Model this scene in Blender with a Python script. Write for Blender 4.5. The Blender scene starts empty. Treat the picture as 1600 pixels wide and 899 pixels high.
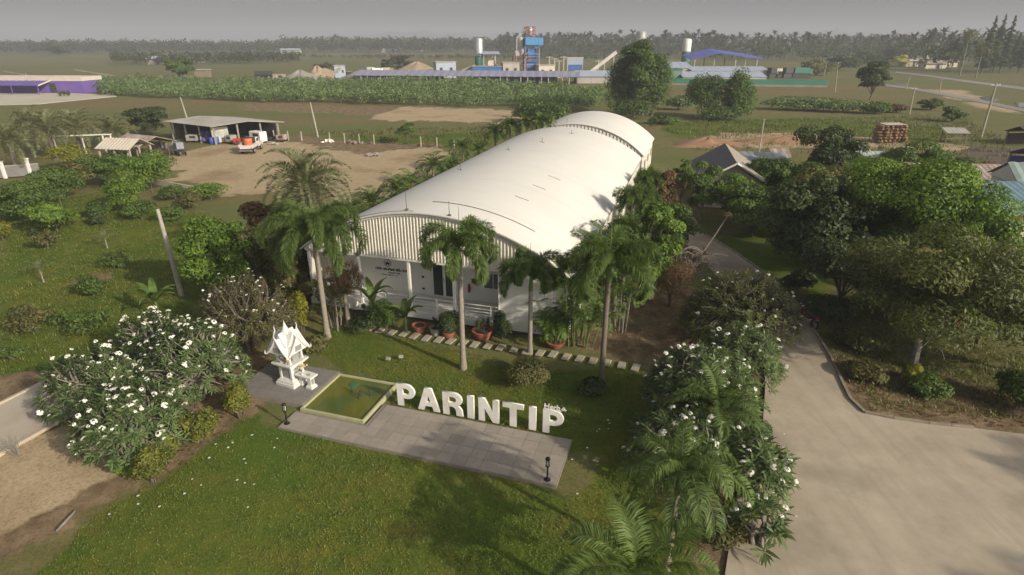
import bpy, bmesh, math, random
import numpy as np
from mathutils import Vector, Matrix, Euler

scene = bpy.context.scene
C = scene.collection
R = math.radians

# ------------------------------------------------------------------ camera
F_PX, Y_HOR, CAM_H = 920.0, 62.0, 15.0
PITCH = math.atan((449.5 - Y_HOR) / F_PX)
cd = bpy.data.cameras.new('camera')
cam = bpy.data.objects.new('camera', cd); C.objects.link(cam)
cam.location = (0, 0, CAM_H); cam.rotation_euler = (math.pi/2 - PITCH, 0, 0)
cd.sensor_width = 36; cd.lens = 36 * F_PX / 1600; cd.clip_start = .1; cd.clip_end = 12000
scene.camera = cam

# ------------------------------------------------------------------ light
SUN_EL = R(24.5)
SUN_H = Vector((0.79, -0.613, 0)).normalized()            # horizontal direction towards the sun
world = bpy.data.worlds.new('World'); scene.world = world; world.use_nodes = True
nt = world.node_tree; nt.nodes.clear()
sky = nt.nodes.new('ShaderNodeTexSky'); sky.sky_type = 'NISHITA'; sky.sun_disc = False
sky.sun_elevation = SUN_EL
sky.sun_rotation = math.atan2(SUN_H.x, SUN_H.y)
sky.air_density = .7; sky.dust_density = 5.0; sky.ozone_density = 2.5
hs = nt.nodes.new('ShaderNodeHueSaturation'); hs.inputs['Saturation'].default_value = .25
bg = nt.nodes.new('ShaderNodeBackground'); bg.inputs['Strength'].default_value = .115
wo = nt.nodes.new('ShaderNodeOutputWorld')
nt.links.new(sky.outputs[0], hs.inputs['Color']); nt.links.new(hs.outputs[0], bg.inputs[0]); nt.links.new(bg.outputs[0], wo.inputs[0])
sd = bpy.data.lights.new('sun', 'SUN'); sd.energy = 4.2; sd.angle = R(1.0); sd.color = (1, .89, .72)
sun = bpy.data.objects.new('sun', sd); C.objects.link(sun)
sdir = Vector((SUN_H.x*math.cos(SUN_EL), SUN_H.y*math.cos(SUN_EL), math.sin(SUN_EL)))
sun.rotation_euler = sdir.to_track_quat('Z', 'Y').to_euler(); sun.location = (60, -50, 60)

vs = scene.view_settings
vs.view_transform = 'Standard'; vs.look = 'None'; vs.exposure = 0.18; vs.gamma = 1; vs.use_curve_mapping = False
scene.render.engine = 'CYCLES'
cy = scene.cycles
cy.use_denoising = True; cy.denoising_prefilter = 'ACCURATE'; cy.max_bounces = 6; cy.diffuse_bounces = 3; cy.glossy_bounces = 2
cy.transmission_bounces = 4; cy.volume_bounces = 1; cy.transparent_max_bounces = 8
try: cy.caustics_reflective = cy.caustics_refractive = False
except Exception: pass

# ------------------------------------------------------------------ helpers
_s, _c = math.sin(PITCH), math.cos(PITCH)
def g(x, y, z=0.0):
    """pixel of the photograph -> point on the plane at height z"""
    u = (x-800)/F_PX; v = (y-449.5)/F_PX; t = (CAM_H-z)/(_s+v*_c)
    return Vector((u*t, t*(_c-v*_s), z))
def at(x, y, Y):
    """pixel -> point at ground distance Y"""
    u = (x-800)/F_PX; v = (y-449.5)/F_PX; t = Y/(_c-v*_s)
    return Vector((u*t, Y, CAM_H-t*(_s+v*_c)))
def top(p, py):
    return at(800, py, p.y).z
ANG = -0.301
E1 = Vector((math.cos(ANG), math.sin(ANG), 0)); E2 = Vector((-E1.y, E1.x, 0)); ORG = Vector((-12.166, 32.727, 0))
def S(x, y, z=0.0):
    """site frame (x along the front of the hall, y backwards)"""
    p = ORG + E1*x + E2*y; return Vector((p.x, p.y, z))

ORD = ('first','second','third','fourth','fifth','sixth','seventh','eighth','ninth','tenth','eleventh','twelfth','thirteenth','fourteenth','fifteenth','sixteenth','seventeenth','eighteenth','nineteenth','twentieth','twenty-first','twenty-second','twenty-third','twenty-fourth')
rng = np.random.default_rng(7)
random.seed(7)

def tag(o, label=None, cat=None, group=None, kind=None):
    if label: o['label'] = label
    if cat: o['category'] = cat
    if group: o['group'] = group
    if kind: o['kind'] = kind
    return o
def thing(name, label, cat, loc=(0,0,0), rz=0.0, group=None):
    o = bpy.data.objects.new(name, None); C.objects.link(o)
    o.location = loc; o.rotation_euler = (0, 0, rz); o.empty_display_size = .3
    return tag(o, label, cat, group)
def link(name, me, parent=None, loc=(0,0,0), rz=0.0):
    o = bpy.data.objects.new(name, me); C.objects.link(o)
    o.location = loc; o.rotation_euler = (0, 0, rz)
    if parent: o.parent = parent
    return o
def copy_tree(o, parent=None):
    c = o.copy(); C.objects.link(c); c.parent = parent
    for ch in list(o.children): copy_tree(ch, c)
    return c

class MB:
    def __init__(s): s.v = []; s.f = []; s.mi = []; s.m = 0
    def add(s, vs, fs):
        b = len(s.v); s.v += [tuple(v) for v in vs]
        for f in fs: s.f.append([i+b for i in f]); s.mi.append(s.m)
    def box(s, c, d, rz=0, rx=0, ry=0, taper=1.0):
        hx, hy, hz = d[0]/2, d[1]/2, d[2]/2
        M = Euler((rx, ry, rz)).to_matrix(); c = Vector(c)
        vs = []
        for z in (-1, 1):
            k = taper if z > 0 else 1
            for x, y in ((-1,-1),(1,-1),(1,1),(-1,1)):
                vs.append(c + M @ Vector((x*hx*k, y*hy*k, z*hz)))
        s.add(vs, [(3,2,1,0),(4,5,6,7),(0,1,5,4),(1,2,6,5),(2,3,7,6),(3,0,4,7)]); return s
    def slab(s, pts, z0, z1):
        n = len(pts)
        a = sum(pts[i][0]*pts[(i+1)%n][1]-pts[(i+1)%n][0]*pts[i][1] for i in range(n))
        if a < 0: pts = pts[::-1]
        vs = [(p[0], p[1], z0) for p in pts] + [(p[0], p[1], z1) for p in pts]
        s.add(vs, [list(range(n))[::-1], list(range(n, 2*n))] + [(i, (i+1)%n, n+(i+1)%n, n+i) for i in range(n)]); return s
    def extrude(s, prof, a, b):
        """profile of 3D points swept from offset a to offset b (closed profile)"""
        n = len(prof); a = Vector(a); b = Vector(b)
        vs = [Vector(p)+a for p in prof] + [Vector(p)+b for p in prof]
        s.add(vs, [list(range(n))[::-1], list(range(n, 2*n))] + [(i, (i+1)%n, n+(i+1)%n, n+i) for i in range(n)]); return s
    def tube(s, pts, rad, n=8, cap=True):
        pts = [Vector(p) for p in pts]; k = len(pts)
        if not hasattr(rad, '__len__'): rad = [rad]*k
        up = Vector((0, 0, 1)); vs = []
        prev = None
        for i, p in enumerate(pts):
            t = (pts[min(i+1, k-1)] - pts[max(i-1, 0)])
            t = t.normalized() if t.length > 1e-9 else Vector((0,0,1))
            if prev is None:
                a = t.cross(Vector((1,0,0)) if abs(t.x) < .8 else Vector((0,1,0))).normalized()
            else:
                a = (prev - t*prev.dot(t)); a = a.normalized() if a.length > 1e-6 else t.cross(Vector((1,0,0))).normalized()
            prev = a; b = t.cross(a)
            for j in range(n):
                q = 2*math.pi*j/n; vs.append(p + (a*math.cos(q) + b*math.sin(q))*rad[i])
        fs = []
        for i in range(k-1):
            for j in range(n):
                fs.append((i*n+j, i*n+(j+1)%n, (i+1)*n+(j+1)%n, (i+1)*n+j))
        if cap:
            fs.append(tuple(range(n))[::-1]); fs.append(tuple((k-1)*n+j for j in range(n)))
        s.add(vs, fs); return s
    def lathe(s, prof, n=16, c=(0,0,0)):
        vs = []; k = len(prof); c = Vector(c)
        for r, z in prof:
            for j in range(n):
                q = 2*math.pi*j/n; vs.append(c+Vector((r*math.cos(q), r*math.sin(q), z)))
        fs = [(i*n+j, i*n+(j+1)%n, (i+1)*n+(j+1)%n, (i+1)*n+j) for i in range(k-1) for j in range(n)]
        fs.append(tuple(range(n))[::-1]); fs.append(tuple((k-1)*n+j for j in range(n)))
        s.add(vs, fs); return s
    def sphere(s, c, r, nu=10, nv=6, jit=0.0):
        if not hasattr(r, '__len__'): r = (r, r, r)
        vs = []; c = Vector(c)
        for i in range(1, nv):
            a = math.pi*i/nv
            for j in range(nu):
                b = 2*math.pi*j/nu; k = 1+random.uniform(-jit, jit)
                vs.append(c+Vector((r[0]*math.sin(a)*math.cos(b)*k, r[1]*math.sin(a)*math.sin(b)*k, r[2]*math.cos(a)*k)))
        T = len(vs); vs += [c+Vector((0,0,r[2])), c-Vector((0,0,r[2]))]
        fs = [(i*nu+j, (i+1)*nu+j, (i+1)*nu+(j+1)%nu, i*nu+(j+1)%nu) for i in range(nv-2) for j in range(nu)]
        fs += [(T, j, (j+1)%nu) for j in range(nu)] + [(T+1, (nv-2)*nu+(j+1)%nu, (nv-2)*nu+j) for j in range(nu)]
        s.add(vs, fs); return s
    def mesh(s, name, mat, smooth=False):
        me = bpy.data.meshes.new(name); me.from_pydata(s.v, [], s.f)
        for m in (mat if isinstance(mat, (list, tuple)) else [mat]): me.materials.append(m)
        if isinstance(mat, (list, tuple)): me.polygons.foreach_set('material_index', s.mi)
        if smooth: me.polygons.foreach_set('use_smooth', [True]*len(me.polygons)); 
        me.update(); return me
    def build(s, name, mat, parent=None, loc=(0,0,0), rz=0.0, smooth=False, bevel=0):
        o = link(name, s.mesh(name, mat, smooth), parent, loc, rz)
        if bevel:
            b = o.modifiers.new('bevel', 'BEVEL'); b.width = bevel; b.segments = 2; b.limit_method = 'ANGLE'
        if smooth:
            try: o.data.set_sharp_from_angle(angle=R(40))
            except Exception: pass
        return o

def quads(name, V, tint, mat):
    """N loose quads (N,4,3) as one mesh, with a per-face tint"""
    V = np.asarray(V, np.float32).reshape(-1, 3); n = len(V)//4
    me = bpy.data.meshes.new(name)
    me.vertices.add(n*4); me.vertices.foreach_set('co', V.ravel())
    me.loops.add(n*4); me.loops.foreach_set('vertex_index', np.arange(n*4, dtype=np.int32))
    me.polygons.add(n); me.polygons.foreach_set('loop_start', np.arange(0, n*4, 4, dtype=np.int32))
    try: me.polygons.foreach_set('loop_total', np.full(n, 4, np.int32))
    except Exception: pass
    a = me.attributes.new('tint', 'FLOAT', 'FACE'); a.data.foreach_set('value', np.asarray(tint, np.float32))
    me.materials.append(mat); me.update(calc_edges=True); return me
def nrm(a): return a/np.maximum(np.linalg.norm(a, axis=-1, keepdims=True), 1e-9)
def leaves(P, D, S_, L, W, mid=.45, droop=0.0, fold=0.0):
    """rhombic leaves: base P, direction D, side S_"""
    P, D, S_ = map(np.asarray, (P, D, S_)); L = np.asarray(L).reshape(-1,1)*np.ones((len(P),1)); W = np.asarray(W).reshape(-1,1)*np.ones((len(P),1))
    N = np.cross(D, S_)
    m = P + D*L*mid + N*L*fold
    tip = P + D*L; tip = tip - np.array([0,0,1.])*L*droop
    return np.stack([P, m+S_*W/2, tip, m-S_*W/2], 1)
def randdir(n, r=None):
    return nrm((r or rng).normal(size=(n, 3)))

# ------------------------------------------------------------------ materials
def new_mat(name):
    m = bpy.data.materials.new(name); m.use_nodes = True; t = m.node_tree
    return m, t, t.nodes['Principled BSDF'], t.nodes['Material Output']
def node(t, kind, **kw):
    n = t.nodes.new(kind)
    for k, v in kw.items():
        if k in n.inputs: n.inputs[k].default_value = v
        else: setattr(n, k, v)
    return n
def ramp(t, fac, stops):
    n = t.nodes.new('ShaderNodeValToRGB'); e = n.color_ramp.elements
    while len(e) > 1: e.remove(e[-1])
    e[0].position = stops[0][0]; e[0].color = (*stops[0][1], 1)
    for p, c in stops[1:]:
        x = e.new(p); x.color = (*c, 1)
    t.links.new(fac, n.inputs[0]); return n.outputs[0]
def mixc(t, fac, a, b, mode='MIX'):
    n = t.nodes.new('ShaderNodeMix'); n.data_type = 'RGBA'; n.blend_type = mode
    for s_, i in ((fac, 0), (a, 6), (b, 7)):
        if isinstance(s_, (int, float)): n.inputs[i].default_value = s_
        elif isinstance(s_, tuple): n.inputs[i].default_value = (*s_, 1)
        else: t.links.new(s_, n.inputs[i])
    return n.outputs[2]
def noise(t, scale, detail=4.0, rough=.55, vec=None):
    n = node(t, 'ShaderNodeTexNoise'); n.inputs['Scale'].default_value = scale; n.inputs['Detail'].default_value = detail
    n.inputs['Roughness'].default_value = rough
    if vec is None:
        ge = t.nodes.new('ShaderNodeNewGeometry'); vec = ge.outputs['Position']
    t.links.new(vec, n.inputs['Vector']); return n.outputs[0]
_M = {}
def pmat(name, c1, c2=None, scale=1.5, rough=.75, metal=0.0, bump=0.0, bscale=None, c3=None, spec=.4, detail=5.0):
    """plain surface with uneven colour (world-space noise), roughness and fine relief"""
    if name in _M: return _M[name]
    m, t, b, o = new_mat(name)
    c2 = c2 or tuple(x*.78 for x in c1)
    n1 = noise(t, scale, detail)
    col = ramp(t, n1, [(.3, c1), (.7, c2)])
    if c3:
        n2 = noise(t, scale*.23, 6.0, .65); r2 = ramp(t, n2, [(.52, (0,0,0)), (.68, (1,1,1))]); col = mixc(t, r2, col, c3)
    t.links.new(col, b.inputs['Base Color'])
    b.inputs['Roughness'].default_value = rough; b.inputs['Metallic'].default_value = metal
    b.inputs['Specular IOR Level'].default_value = spec
    if bump:
        bp = node(t, 'ShaderNodeBump', Strength=bump, Distance=.02); t.links.new(noise(t, bscale or scale*12, 3.0), bp.inputs['Height']); t.links.new(bp.outputs[0], b.inputs['Normal'])
    _M[name] = m; return m
def leafmat(name, dark, light, trans=.38, rough=.55, dry=None):
    if name in _M: return _M[name]
    m, t, b, o = new_mat(name)
    a = node(t, 'ShaderNodeAttribute', attribute_name='tint')
    st = [(0, dark), (.75, light)] if not dry else [(0, dark), (.7, light), (.9, light), (.97, dry)]
    col = ramp(t, a.outputs['Fac'], st)
    n1 = noise(t, .9, 2.0); col = mixc(t, ramp(t, n1, [(.35, (.0,)*3), (.7, (.35,)*3)]), col, tuple(x*1.25 for x in light))
    t.links.new(col, b.inputs['Base Color']); b.inputs['Roughness'].default_value = rough; b.inputs['Specular IOR Level'].default_value = .35
    tr = node(t, 'ShaderNodeBsdfTranslucent'); t.links.new(mixc(t, 1.0, col, (1.2, 1.25, .5), 'MULTIPLY'), tr.inputs[0])
    mx = t.nodes.new('ShaderNodeMixShader'); mx.inputs[0].default_value = trans
    t.links.new(b.outputs[0], mx.inputs[1]); t.links.new(tr.outputs[0], mx.inputs[2]); t.links.new(mx.outputs[0], o.inputs[0])
    _M[name] = m; return m

LF = {
 'olive':  leafmat('leaf_olive', (.040,.050,.015), (.175,.170,.058), dry=(.20,.13,.06)),
 'dark':   leafmat('leaf_dark', (.022,.036,.013), (.090,.120,.042)),
 'mid':    leafmat('leaf_mid', (.032,.060,.012), (.125,.190,.040)),
 'bright': leafmat('leaf_bright', (.042,.082,.011), (.165,.255,.036)),
 'yellow': leafmat('leaf_yellow', (.10,.12,.015), (.28,.27,.035)),
 'brown':  leafmat('leaf_brown', (.08,.05,.025), (.20,.125,.06)),
 'date':   leafmat('leaf_date', (.075,.088,.042), (.22,.23,.12)),
 'palm':   leafmat('leaf_palm', (.036,.064,.015), (.150,.215,.055)),
 'fran':   leafmat('leaf_frangipani', (.036,.066,.020), (.155,.215,.078)),
 'far':    leafmat('leaf_far', (.030,.040,.020), (.085,.095,.048)),
 'crop':   leafmat('leaf_crop', (.070,.115,.040), (.19,.26,.10)),
 'hedge':  leafmat('leaf_hedge', (.05,.075,.013), (.22,.225,.04)),
 'mango':  leafmat('leaf_mango', (.038,.052,.014), (.15,.172,.050), dry=(.20,.14,.06)),
 'grass':  leafmat('grass_blade', (.050,.075,.012), (.175,.195,.035), trans=.2),
}
BARK = pmat('bark', (.16,.13,.10), (.09,.075,.06), 6, .9, bump=.5)
BARKL = pmat('bark_pale', (.27,.24,.20), (.17,.15,.12), 5, .9, bump=.4)
PETAL = pmat('petal_white', (.82,.80,.72), (.74,.71,.60), 3, .6)
WHITE = pmat('white_paint', (.78,.76,.71), (.70,.68,.62), 1.2, .55)
# ------------------------------------------------------------------ ground
def gp(poly): return np.array([[*g(x, y).xy] for x, y in poly])
def sdist(P, poly):
    """signed distance to a polygon, positive inside"""
    P = np.asarray(P); n = len(poly); d = np.full(len(P), 1e9); ins = np.zeros(len(P), bool)
    for i in range(n):
        a, b = poly[i], poly[(i+1) % n]; ab = b-a
        t = np.clip(((P-a)@ab)/max(ab@ab, 1e-9), 0, 1)
        d = np.minimum(d, np.hypot(*(P-(a+t[:,None]*ab)).T))
        c = ((a[1] > P[:,1]) != (b[1] > P[:,1])) & (P[:,0] < (b[0]-a[0])*(P[:,1]-a[1])/((b[1]-a[1]) if abs(b[1]-a[1]) > 1e-9 else 1e-9)+a[0])
        ins ^= c
    return np.where(ins, d, -d)
def sstep(x): x = np.clip(x, 0, 1); return x*x*(3-2*x)
def vnoise(P, s, seed=0):
    r = np.random.default_rng(seed); T = r.random((256, 256)); q = np.asarray(P)/s; i = np.floor(q).astype(int); f_ = q-i; f_ = f_*f_*(3-2*f_)
    a = T[i[:,0] % 256, i[:,1] % 256]; b = T[(i[:,0]+1) % 256, i[:,1] % 256]; c = T[i[:,0] % 256, (i[:,1]+1) % 256]; d = T[(i[:,0]+1) % 256, (i[:,1]+1) % 256]
    return (a*(1-f_[:,0])+b*f_[:,0])*(1-f_[:,1])+(c*(1-f_[:,0])+d*f_[:,0])*f_[:,1]
SPOLY = lambda pts: np.array([[*S(x, y).xy] for x, y in pts])
Z_LUSH = [gp([(1105,372),(1200,345),(1290,380),(1310,470),(1260,470),(1215,430)]),
          gp([(0,318),(160,300),(270,330),(330,330),(330,420),(300,500),(120,570),(0,590)]),
          gp([(60,899),(150,800),(245,752),(380,645),(440,664),(866,764),(905,780),(960,720),(1010,760),(1120,890),(1120,960),(-200,960)]),
          gp([(480,545),(520,512),(640,530),(860,575),(1010,585),(960,700),(890,690),(615,633),(540,585)]),
          gp([(470,206),(560,212),(800,205),(780,222),(690,232),(560,222)]),
          gp([(1040,190),(1300,185),(1480,200),(1450,222),(1230,205),(1090,215),(1040,215)])]
Z_SOIL = [gp([(-40,700),(110,650),(235,690),(245,745),(130,795),(70,850),(-40,880)]),
          gp([(-20,590),(50,572),(75,592),(20,625),(-20,640)]),
          gp([(130,640),(300,560),(400,530),(432,575),(395,640),(240,760)]),
          gp([(900,500),(940,465),(1075,445),(1110,520),(1030,575),(960,545),(850,545)]),
          gp([(1305,560),(1450,585),(1640,620),(1640,672),(1450,658),(1350,642),(1325,600)]),
          gp([(430,222),(470,212),(560,222),(680,226),(690,234),(560,250),(480,246)]),
          gp([(130,470-40),(165,428),(165,440),(140,444)]),
          gp([(1130,899),(1150,770),(1190,700),(1160,690),(1100,790),(1090,899)]),
          gp([(380,160),(940,178),(940,190),(560,180),(380,172)])]
Z_SAND = [gp([(-60,720),(90,668),(190,690),(215,725),(120,770),(50,820),(-60,830)]),
          gp([(262,262),(280,236),(330,226),(440,214),(470,222),(560,240),(680,231),(706,243),(640,290),(600,318),(535,312),(470,302),(330,300),(270,285)]),
          gp([(572,186),(625,167),(760,170),(910,184),(880,196),(770,194)]),
          gp([(1080,222),(1120,206),(1240,207),(1440,222),(1640,236),(1640,242),(1300,228),(1120,232)]),
          gp([(1440,140),(1500,140),(1600,175),(1600,185),(1480,152)])]
def _lane():
    a, b = g(0,711), g(140,634); c, d = g(0,632), g(80,592); u = ((b-a).normalized()+(d-c).normalized()).normalized()
    return np.array([[*(a-u*60).xy],[*(a+u*9.5).xy],[*(c+u*8.3).xy],[*(c-u*60).xy]])
ROAD_L = _lane()
def build_ground():
    def axis(lo, hi, a, b, st, gr):
        v = list(np.arange(a, b, st)); d = st; x = b
        while x < hi: v.append(x); d *= gr; x += d
        v.append(hi); d = st; x = a-st
        while x > lo: v.insert(0, x); d *= gr; x -= d
        v.insert(0, lo); return np.array(v)
    xs = axis(-4500, 4500, -42, 46, .7, 1.08); ys = axis(-800, 6000, 6, 62, .6, 1.05)
    X, Y = np.meshgrid(xs, ys); P = np.stack([X.ravel(), Y.ravel()], 1); nx, ny = len(xs), len(ys)
    wob = (vnoise(P, 1.7, 1)-.5)*1.6+(vnoise(P, .8, 2)-.5)*.8+(vnoise(P, 6, 3)-.5)*2.0
    def mask(polys, soft):
        m = np.zeros(len(P))
        for q in polys:
            far = max(1.0, np.hypot(*q.mean(0))/40)
            m = np.maximum(m, sstep((sdist(P, q)+wob*min(far, 3)*.6)/(soft*far)+.5))
        return m
    lush, soil, sand = mask(Z_LUSH, 1.6), mask(Z_SOIL, 1.4), mask(Z_SAND, 1.5)
    near = np.hypot(P[:,0], P[:,1]-25) < 60
    z = np.where(near, (vnoise(P, 5, 5)-.5)*.08+(vnoise(P, 1.2, 6)-.5)*.03, 0) - .05
    # keep the ground below the paved areas
    me = bpy.data.meshes.new('ground')
    i = np.arange((ny-1)*(nx-1)); r = i//(nx-1); c = i % (nx-1); a = r*nx+c
    Fq = np.stack([a, a+1, a+nx+1, a+nx], 1)
    me.vertices.add(len(P)); me.vertices.foreach_set('co', np.column_stack([P, z]).astype(np.float32).ravel())
    me.loops.add(len(Fq)*4); me.loops.foreach_set('vertex_index', Fq.astype(np.int32).ravel())
    me.polygons.add(len(Fq)); me.polygons.foreach_set('loop_start', np.arange(0, len(Fq)*4, 4, dtype=np.int32))
    try: me.polygons.foreach_set('loop_total', np.full(len(Fq), 4, np.int32))
    except Exception: pass
    for nme, v in (('lush', lush), ('soil', soil), ('sand', sand)):
        at_ = me.attributes.new(nme, 'FLOAT', 'POINT'); at_.data.foreach_set('value', v.astype(np.float32))
    me.update(calc_edges=True); me.polygons.foreach_set('use_smooth', np.ones(len(Fq), bool))
    m, t, b, o = new_mat('ground_soil_and_grass')
    ge = t.nodes.new('ShaderNodeNewGeometry'); pos = ge.outputs['Position']
    mp = node(t, 'ShaderNodeMapping'); mp.inputs['Scale'].default_value = (.25, 1, 1); mp.inputs['Rotation'].default_value = (0, 0, -.1); t.links.new(pos, mp.inputs['Vector'])
    nb, nm, nf, nfield = noise(t, .12, 5.0, .6), noise(t, .9, 5.0, .65), noise(t, 9.0, 4.0, .7), noise(t, .035, 4.0, .6, mp.outputs[0])
    dry = mixc(t, ramp(t, nm, [(.32, (0,)*3), (.68, (1,)*3)]), (.135,.12,.045), (.23,.18,.085))
    mp2 = node(t, 'ShaderNodeMapping'); mp2.inputs['Scale'].default_value = (.18, 1, 1); mp2.inputs['Rotation'].default_value = (0, 0, .06); t.links.new(pos, mp2.inputs['Vector'])
    dry = mixc(t, ramp(t, noise(t, .11, 6.0, .65, mp2.outputs[0]), [(.48, (0,)*3), (.64, (.7,)*3)]), dry, (.215,.145,.078))
    dry = mixc(t, ramp(t, nfield, [(.38, (0,)*3), (.62, (1,)*3)]), dry, (.125,.155,.048))
    green = mixc(t, ramp(t, nm, [(.34, (0,)*3), (.66, (1,)*3)]), (.082,.130,.018), (.160,.160,.026))
    green = mixc(t, ramp(t, nb, [(.42, (0,)*3), (.60, (1,)*3)]), green, (.066,.122,.014))
    green = mixc(t, ramp(t, noise(t, .38, 6.0, .7), [(.54, (0,)*3), (.70, (.62,)*3)]), green, (.185,.135,.042))
    soilc = mixc(t, ramp(t, nm, [(.36, (0,)*3), (.64, (1,)*3)]), (.15,.10,.058), (.30,.215,.135))
    sandc = mixc(t, ramp(t, nm, [(.30, (0,)*3), (.66, (1,)*3)]), (.43,.325,.20), (.50,.385,.25))
    sandc = mixc(t, ramp(t, nb, [(.52, (0,)*3), (.68, (.8,)*3)]), sandc, (.29,.20,.12))
    def mk(nm_, nz, k=.9):
        a_ = node(t, 'ShaderNodeAttribute', attribute_name=nm_)
        s1 = node(t, 'ShaderNodeMath', operation='SUBTRACT'); t.links.new(nz, s1.inputs[0]); s1.inputs[1].default_value = .5
        s2 = node(t, 'ShaderNodeMath', operation='MULTIPLY_ADD'); t.links.new(s1.outputs[0], s2.inputs[0]); s2.inputs[1].default_value = k; t.links.new(a_.outputs['Fac'], s2.inputs[2])
        return ramp(t, s2.outputs[0], [(.36, (0,)*3), (.62, (1,)*3)])
    col = mixc(t, mk('lush', nm), dry, green); col = mixc(t, mk('soil', nm, 1.6), col, soilc); col = mixc(t, mk('sand', nm, 1.0), col, sandc)
    col = mixc(t, ramp(t, nf, [(.3, (.5,)*3), (.55, (0,)*3)]), col, (.03,.035,.012))
    col = mixc(t, ramp(t, noise(t, 22, 3.0, .7), [(.5, (0,)*3), (.75, (.35,)*3)]), col, (.24,.22,.08))
    t.links.new(col, b.inputs['Base Color']); b.inputs['Roughness'].default_value = .95; b.inputs['Specular IOR Level'].default_value = .1
    bp = node(t, 'ShaderNodeBump', Strength=.55, Distance=.08); t.links.new(noise(t, 14, 4.0, .7), bp.inputs['Height']); t.links.new(bp.outputs[0], b.inputs['Normal'])
    me.materials.append(m); ob = link('ground', me); tag(ob, kind='structure'); return ob
build_ground()

m_, t, b, o_ = new_mat('concrete_tan'); CONC = m_
cc = ramp(t, noise(t, .45, 9.0, .68), [(.25, (.285,.235,.175)), (.42, (.385,.325,.245)), (.58, (.435,.37,.28)), (.78, (.49,.42,.325))])
ge = t.nodes.new('ShaderNodeNewGeometry'); mp = node(t, 'ShaderNodeMapping'); mp.inputs['Scale'].default_value = (1.4, .35, 1); mp.inputs['Rotation'].default_value = (0, 0, .35); t.links.new(ge.outputs['Position'], mp.inputs['Vector'])
cc = mixc(t, ramp(t, noise(t, 1.0, 6.0, .62, mp.outputs[0]), [(.46, (0,)*3), (.66, (.30,)*3)]), cc, (.34,.28,.205))
cc = mixc(t, ramp(t, noise(t, .16, 5.0, .6), [(.50, (0,)*3), (.62, (.85,)*3)]), cc, (.275,.23,.17))
cc = mixc(t, ramp(t, noise(t, 14, 3.0, .8), [(.58, (0,)*3), (.78, (.5,)*3)]), cc, (.22,.175,.12))
mp3 = node(t, 'ShaderNodeMapping'); mp3.inputs['Scale'].default_value = (3.5, .12, 1); mp3.inputs['Rotation'].default_value = (0, 0, .22); t.links.new(ge.outputs['Position'], mp3.inputs['Vector'])
cc = mixc(t, ramp(t, noise(t, .6, 3.0, .5, mp3.outputs[0]), [(.56, (0,)*3), (.68, (.22,)*3)]), cc, (.25,.20,.15))
t.links.new(cc, b.inputs['Base Color']); b.inputs['Roughness'].default_value = .88; b.inputs['Specular IOR Level'].default_value = .25
bp = node(t, 'ShaderNodeBump', Strength=.25, Distance=.02); t.links.new(noise(t, 9, 6.0, .7), bp.inputs['Height']); t.links.new(bp.outputs[0], b.inputs['Normal'])
CONCG = pmat('concrete_grey', (.34,.31,.27), (.27,.245,.215), .8, .9, bump=.2, bscale=25, c3=(.22,.20,.175))
KERB = pmat('kerb_concrete', (.30,.25,.19), (.20,.165,.12), 1.5, .9, bump=.3)
def flat(name, poly, z0, z1, mat, **kw):
    o = MB().slab([tuple(p) for p in poly], z0, z1).build(name, mat); return tag(o, kind='structure', **kw)

# driveway on the right
dr_left = [(1128,930),(1140,850),(1152,770),(1178,715),(1192,660),(1196,600),(1190,540),(1165,480),(1120,430),(1085,395),(1060,368),(1050,340)]
dr_right = [(1085,340),(1100,366),(1150,396),(1212,440),(1250,482),(1270,515),(1298,560),(1316,600),(1328,625),(1350,646),(1395,655),(1450,663),(1520,670),(1640,684),(1900,716)]
near_ = [(22,2),(6.0,2)]
dpoly = [tuple(g(*p).xy) for p in dr_right] + [(40,14),(40,-30),(5.2,-30)] + [tuple(g(*p).xy) for p in dr_left]
flat('driveway', dpoly, -.12, .035, CONC)
def kerb(name, pts, w, h, parent=None):
    """kerb stones one after another along a line"""
    root = thing(name, 'low concrete kerb edging the driveway beside the trees', 'kerb', (0,0,0))
    for a, b in zip(pts[:-1], pts[1:]):
        a, b = Vector(a), Vector(b); n = max(1, round((b-a).length/1.0))
        for k in range(n):
            p, q = a.lerp(b, k/n), a.lerp(b, (k+1)/n); c = (p+q)/2; d = q-p
            MB().box((c.x, c.y, h/2-.06), (d.length-.012, w, h+.12), math.atan2(d.y, d.x)).build('kerb_stone', KERB, root, bevel=.01)
    return root
kerb('driveway_kerb', [(*g(*p).xy,) for p in dr_right[1:13]], .13, .13)
# concrete lane on the left
flat('lane', [tuple(p) for p in ROAD_L], -.12, .03, pmat('lane_concrete', (.46,.40,.32), (.40,.345,.27), .5, .85, bump=.15, c3=(.33,.28,.22)))
for (a, b), lb in (((ROAD_L[0], ROAD_L[1]), 'pale kerb along the near side of the left concrete lane'), ((ROAD_L[3], ROAD_L[2]), 'pale kerb along the far side of the left concrete lane')):
    a, b = Vector(a), Vector(b); d = b-a; c = (a+b)/2
    tag(MB().box((c.x, c.y, .0), (d.length, .16, .20), math.atan2(d.y, d.x)).build('lane_kerb', pmat('kerb_pale', (.50,.43,.33), (.40,.34,.26), 1.0, .9), bevel=.012), lb, 'kerb')

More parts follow.
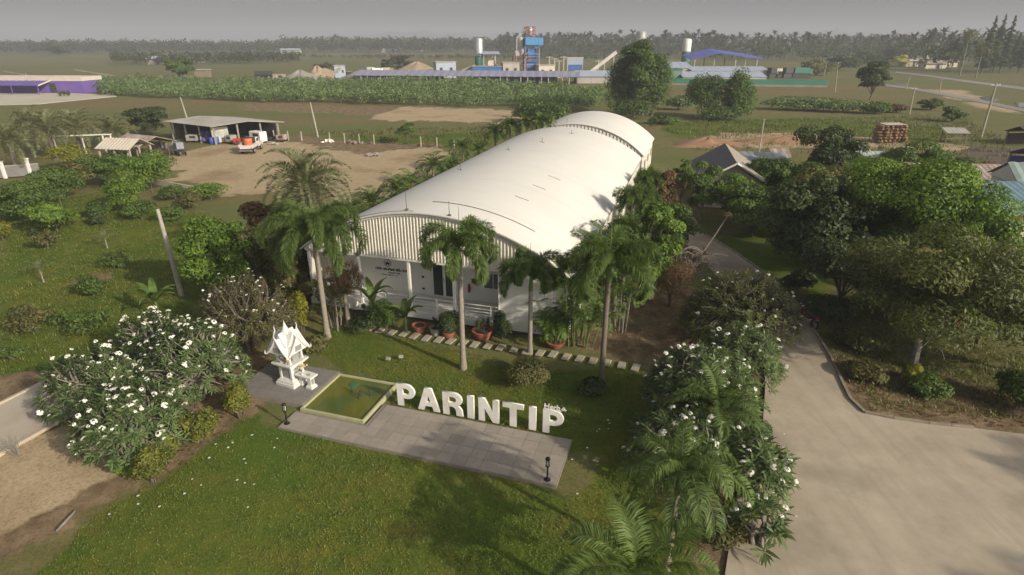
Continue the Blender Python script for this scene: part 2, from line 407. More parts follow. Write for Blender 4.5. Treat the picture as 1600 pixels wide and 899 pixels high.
# ------------------------------------------------------------------ terrace, shrine platform, pond
def paving(name, tiles, mat, base_mat, z0, z1, outline):
    o = MB().slab([tuple(S(*p).xy) for p in outline], z0-.2, z0).build(name, base_mat); tag(o, kind='structure')
    for (x0, x1, y0, y1) in tiles:
        w, h = round(x1-x0-.012, 4), round(y1-y0-.012, 4); key = ('tile', name, w, h)
        if key not in _M:
            m_ = MB().box((0,0,0), (w, h, z1-z0)); _M[key] = m_.mesh('tile', mat)
        p = S((x0+x1)/2, (y0+y1)/2, (z0+z1)/2 + rng.uniform(-.002, .003))
        t_ = link('tile', _M[key], o, p, ANG); t_.rotation_euler = (rng.normal(0,.002), rng.normal(0,.002), ANG)
    return o
m_, t, b, o_ = new_mat('terrace_tile')
oi = t.nodes.new('ShaderNodeObjectInfo')
tc = ramp(t, oi.outputs['Random'], [(0, (.275,.24,.20)), (.5, (.31,.27,.225)), (1, (.345,.30,.25))])
tc = mixc(t, ramp(t, noise(t, 3, 6.0, .7), [(.35, (0,)*3), (.7, (.6,)*3)]), tc, (.22,.19,.155))
t.links.new(tc, b.inputs['Base Color']); b.inputs['Roughness'].default_value = .8
TILE = m_
JOINT = pmat('joint_mortar', (.24,.21,.17), (.19,.165,.135), 4, .95)
xs_ = np.linspace(5.93, 17.82, 21); ys_ = np.linspace(-11.02, -8.24, 6)
ty = [(xs_[i], xs_[i+1], ys_[j], ys_[j+1]) for i in range(20) for j in range(5) if not (xs_[i] < 9.1 and ys_[j+1] > -9.6)]
paving('terrace', ty, TILE, JOINT, .055, .075, [(5.9,-11.05),(17.85,-11.05),(17.85,-8.21),(9.32,-8.21),(9.32,-9.80),(5.9,-9.80)])
xs_ = np.linspace(2.3, 5.98, 8); ys_ = np.linspace(-9.45, -6.55, 6)
paving('shrine_platform', [(xs_[i], xs_[i+1], ys_[j], ys_[j+1]) for i in range(7) for j in range(5)], pmat('platform_tile', (.215,.195,.175), (.17,.155,.14), 2, .8), JOINT, .16, .18,
       [(2.26,-9.49),(6.02,-9.49),(6.02,-6.51),(2.26,-6.51)])

def frame_rect(mb, x0, x1, y0, y1, w, z0, z1):
    for a in ((x0,x1,y0,y0+w),(x0,x1,y1-w,y1),(x0,x0+w,y0+w,y1-w),(x1-w,x1,y0+w,y1-w)):
        mb.box(((a[0]+a[1])/2, (a[2]+a[3])/2, (z0+z1)/2), (a[1]-a[0], a[3]-a[2], z1-z0))
    return mb
pond = thing('fish_pond', 'square green pond with pale yellow rim beside the white shrine', 'pond', S(6.05,-9.72), ANG)
pw, pd = 3.12, 3.1
frame_rect(MB(), 0, pw, 0, pd, .10, -.3, .15).build('rim', pmat('rim_yellow', (.42,.41,.24), (.35,.34,.19), 2, .7), pond, bevel=.01)
MB().box((pw/2, pd/2, -.27), (pw-.3, pd-.3, .05)).build('floor', pmat('pond_floor', (.20,.19,.05), (.12,.13,.035), .9, .9), pond)
m_, t, b, o_ = new_mat('pond_water'); b.inputs['Roughness'].default_value = .06; b.inputs['IOR'].default_value = 1.33
wc = mixc(t, ramp(t, noise(t, .55, 3.0), [(.42, (0,)*3), (.62, (1,)*3)]), (.155,.155,.030), (.09,.125,.035))
t.links.new(wc, b.inputs['Base Color'])
bp = node(t, 'ShaderNodeBump', Strength=.08, Distance=.02); t.links.new(noise(t, 7, 2.0), bp.inputs['Height']); t.links.new(bp.outputs[0], b.inputs['Normal'])
tr = node(t, 'ShaderNodeBsdfTransparent', Color=(.45,.45,.2,1)); mx = t.nodes.new('ShaderNodeMixShader'); mx.inputs[0].default_value = .16
t.links.new(b.outputs[0], mx.inputs[1]); t.links.new(tr.outputs[0], mx.inputs[2]); t.links.new(mx.outputs[0], o_.inputs[0])
MB().box((pw/2, pd/2, .06), (pw-.202, pd-.202, .01)).build('water', m_, pond)
NOZ = pmat('nozzle_dark', (.05,.05,.045), (.03,.03,.03), 5, .6)
for k, (x, y) in enumerate([(1.45,1.9),(1.95,1.75),(2.0,1.55),(2.35,1.9)]):
    MB().tube([(x,y,-.1),(x,y,.16),(x,y,.34)], [.035,.028,.018], 8).lathe([(.03,0),(.045,.03),(.02,.06)], 8, (x,y,.33)).build('fountain_nozzle', NOZ, pond)
MB().lathe([(.22,0),(.24,.02),(.2,.04),(.05,.05)], 14, (1.15,2.5,.05)).build('pump_lid', pmat('pump_green', (.05,.16,.08), None, 3, .5), pond)

# ------------------------------------------------------------------ letters of the sign
def letter_mesh(ch, h, depth):
    cu = bpy.data.curves.new('letter', 'CURVE'); cu.dimensions = '2D'; cu.fill_mode = 'BOTH'; cu.extrude = depth/2; cu.bevel_depth = .012; cu.bevel_resolution = 1
    def poly(pts):
        sp = cu.splines.new('POLY'); sp.points.add(len(pts)-1); sp.use_cyclic_u = True
        for p, q in zip(sp.points, pts): p.co = (q[0]*h, q[1]*h, 0, 1)
    def arc(cx, cy_, r, rx, a0, a1, n=10): return [(cx+rx*math.cos(R(a0+(a1-a0)*i/n)), cy_+r*math.sin(R(a0+(a1-a0)*i/n))) for i in range(n+1)]
    st = .24
    if ch == 'P':
        poly([(0,0),(st,0),(st,.36)]+[(.42,.36)]+arc(.42,.68,.32,.34,-90,90)+[(0,1)])
        poly([(st,.54)]+[(.40,.54)]+arc(.40,.68,.14,.14,-90,90)+[(st,.82)])
        w = .76
    elif ch == 'R':
        poly([(0,0),(st,0),(st,.38),(.34,.38)]+arc(.34,.22,.16,.20,90,0)+[(.55,0),(.82,0),(.80,.06),(.78,.25),(.70,.38),(.62,.42)]+arc(.47,.71,.29,.32,-50,90)+[(0,1)])
        poly([(st,.56),(.42,.56)]+arc(.42,.69,.13,.14,-90,90)+[(st,.82)])
        w = .82
    elif ch == 'A':
        poly([(0,0),(.25,0),(.31,.2),(.61,.2),(.67,0),(.92,0),(.60,1),(.32,1)]); poly([(.37,.38),(.55,.38),(.46,.70)]); w = .92
    elif ch == 'I': poly([(0,0),(.26,0),(.26,1),(0,1)]); w = .26
    elif ch == 'N':
        poly([(0,0),(.23,0),(.23,.6),(.57,0),(.80,0),(.80,1),(.57,1),(.57,.42),(.24,1),(0,1)]); w = .80
    elif ch == 'T':
        poly([(.275,0),(.525,0),(.525,.8),(.80,.8),(.80,1),(0,1),(0,.8),(.275,.8)]); w = .80
    ob = bpy.data.objects.new('tmp', cu); C.objects.link(ob)
    dg = bpy.context.evaluated_depsgraph_get(); me = bpy.data.meshes.new_from_object(ob.evaluated_get(dg))
    bpy.data.objects.remove(ob); bpy.data.curves.remove(cu); me.name = 'letter'
    for v in me.vertices: v.co = (v.co.x-w*h/2, v.co.z, v.co.y)
    return me
LETW = pmat('letter_white', (.80,.78,.73), (.72,.70,.64), 2.5, .5, c3=(.62,.59,.52))
LT = [('P',622,648,'at the left end of the sign, beside the pond'),('A',654,686,'second letter of the sign'),('R',693,723,'between A and I'),('I',730,741.5,'between R and N'),
      ('N',749,779,'between I and T'),('T',787,817,'sixth letter of the sign'),('I',826.5,838,'between T and the last P'),('P',849,880,'at the right end of the sign')]
def sx_at(px, yl, z=.55):
    lo, hi = -5.0, 25.0
    for _ in range(40):
        m = (lo+hi)/2; p = S(m, yl, z); zz = p.y*_c+(CAM_H-z)*_s
        if 800+F_PX*p.x/zz < px: lo = m
        else: hi = m
    return (lo+hi)/2
for ch, a, b_, lb in LT:
    me = letter_mesh(ch, 1.12, .075); me.materials.append(LETW)
    x0, x1 = sx_at(a, -7.95), sx_at(b_, -7.95)
    o = link('sign_letter', me, None, S((x0+x1)/2, -7.95, .0), ANG + rng.normal(0,.015)); tag(o, f'white standing letter {ch} {lb}', 'letter', 'standing letters of the lawn sign')
def text_mesh(txt, size, depth, name='lettering', bold=0.0, align='LEFT'):
    cu = bpy.data.curves.new(name, 'FONT'); cu.body = txt; cu.size = size; cu.extrude = depth; cu.offset = bold; cu.align_x = align
    cu.resolution_u = 3
    ob = bpy.data.objects.new('tmp', cu); C.objects.link(ob); dg = bpy.context.evaluated_depsgraph_get()
    me = bpy.data.meshes.new_from_object(ob.evaluated_get(dg)); bpy.data.objects.remove(ob); bpy.data.curves.remove(cu)
    for v in me.vertices: v.co = (v.co.x, -v.co.z, v.co.y)
    me.name = name; return me
xr = sx_at(850, -7.95, 1.2)
hb = thing('small_sign', 'small white word Herb with leaf mark on top of the last letter P', 'sign', S(xr, -7.95, 1.14), ANG)
me = text_mesh('Herb', .32, .015, 'word', .006); me.materials.append(LETW); link('word', me, hb, (0,0,.02))
MB().box((.36,0,.0), (.72,.05,.03)).build('base_rail', LETW, hb)
lf_ = MB()
for a in (90, 50, 130, 15, 165):
    d = Vector((math.cos(R(a)), 0, math.sin(R(a)))); n_ = Vector((-d.z, 0, d.x)); p = Vector((.82, 0, .05)); L_ = .18 if a == 90 else .12
    lf_.extrude([p, p+d*L_*.5+n_*.035, p+d*L_, p+d*L_*.5-n_*.035], (0,-.015,0), (0,.015,0))
lf_.build('leaf_mark', LETW, hb)

# ------------------------------------------------------------------ garden lamps
LAMP = pmat('lamp_black', (.03,.028,.026), (.02,.02,.02), 6, .5, metal=.5)
for p, lb in ((g(449,664), 'black garden lamp at the left corner of the tiled terrace'), (g(855,752), 'black garden lamp near the right corner of the tiled terrace')):
    t_ = thing('garden_lamp', lb, 'lamp', (p.x, p.y, .06), ANG, 'garden lamps on the terrace')
    MB().lathe([(.13,0),(.13,.03),(.06,.07),(.045,.12)], 12).build('base', LAMP, t_, smooth=True)
    MB().tube([(0,0,.1),(0,0,.62)], [.034,.030], 10).build('post', LAMP, t_, smooth=True)
    h_ = MB().lathe([(.04,0),(.085,.03),(.085,.06)], 12, (0,0,.6)).lathe([(.09,0),(.09,.05),(.05,.10),(.02,.12)], 12, (0,0,.92)).build('lantern', LAMP, t_, smooth=True)
    for a in range(4):
        MB().box((.075*math.cos(a*1.571+.78), .075*math.sin(a*1.571+.78), .79), (.015,.015,.27)).build('lantern_bar', LAMP, t_)
    MB().lathe([(.05,0),(.055,.12),(.05,.25)], 10, (0,0,.66)).build('glass', pmat('lamp_glass', (.45,.43,.38), None, 3, .3), t_, smooth=True)
# ------------------------------------------------------------------ the white hall
HW, HL, ZB, RISE = 15.775, 34.7, 3.811, 2.667
m_, t, b, o_ = new_mat('roof_sheet')
tcn = t.nodes.new('ShaderNodeTexCoord')
rc = ramp(t, noise(t, .25, 5.0, .6), [(.3, (.72,.69,.63)), (.7, (.66,.635,.575))])
rc = mixc(t, ramp(t, noise(t, 1.2, 8.0, .75), [(.58, (0,)*3), (.85, (.25,)*3)]), rc, (.58,.54,.47))
mp = node(t, 'ShaderNodeMapping'); mp.inputs['Scale'].default_value = (.35, 3.0, .35); t.links.new(tcn.outputs['Object'], mp.inputs['Vector'])
rc = mixc(t, ramp(t, noise(t, 1.0, 3.0, .5, mp.outputs[0]), [(.4, (0,)*3), (.7, (.16,)*3)]), rc, (.60,.57,.50))
w2 = node(t, 'ShaderNodeTexWave', wave_type='BANDS', bands_direction='Y'); w2.inputs['Scale'].default_value = .055; t.links.new(tcn.outputs['Object'], w2.inputs['Vector'])
rc = mixc(t, ramp(t, w2.outputs[0], [(.985, (0,)*3), (.998, (.08,)*3)]), rc, (.36,.32,.26))
t.links.new(rc, b.inputs['Base Color']); b.inputs['Roughness'].default_value = .55; b.inputs['Specular IOR Level'].default_value = .25
wv = node(t, 'ShaderNodeTexWave', wave_type='BANDS', bands_direction='Y'); wv.inputs['Scale'].default_value = .62; t.links.new(tcn.outputs['Object'], wv.inputs['Vector'])
bp = node(t, 'ShaderNodeBump', Strength=.25, Distance=.02); t.links.new(wv.outputs[0], bp.inputs['Height']); t.links.new(bp.outputs[0], b.inputs['Normal'])
ROOF = m_
CLAD = pmat('cladding_white', (.72,.68,.59), (.66,.62,.54), .8, .5, c3=(.60,.56,.47))
TRIM = pmat('trim_white', (.74,.71,.63), (.66,.63,.56), 1, .5)
WALLW = pmat('wall_white', (.76,.74,.69), (.70,.68,.63), .7, .7)
SHADE = pmat('underfloor_shade', (.10,.09,.08), None, 2, .9)  # dark colour stands in for the shade below the floor
GLASS = pmat('glass_dark', (.03,.05,.045), (.04,.06,.055), 1, .08, spec=.6)
GLASSB = pmat('glass_pale', (.10,.14,.15), (.13,.17,.18), 1, .08, spec=.6)
def arch(W, zb, r, n=48, off=0.0, ext=0.0):
    Rr = (W*W/4+r*r)/(2*r); th = math.asin(W/2/Rr)+ext/Rr
    return [(W/2+(Rr+off)*math.sin(a), zb+(Rr+off)*math.cos(a)-(Rr-r)) for a in np.linspace(-th, th, n+1)]
def zarch(x, W, zb, r):
    Rr = (W*W/4+r*r)/(2*r); return zb+math.sqrt(max(0, Rr*Rr-(x-W/2)**2))-(Rr-r)
def shell(W, zb, r, y0, y1, th, ext):
    a = arch(W, zb, r, 56, th, ext); b_ = arch(W, zb, r, 56, 0, ext); m = MB(); n = len(a); vs = []
    ysn = np.linspace(y0, y1, 9)
    for y in ysn:
        vs += [(x, y, z) for x, z in a] + [(x, y, z) for x, z in b_]
    fs = []
    for k in range(len(ysn)-1):
        o = k*2*n; q = (k+1)*2*n
        for i in range(n-1):
            fs.append((o+i, o+i+1, q+i+1, q+i)); fs.append((o+n+i+1, o+n+i, q+n+i, q+n+i+1))
        fs.append((o, q, q+n, o+n)); fs.append((o+n-1, o+2*n-1, q+2*n-1, q+n-1))
    e = (len(ysn)-1)*2*n
    for i in range(n-1):
        fs.append((i+1, i, n+i, n+i+1)); fs.append((e+i, e+i+1, e+n+i+1, e+n+i))
    m.add(vs, fs); return m
def cladding(x0, x1, zlo, zhi, y, pitch=.19, d=.045):
    """trapezoid ribbed sheet in the plane y, zhi may be a function of x"""
    zf = zhi if callable(zhi) else (lambda x: zhi); m = MB(); pts = []; x = x0
    while x < x1:
        for dx, dd in ((0,0),(.11,0),(.13,d),(.17,d)):
            if x+dx <= x1: pts.append((x+dx, y-dd))
        x += pitch
    pts.append((x1, y))
    vs = [(px, py, zlo) for px, py in pts] + [(px, py, zf(px)) for px, py in pts]; n = len(pts)
    m.add(vs, [(i, i+1, n+i+1, n+i) for i in range(n-1)]); return m

hall = thing('hall', 'long white hall with curved roof and ribbed gable above the porch', 'building', S(0,0), ANG)
shell(HW, ZB, RISE, -.22, HL, .07, .18).build('roof', ROOF, hall, smooth=True)
cladding(.02, HW-.02, ZB-.02, lambda x: zarch(x, HW, ZB, RISE)-.01, 0.0).build('gable_cladding', CLAD, hall)
MB().box((HW/2, .10, ZB-.11), (HW, .22, .16)).build('gable_beam', TRIM, hall, bevel=.01)
# arched trim just under the roof edge
a_ = arch(HW, ZB, RISE, 56, -.01); b_ = arch(HW, ZB, RISE, 56, -.16); m = MB(); n = len(a_)
vs = [(x,-.10,z) for x,z in a_]+[(x,-.10,z) for x,z in b_]+[(x,-.05,z) for x,z in a_]+[(x,-.05,z) for x,z in b_]
m.add(vs, [(i,n+i,n+i+1,i+1) for i in range(n-1)]+[(n+i,3*n+i,3*n+i+1,n+i+1) for i in range(n-1)]); m.build('arch_trim', TRIM, hall)
DZ, REC = .60, 2.4
COLS = (.15, 3.45, 6.63, 9.35, 12.03)
for x in COLS:
    MB().box((x, .12, (DZ+ZB-.19)/2), (.15, .15, ZB-.19-DZ)).build('column', WHITE, hall, bevel=.01)
MB().box((6.0, REC/2+.02, (DZ+.2)/2), (12.1, REC+.06, DZ-.2)).build('deck', WALLW, hall)
MB().box((6.0, REC/2+.2, .06), (11.6, REC-.1, .26)).build('deck_gap_shade', SHADE, hall)  # dark box in the gap under the deck, shade put into its colour
wl = MB(); wl.box((6.06, REC+.1, (DZ+ZB)/2+.05), (12.1, .15, ZB-DZ+.1))
wall = wl.build('porch_wall', WALLW, hall)
MB().box((6.06, REC/2+.1, ZB-.01), (12.0, REC, .02)).build('porch_ceiling', WALLW, hall)
MB().box((13.94, .12, (.22+ZB-.2)/2), (3.66, .14, ZB-.42)).build('front_panel', WALLW, hall)
for k in (12.95, 13.9, 14.85): MB().box((k, .042, 1.9), (.018, .012, 3.1)).build('panel_joint', TRIM, hall)
MB().box((12.12, REC/2+.2, (DZ+ZB)/2-.1), (.10, REC-.05, ZB-DZ-.2)).build('return_wall', WALLW, hall)
MB().box((13.9, 1.2, .1), (3.5, 2.0, .22)).build('panel_gap_shade', SHADE, hall)  # same painted shade for the gap under the front panel
# side walls and rear
def side(x, sgn, nm):
    m = MB(); y = .2; pts = []
    while y < HL-.1:
        for dy, dd in ((0,0),(.17,0),(.20,.05),(.27,.05)):
            pts.append((x+sgn*dd, y+dy))
        y += .3
    vs = [(px,py,.1) for px,py in pts]+[(px,py,ZB-.03) for px,py in pts]; n = len(pts)
    m.add(vs, [(i,i+1,n+i+1,n+i) for i in range(n-1)]); m.build(nm, CLAD, hall)
side(HW-.1, 1, 'side_cladding'); side(.1, -1, 'side_cladding')
MB().box((HW/2, HL-.12, ZB/2), (HW-.2, .1, ZB-.2)).build('rear_wall', WALLW, hall)
MB().box((HW+.16, HL/2, ZB-.13), (.14, HL-.2, .12)).build('gutter', pmat('gutter_grey', (.45,.43,.38), None, 2, .6), hall)
for k, y in enumerate((7.5, 13.5, 19.5, 25.5)):
    w_ = MB().box((HW+.02, y, 2.1), (.10, 1.5, 1.1)).build('window', WHITE, hall); MB().box((HW+.075, y, 2.1), (.012, 1.36, .96)).build('pane', GLASSB, w_)
# door and window on the porch
yw = REC+.02
dr = MB(); dr.box((7.85, yw-.02, DZ+1.10), (1.55, .07, 2.2)); door = dr.build('door', WHITE, hall)
for k, x in enumerate((7.36, 8.1)):
    MB().box((x, yw-.062, DZ+1.09), (.60 if k == 0 else .52, .012, 2.0)).build('pane', GLASS, door)
MB().tube([(7.74,yw-.09,DZ+.95),(7.74,yw-.09,DZ+1.25)], .014, 6).build('handle', LAMP, door)
wn = MB(); wn.box((10.85, yw-.02, 2.0), (1.25, .06, 1.05)); win = wn.build('window', WHITE, hall)
for x in (10.56, 11.14): MB().box((x, yw-.055, 2.0), (.53, .012, .92)).build('pane', GLASSB, win)
for x, z in ((6.35,1.75),(6.35,.98)):
    MB().box((x, yw-.04, z), (.14,.06,.10)).build('wall_vent', LAMP, hall)  # two small dark vents on the wall beside the door
# railing
RAIL = pmat('rail_white', (.74,.72,.66), None, 3, .45)
for x in np.arange(.15+.0, 12.0, 1.62):
    if min(abs(x-c_) for c_ in COLS) > .2:
        MB().box((x, .10, DZ+.45), (.06,.06,.90)).build('rail_post', RAIL, hall)
for z in (.28, .46, .64, .86):
    for a_, b_ in zip(COLS[:-1], COLS[1:]):
        MB().tube([(a_+.08,.10,DZ+z),(b_-.08,.10,DZ+z)], .024 if z < .8 else .032, 6).build('rail', RAIL, hall)
MB().tube([(12.0,-.05,.06),(12.0,-.05,3.55)], .04, 8).build('downpipe', TRIM, hall)
# emblem and lettering on the porch wall
INK = pmat('lettering_black', (.025,.025,.03), None, 2, .6)
em = MB();  cx, cz = 4.0, 2.38
for i in range(36):
    a0, a1 = 2*math.pi*i/36, 2*math.pi*(i+1)/36
    em.extrude([(cx+.24*math.cos(a0),0,cz+.24*math.sin(a0)),(cx+.24*math.cos(a1),0,cz+.24*math.sin(a1)),(cx+.212*math.cos(a1),0,cz+.212*math.sin(a1)),(cx+.212*math.cos(a0),0,cz+.212*math.sin(a0))], (0,yw-.012,0), (0,yw-.002,0))
for a in (90, 35, 145, -10, 190):
    d = Vector((math.cos(R(a)),0,math.sin(R(a)))); n_ = Vector((-d.z,0,d.x)); p = Vector((cx,0,cz-.08)); L_ = .21 if a in (90,35,145) else .14
    em.extrude([p, p+d*L_*.5+n_*.05, p+d*L_, p+d*L_*.5-n_*.05], (0,yw-.012,0), (0,yw-.002,0))
em.build('emblem', INK, hall)
for txt, sz, x, z, bd in (('บริษัท พรินทิพย์ เฮิร์บ จำกัด', .21, 3.12, 1.9, .007), ('PARINTIP HERB', .12, 4.0, 1.71, .002), ('PARINTIP HERB CO., LTD.', .095, 3.55, 1.55, .001)):
    me = text_mesh(txt, sz, .004, 'lettering', bd); me.materials.append(INK); tag(link('lettering', me, hall, (x, yw-.008, z)), kind='stuff')
# lightning rods and cables on the roof
RODM = pmat('rod_grey', (.16,.15,.14), None, 3, .5, metal=.4)
def on_roof(x, y, dz=.07): return (x, y, zarch(x, HW, ZB, RISE)+dz)
for x, y, h in ((6.7, .25, 1.1),(9.3,-.02,.8)):
    p = Vector(on_roof(x, y)); m = MB().tube([p, p+Vector((0,0,h))], [.022,.010], 6).box(p+Vector((0,0,.03)), (.16,.16,.08)); m.build('lightning_rod', RODM, hall)
for x, y, h in ((5.1, 12.0, .5),(8.1, 24.0, .45),(6.2, 20.0, .3),(9.4,30.5,.4)):
    p = Vector(on_roof(x, y)); MB().tube([p, p+Vector((0,0,h))], .02, 6).tube([p+Vector((-.25,0,.1)), p+Vector((.2,0,.02))], .016, 5).build('lightning_rod', RODM, hall)
MB().tube([on_roof(x, 2.1, .10) for x in np.linspace(7.4, 13.4, 20)], .018, 5).build('roof_cable', RODM, hall)
MB().tube([on_roof(x, .02, .09) for x in np.linspace(1.5, 7.2, 18)], .012, 5).build('roof_cable', RODM, hall)
for x, y in ((11.0,6.2),(11.2,9.6),(11.4,13.0)):
    MB().tube([on_roof(q, y, .085) for q in np.linspace(x, x+.9, 5)], .016, 5).build('roof_cable', RODM, hall)

# second hall behind
W2, R2, L2, ZB2 = 15.0, 3.0, 13.2, 3.4
hall2 = thing('hall', 'smaller white curved-roof hall behind the far end of the long one', 'building', S(HW-W2,38.0), ANG)
shell(W2, ZB2, R2, 0, L2, .07, .18).build('roof', ROOF, hall2, smooth=True)
cladding(.02, W2-.02, .1, lambda x: zarch(x, W2, ZB2, R2)-.01, .12, .40, .06).build('gable_cladding', CLAD, hall2)
MB().box((W2-.1, L2/2, ZB2/2), (.1, L2-.3, ZB2-.2)).build('side_wall', CLAD, hall2); MB().box((.1, L2/2, ZB2/2), (.1, L2-.3, ZB2-.2)).build('side_wall', CLAD, hall2)
cladding(.02, W2-.02, .1, lambda x: zarch(x, W2, ZB2, R2)-.01, L2-.15, .40, .06).build('rear_cladding', CLAD, hall2)
for y in (3, 7, 11):
    w_ = MB().box((W2-.02, y, 2.0), (.1, 1.4, 1.0)).build('window', WHITE, hall2); MB().box((W2+.035, y, 2.0), (.012, 1.26, .86)).build('pane', GLASSB, w_)
p = (6.3, 1.0, zarch(6.3, W2, ZB2, R2)+.05); MB().tube([p, (p[0],p[1],p[2]+.5)], .02, 6).build('lightning_rod', RODM, hall2)

# fire extinguisher on the porch wall
RED = pmat('red_enamel', (.50,.03,.025), (.40,.025,.02), 3, .35)
fx = thing('fire_extinguisher', 'red fire extinguisher hanging on the porch wall', 'extinguisher', S(9.35, yw-.10, 1.15), ANG)
MB().lathe([(.06,0),(.075,.03),(.075,.36),(.05,.43),(.025,.46)], 12).build('cylinder', RED, fx, smooth=True)
MB().box((0,0,.49), (.05,.12,.06)).tube([(0,-.05,.5),(.09,-.05,.42),(.10,-.03,.15)], .014, 6).build('valve', LAMP, fx)
MB().box((0,.09,.25), (.05,.04,.3)).build('bracket', LAMP, fx)
# service box and pipe by the deck
sb = thing('service_box', 'white electrical box on a post left of the porch', 'box', S(3.3,-.55), ANG)
MB().box((0,0,.75), (.42,.22,.5)).build('cabinet', WHITE, sb, bevel=.01)
MB().box((.02,-.116,.75), (.34,.012,.42)).build('cabinet_door', TRIM, sb)
for x in (-.14,.14): MB().tube([(x,0,0),(x,0,.5)], .03, 8).build('post', RODM, sb)
tp = thing('standpipe', 'grey blue water pipe with tap left of the porch', 'pipe', S(3.95,-.6), ANG)
MB().tube([(0,0,0),(0,0,.9),(.03,-.02,.98)], .035, 8).build('riser', pmat('pipe_blue', (.10,.14,.20), None, 3, .5), tp); MB().box((0,-.05,.80), (.2,.14,.22)).build('tap_box', RODM, tp)

# ------------------------------------------------------------------ stepping stones
STONE = pmat('stepping_stone', (.40,.36,.28), (.31,.28,.21), 2.5, .9, bump=.3, c3=(.25,.22,.16))
sm = MB().box((0,0,0), (.38,.66,.07)).mesh('stepping_stone', STONE)
for k in range(24):
    x = 3.55+k*.70; p = S(x+rng.normal(0,.02), -1.72-.25*math.sin(k*.25)*(.5)+(.0 if k > 3 else .1)+rng.normal(0,.03), .045)
    o = link('stepping_stone', sm, None, p, ANG-.08+rng.normal(0,.04)); o.rotation_euler.x = rng.normal(0,.008)
    b_ = o.modifiers.new('bevel','BEVEL'); b_.width = .015; b_.segments = 1
    tag(o, f'pale rectangular slab, {ORD[k]} from the left in the row before the hall', 'stepping stone', 'stepping stones in front of the hall')

# ------------------------------------------------------------------ shrine
SHW = pmat('shrine_white', (.70,.68,.64), (.58,.565,.52), 3, .6, c3=(.55,.53,.47))
SHG = pmat('shrine_silver', (.42,.41,.40), (.30,.30,.29), 9, .4, metal=.3)
sh = thing('spirit_house', 'ornate white spirit house with pointed tiered roof on the grey platform', 'shrine', S(4.45,-7.95,.18), ANG+R(-8)); sh.scale = (1.12,1.12,.86)
MB().box((0,0,.09), (.98,.98,.18)).box((0,0,.235), (.88,.88,.11)).box((0,0,.345), (.78,.78,.11), taper=.9).build('plinth', SHW, sh, bevel=.012)
MB().box((0,0,.75), (.62,.62,.72)).build('pedestal', SHW, sh, bevel=.01)
for a in range(4):
    q = a*math.pi/2; MB().box((.316*math.cos(q), .316*math.sin(q), .75), (.012,.36,.5), q).build('carved_panel', SHG, sh)
for sx in (-1,1):
    for sy in (-1,1): MB().box((sx*.29, sy*.29, .75), (.11,.11,.74)).build('pilaster', SHW, sh, bevel=.01)
MB().box((0,0,1.15), (.78,.78,.08)).box((0,0,1.235), (.92,.92,.09)).box((0,0,1.33), (1.04,1.04,.10)).build('cornice', SHW, sh, bevel=.012)
for sx in (-1,1):
    for sy in (-1,1):
        MB().box((sx*.33, sy*.33, 1.72), (.075,.075,.70)).box((sx*.33, sy*.33, 1.42), (.11,.11,.08)).build('pillar', SHW, sh)
MB().box((0,.12,1.67), (.46,.38,.60)).build('chamber', SHG, sh)
fig = MB().lathe([(.07,0),(.10,.05),(.06,.14),(.075,.2),(.03,.24),(.045,.29),(.02,.34)], 10, (0,-.22,1.38)).build('figure', pmat('figure_gold', (.45,.33,.12), None, 6, .4, metal=.5), sh)
for sx in (-1,1): MB().lathe([(.05,0),(.06,.06),(.03,.1)], 8, (sx*.16,-.36,1.38)).build('offering_cup', SHG, sh)
def gable_roof(m, w, d, z, h, ax=0):
    """steep little roof with gables at the ends of the axis"""
    pr_ = [(-w/2,0,z),(w/2,0,z),(w*.22,0,z+h*.45),(0,0,z+h),(-w*.22,0,z+h*.45)]
    if ax: pr_ = [(0,p[0],p[2]) for p in pr_]; m.extrude(pr_, (-d/2,0,0), (d/2,0,0))
    else: m.extrude(pr_, (0,-d/2,0), (0,d/2,0))
    return m
r1 = gable_roof(gable_roof(MB(), 1.04, 1.14, 2.02, .86), 1.04, 1.14, 2.025, .84, 1).build('lower_roof', SHW, sh)
r2 = gable_roof(gable_roof(MB(), .72, .78, 2.42, .70), .72, .78, 2.425, .68, 1).build('upper_roof', SHW, sh)
for ax in (0,1):
    for s_ in (-1,1):
        m = MB()
        for sd_ in (-1,1):
            pts = [(sd_*.60, 1.94),(sd_*.36, 2.22),(sd_*.17, 2.56),(0, 2.96)]
            P3 = [((u, s_*.585, z) if not ax else (s_*.585, u, z)) for u, z in pts]; m.tube(P3, [.055,.05,.042,.03], 6)
            tip = Vector(P3[0]); m.tube([tip, tip+Vector((sd_*.07 if not ax else 0, 0 if not ax else sd_*.07, .07)), tip+Vector((sd_*.07 if not ax else 0, 0 if not ax else sd_*.07, .18))], [.035,.025,.005], 6)
        p0 = (0, s_*.585, 2.94) if not ax else (s_*.585, 0, 2.94); m.tube([p0, (p0[0]*1.06,p0[1]*1.06,3.10), (p0[0]*.98,p0[1]*.98,3.28)], [.03,.02,.004], 6)
        m.build('gable_board', SHW, sh, smooth=True)
        q = (0, s_*.575, 2.26) if not ax else (s_*.575, 0, 2.26); MB().box(q, (.34,.012,.3) if not ax else (.012,.34,.3)).build('gable_panel', SHG, sh)
MB().lathe([(.20,2.96),(.22,3.02),(.15,3.08),(.165,3.14),(.11,3.22),(.12,3.27),(.07,3.37),(.05,3.48),(.02,3.60),(.004,3.72)], 12).build('spire', SHW, sh, smooth=True)
al = thing('altar_table', 'small white offering table in front of the spirit house', 'table', S(5.35,-8.12,.18), ANG+R(-8)); al.scale = (.9,.9,.9)
MB().box((0,0,.69), (1.05,.55,.09)).box((0,0,.625), (.9,.45,.05)).build('table_top', SHW, al, bevel=.01)
MB().box((.26,0,.06), (.40,.42,.12)).box((.26,0,.15), (.32,.34,.07)).build('foot', SHW, al, bevel=.01)
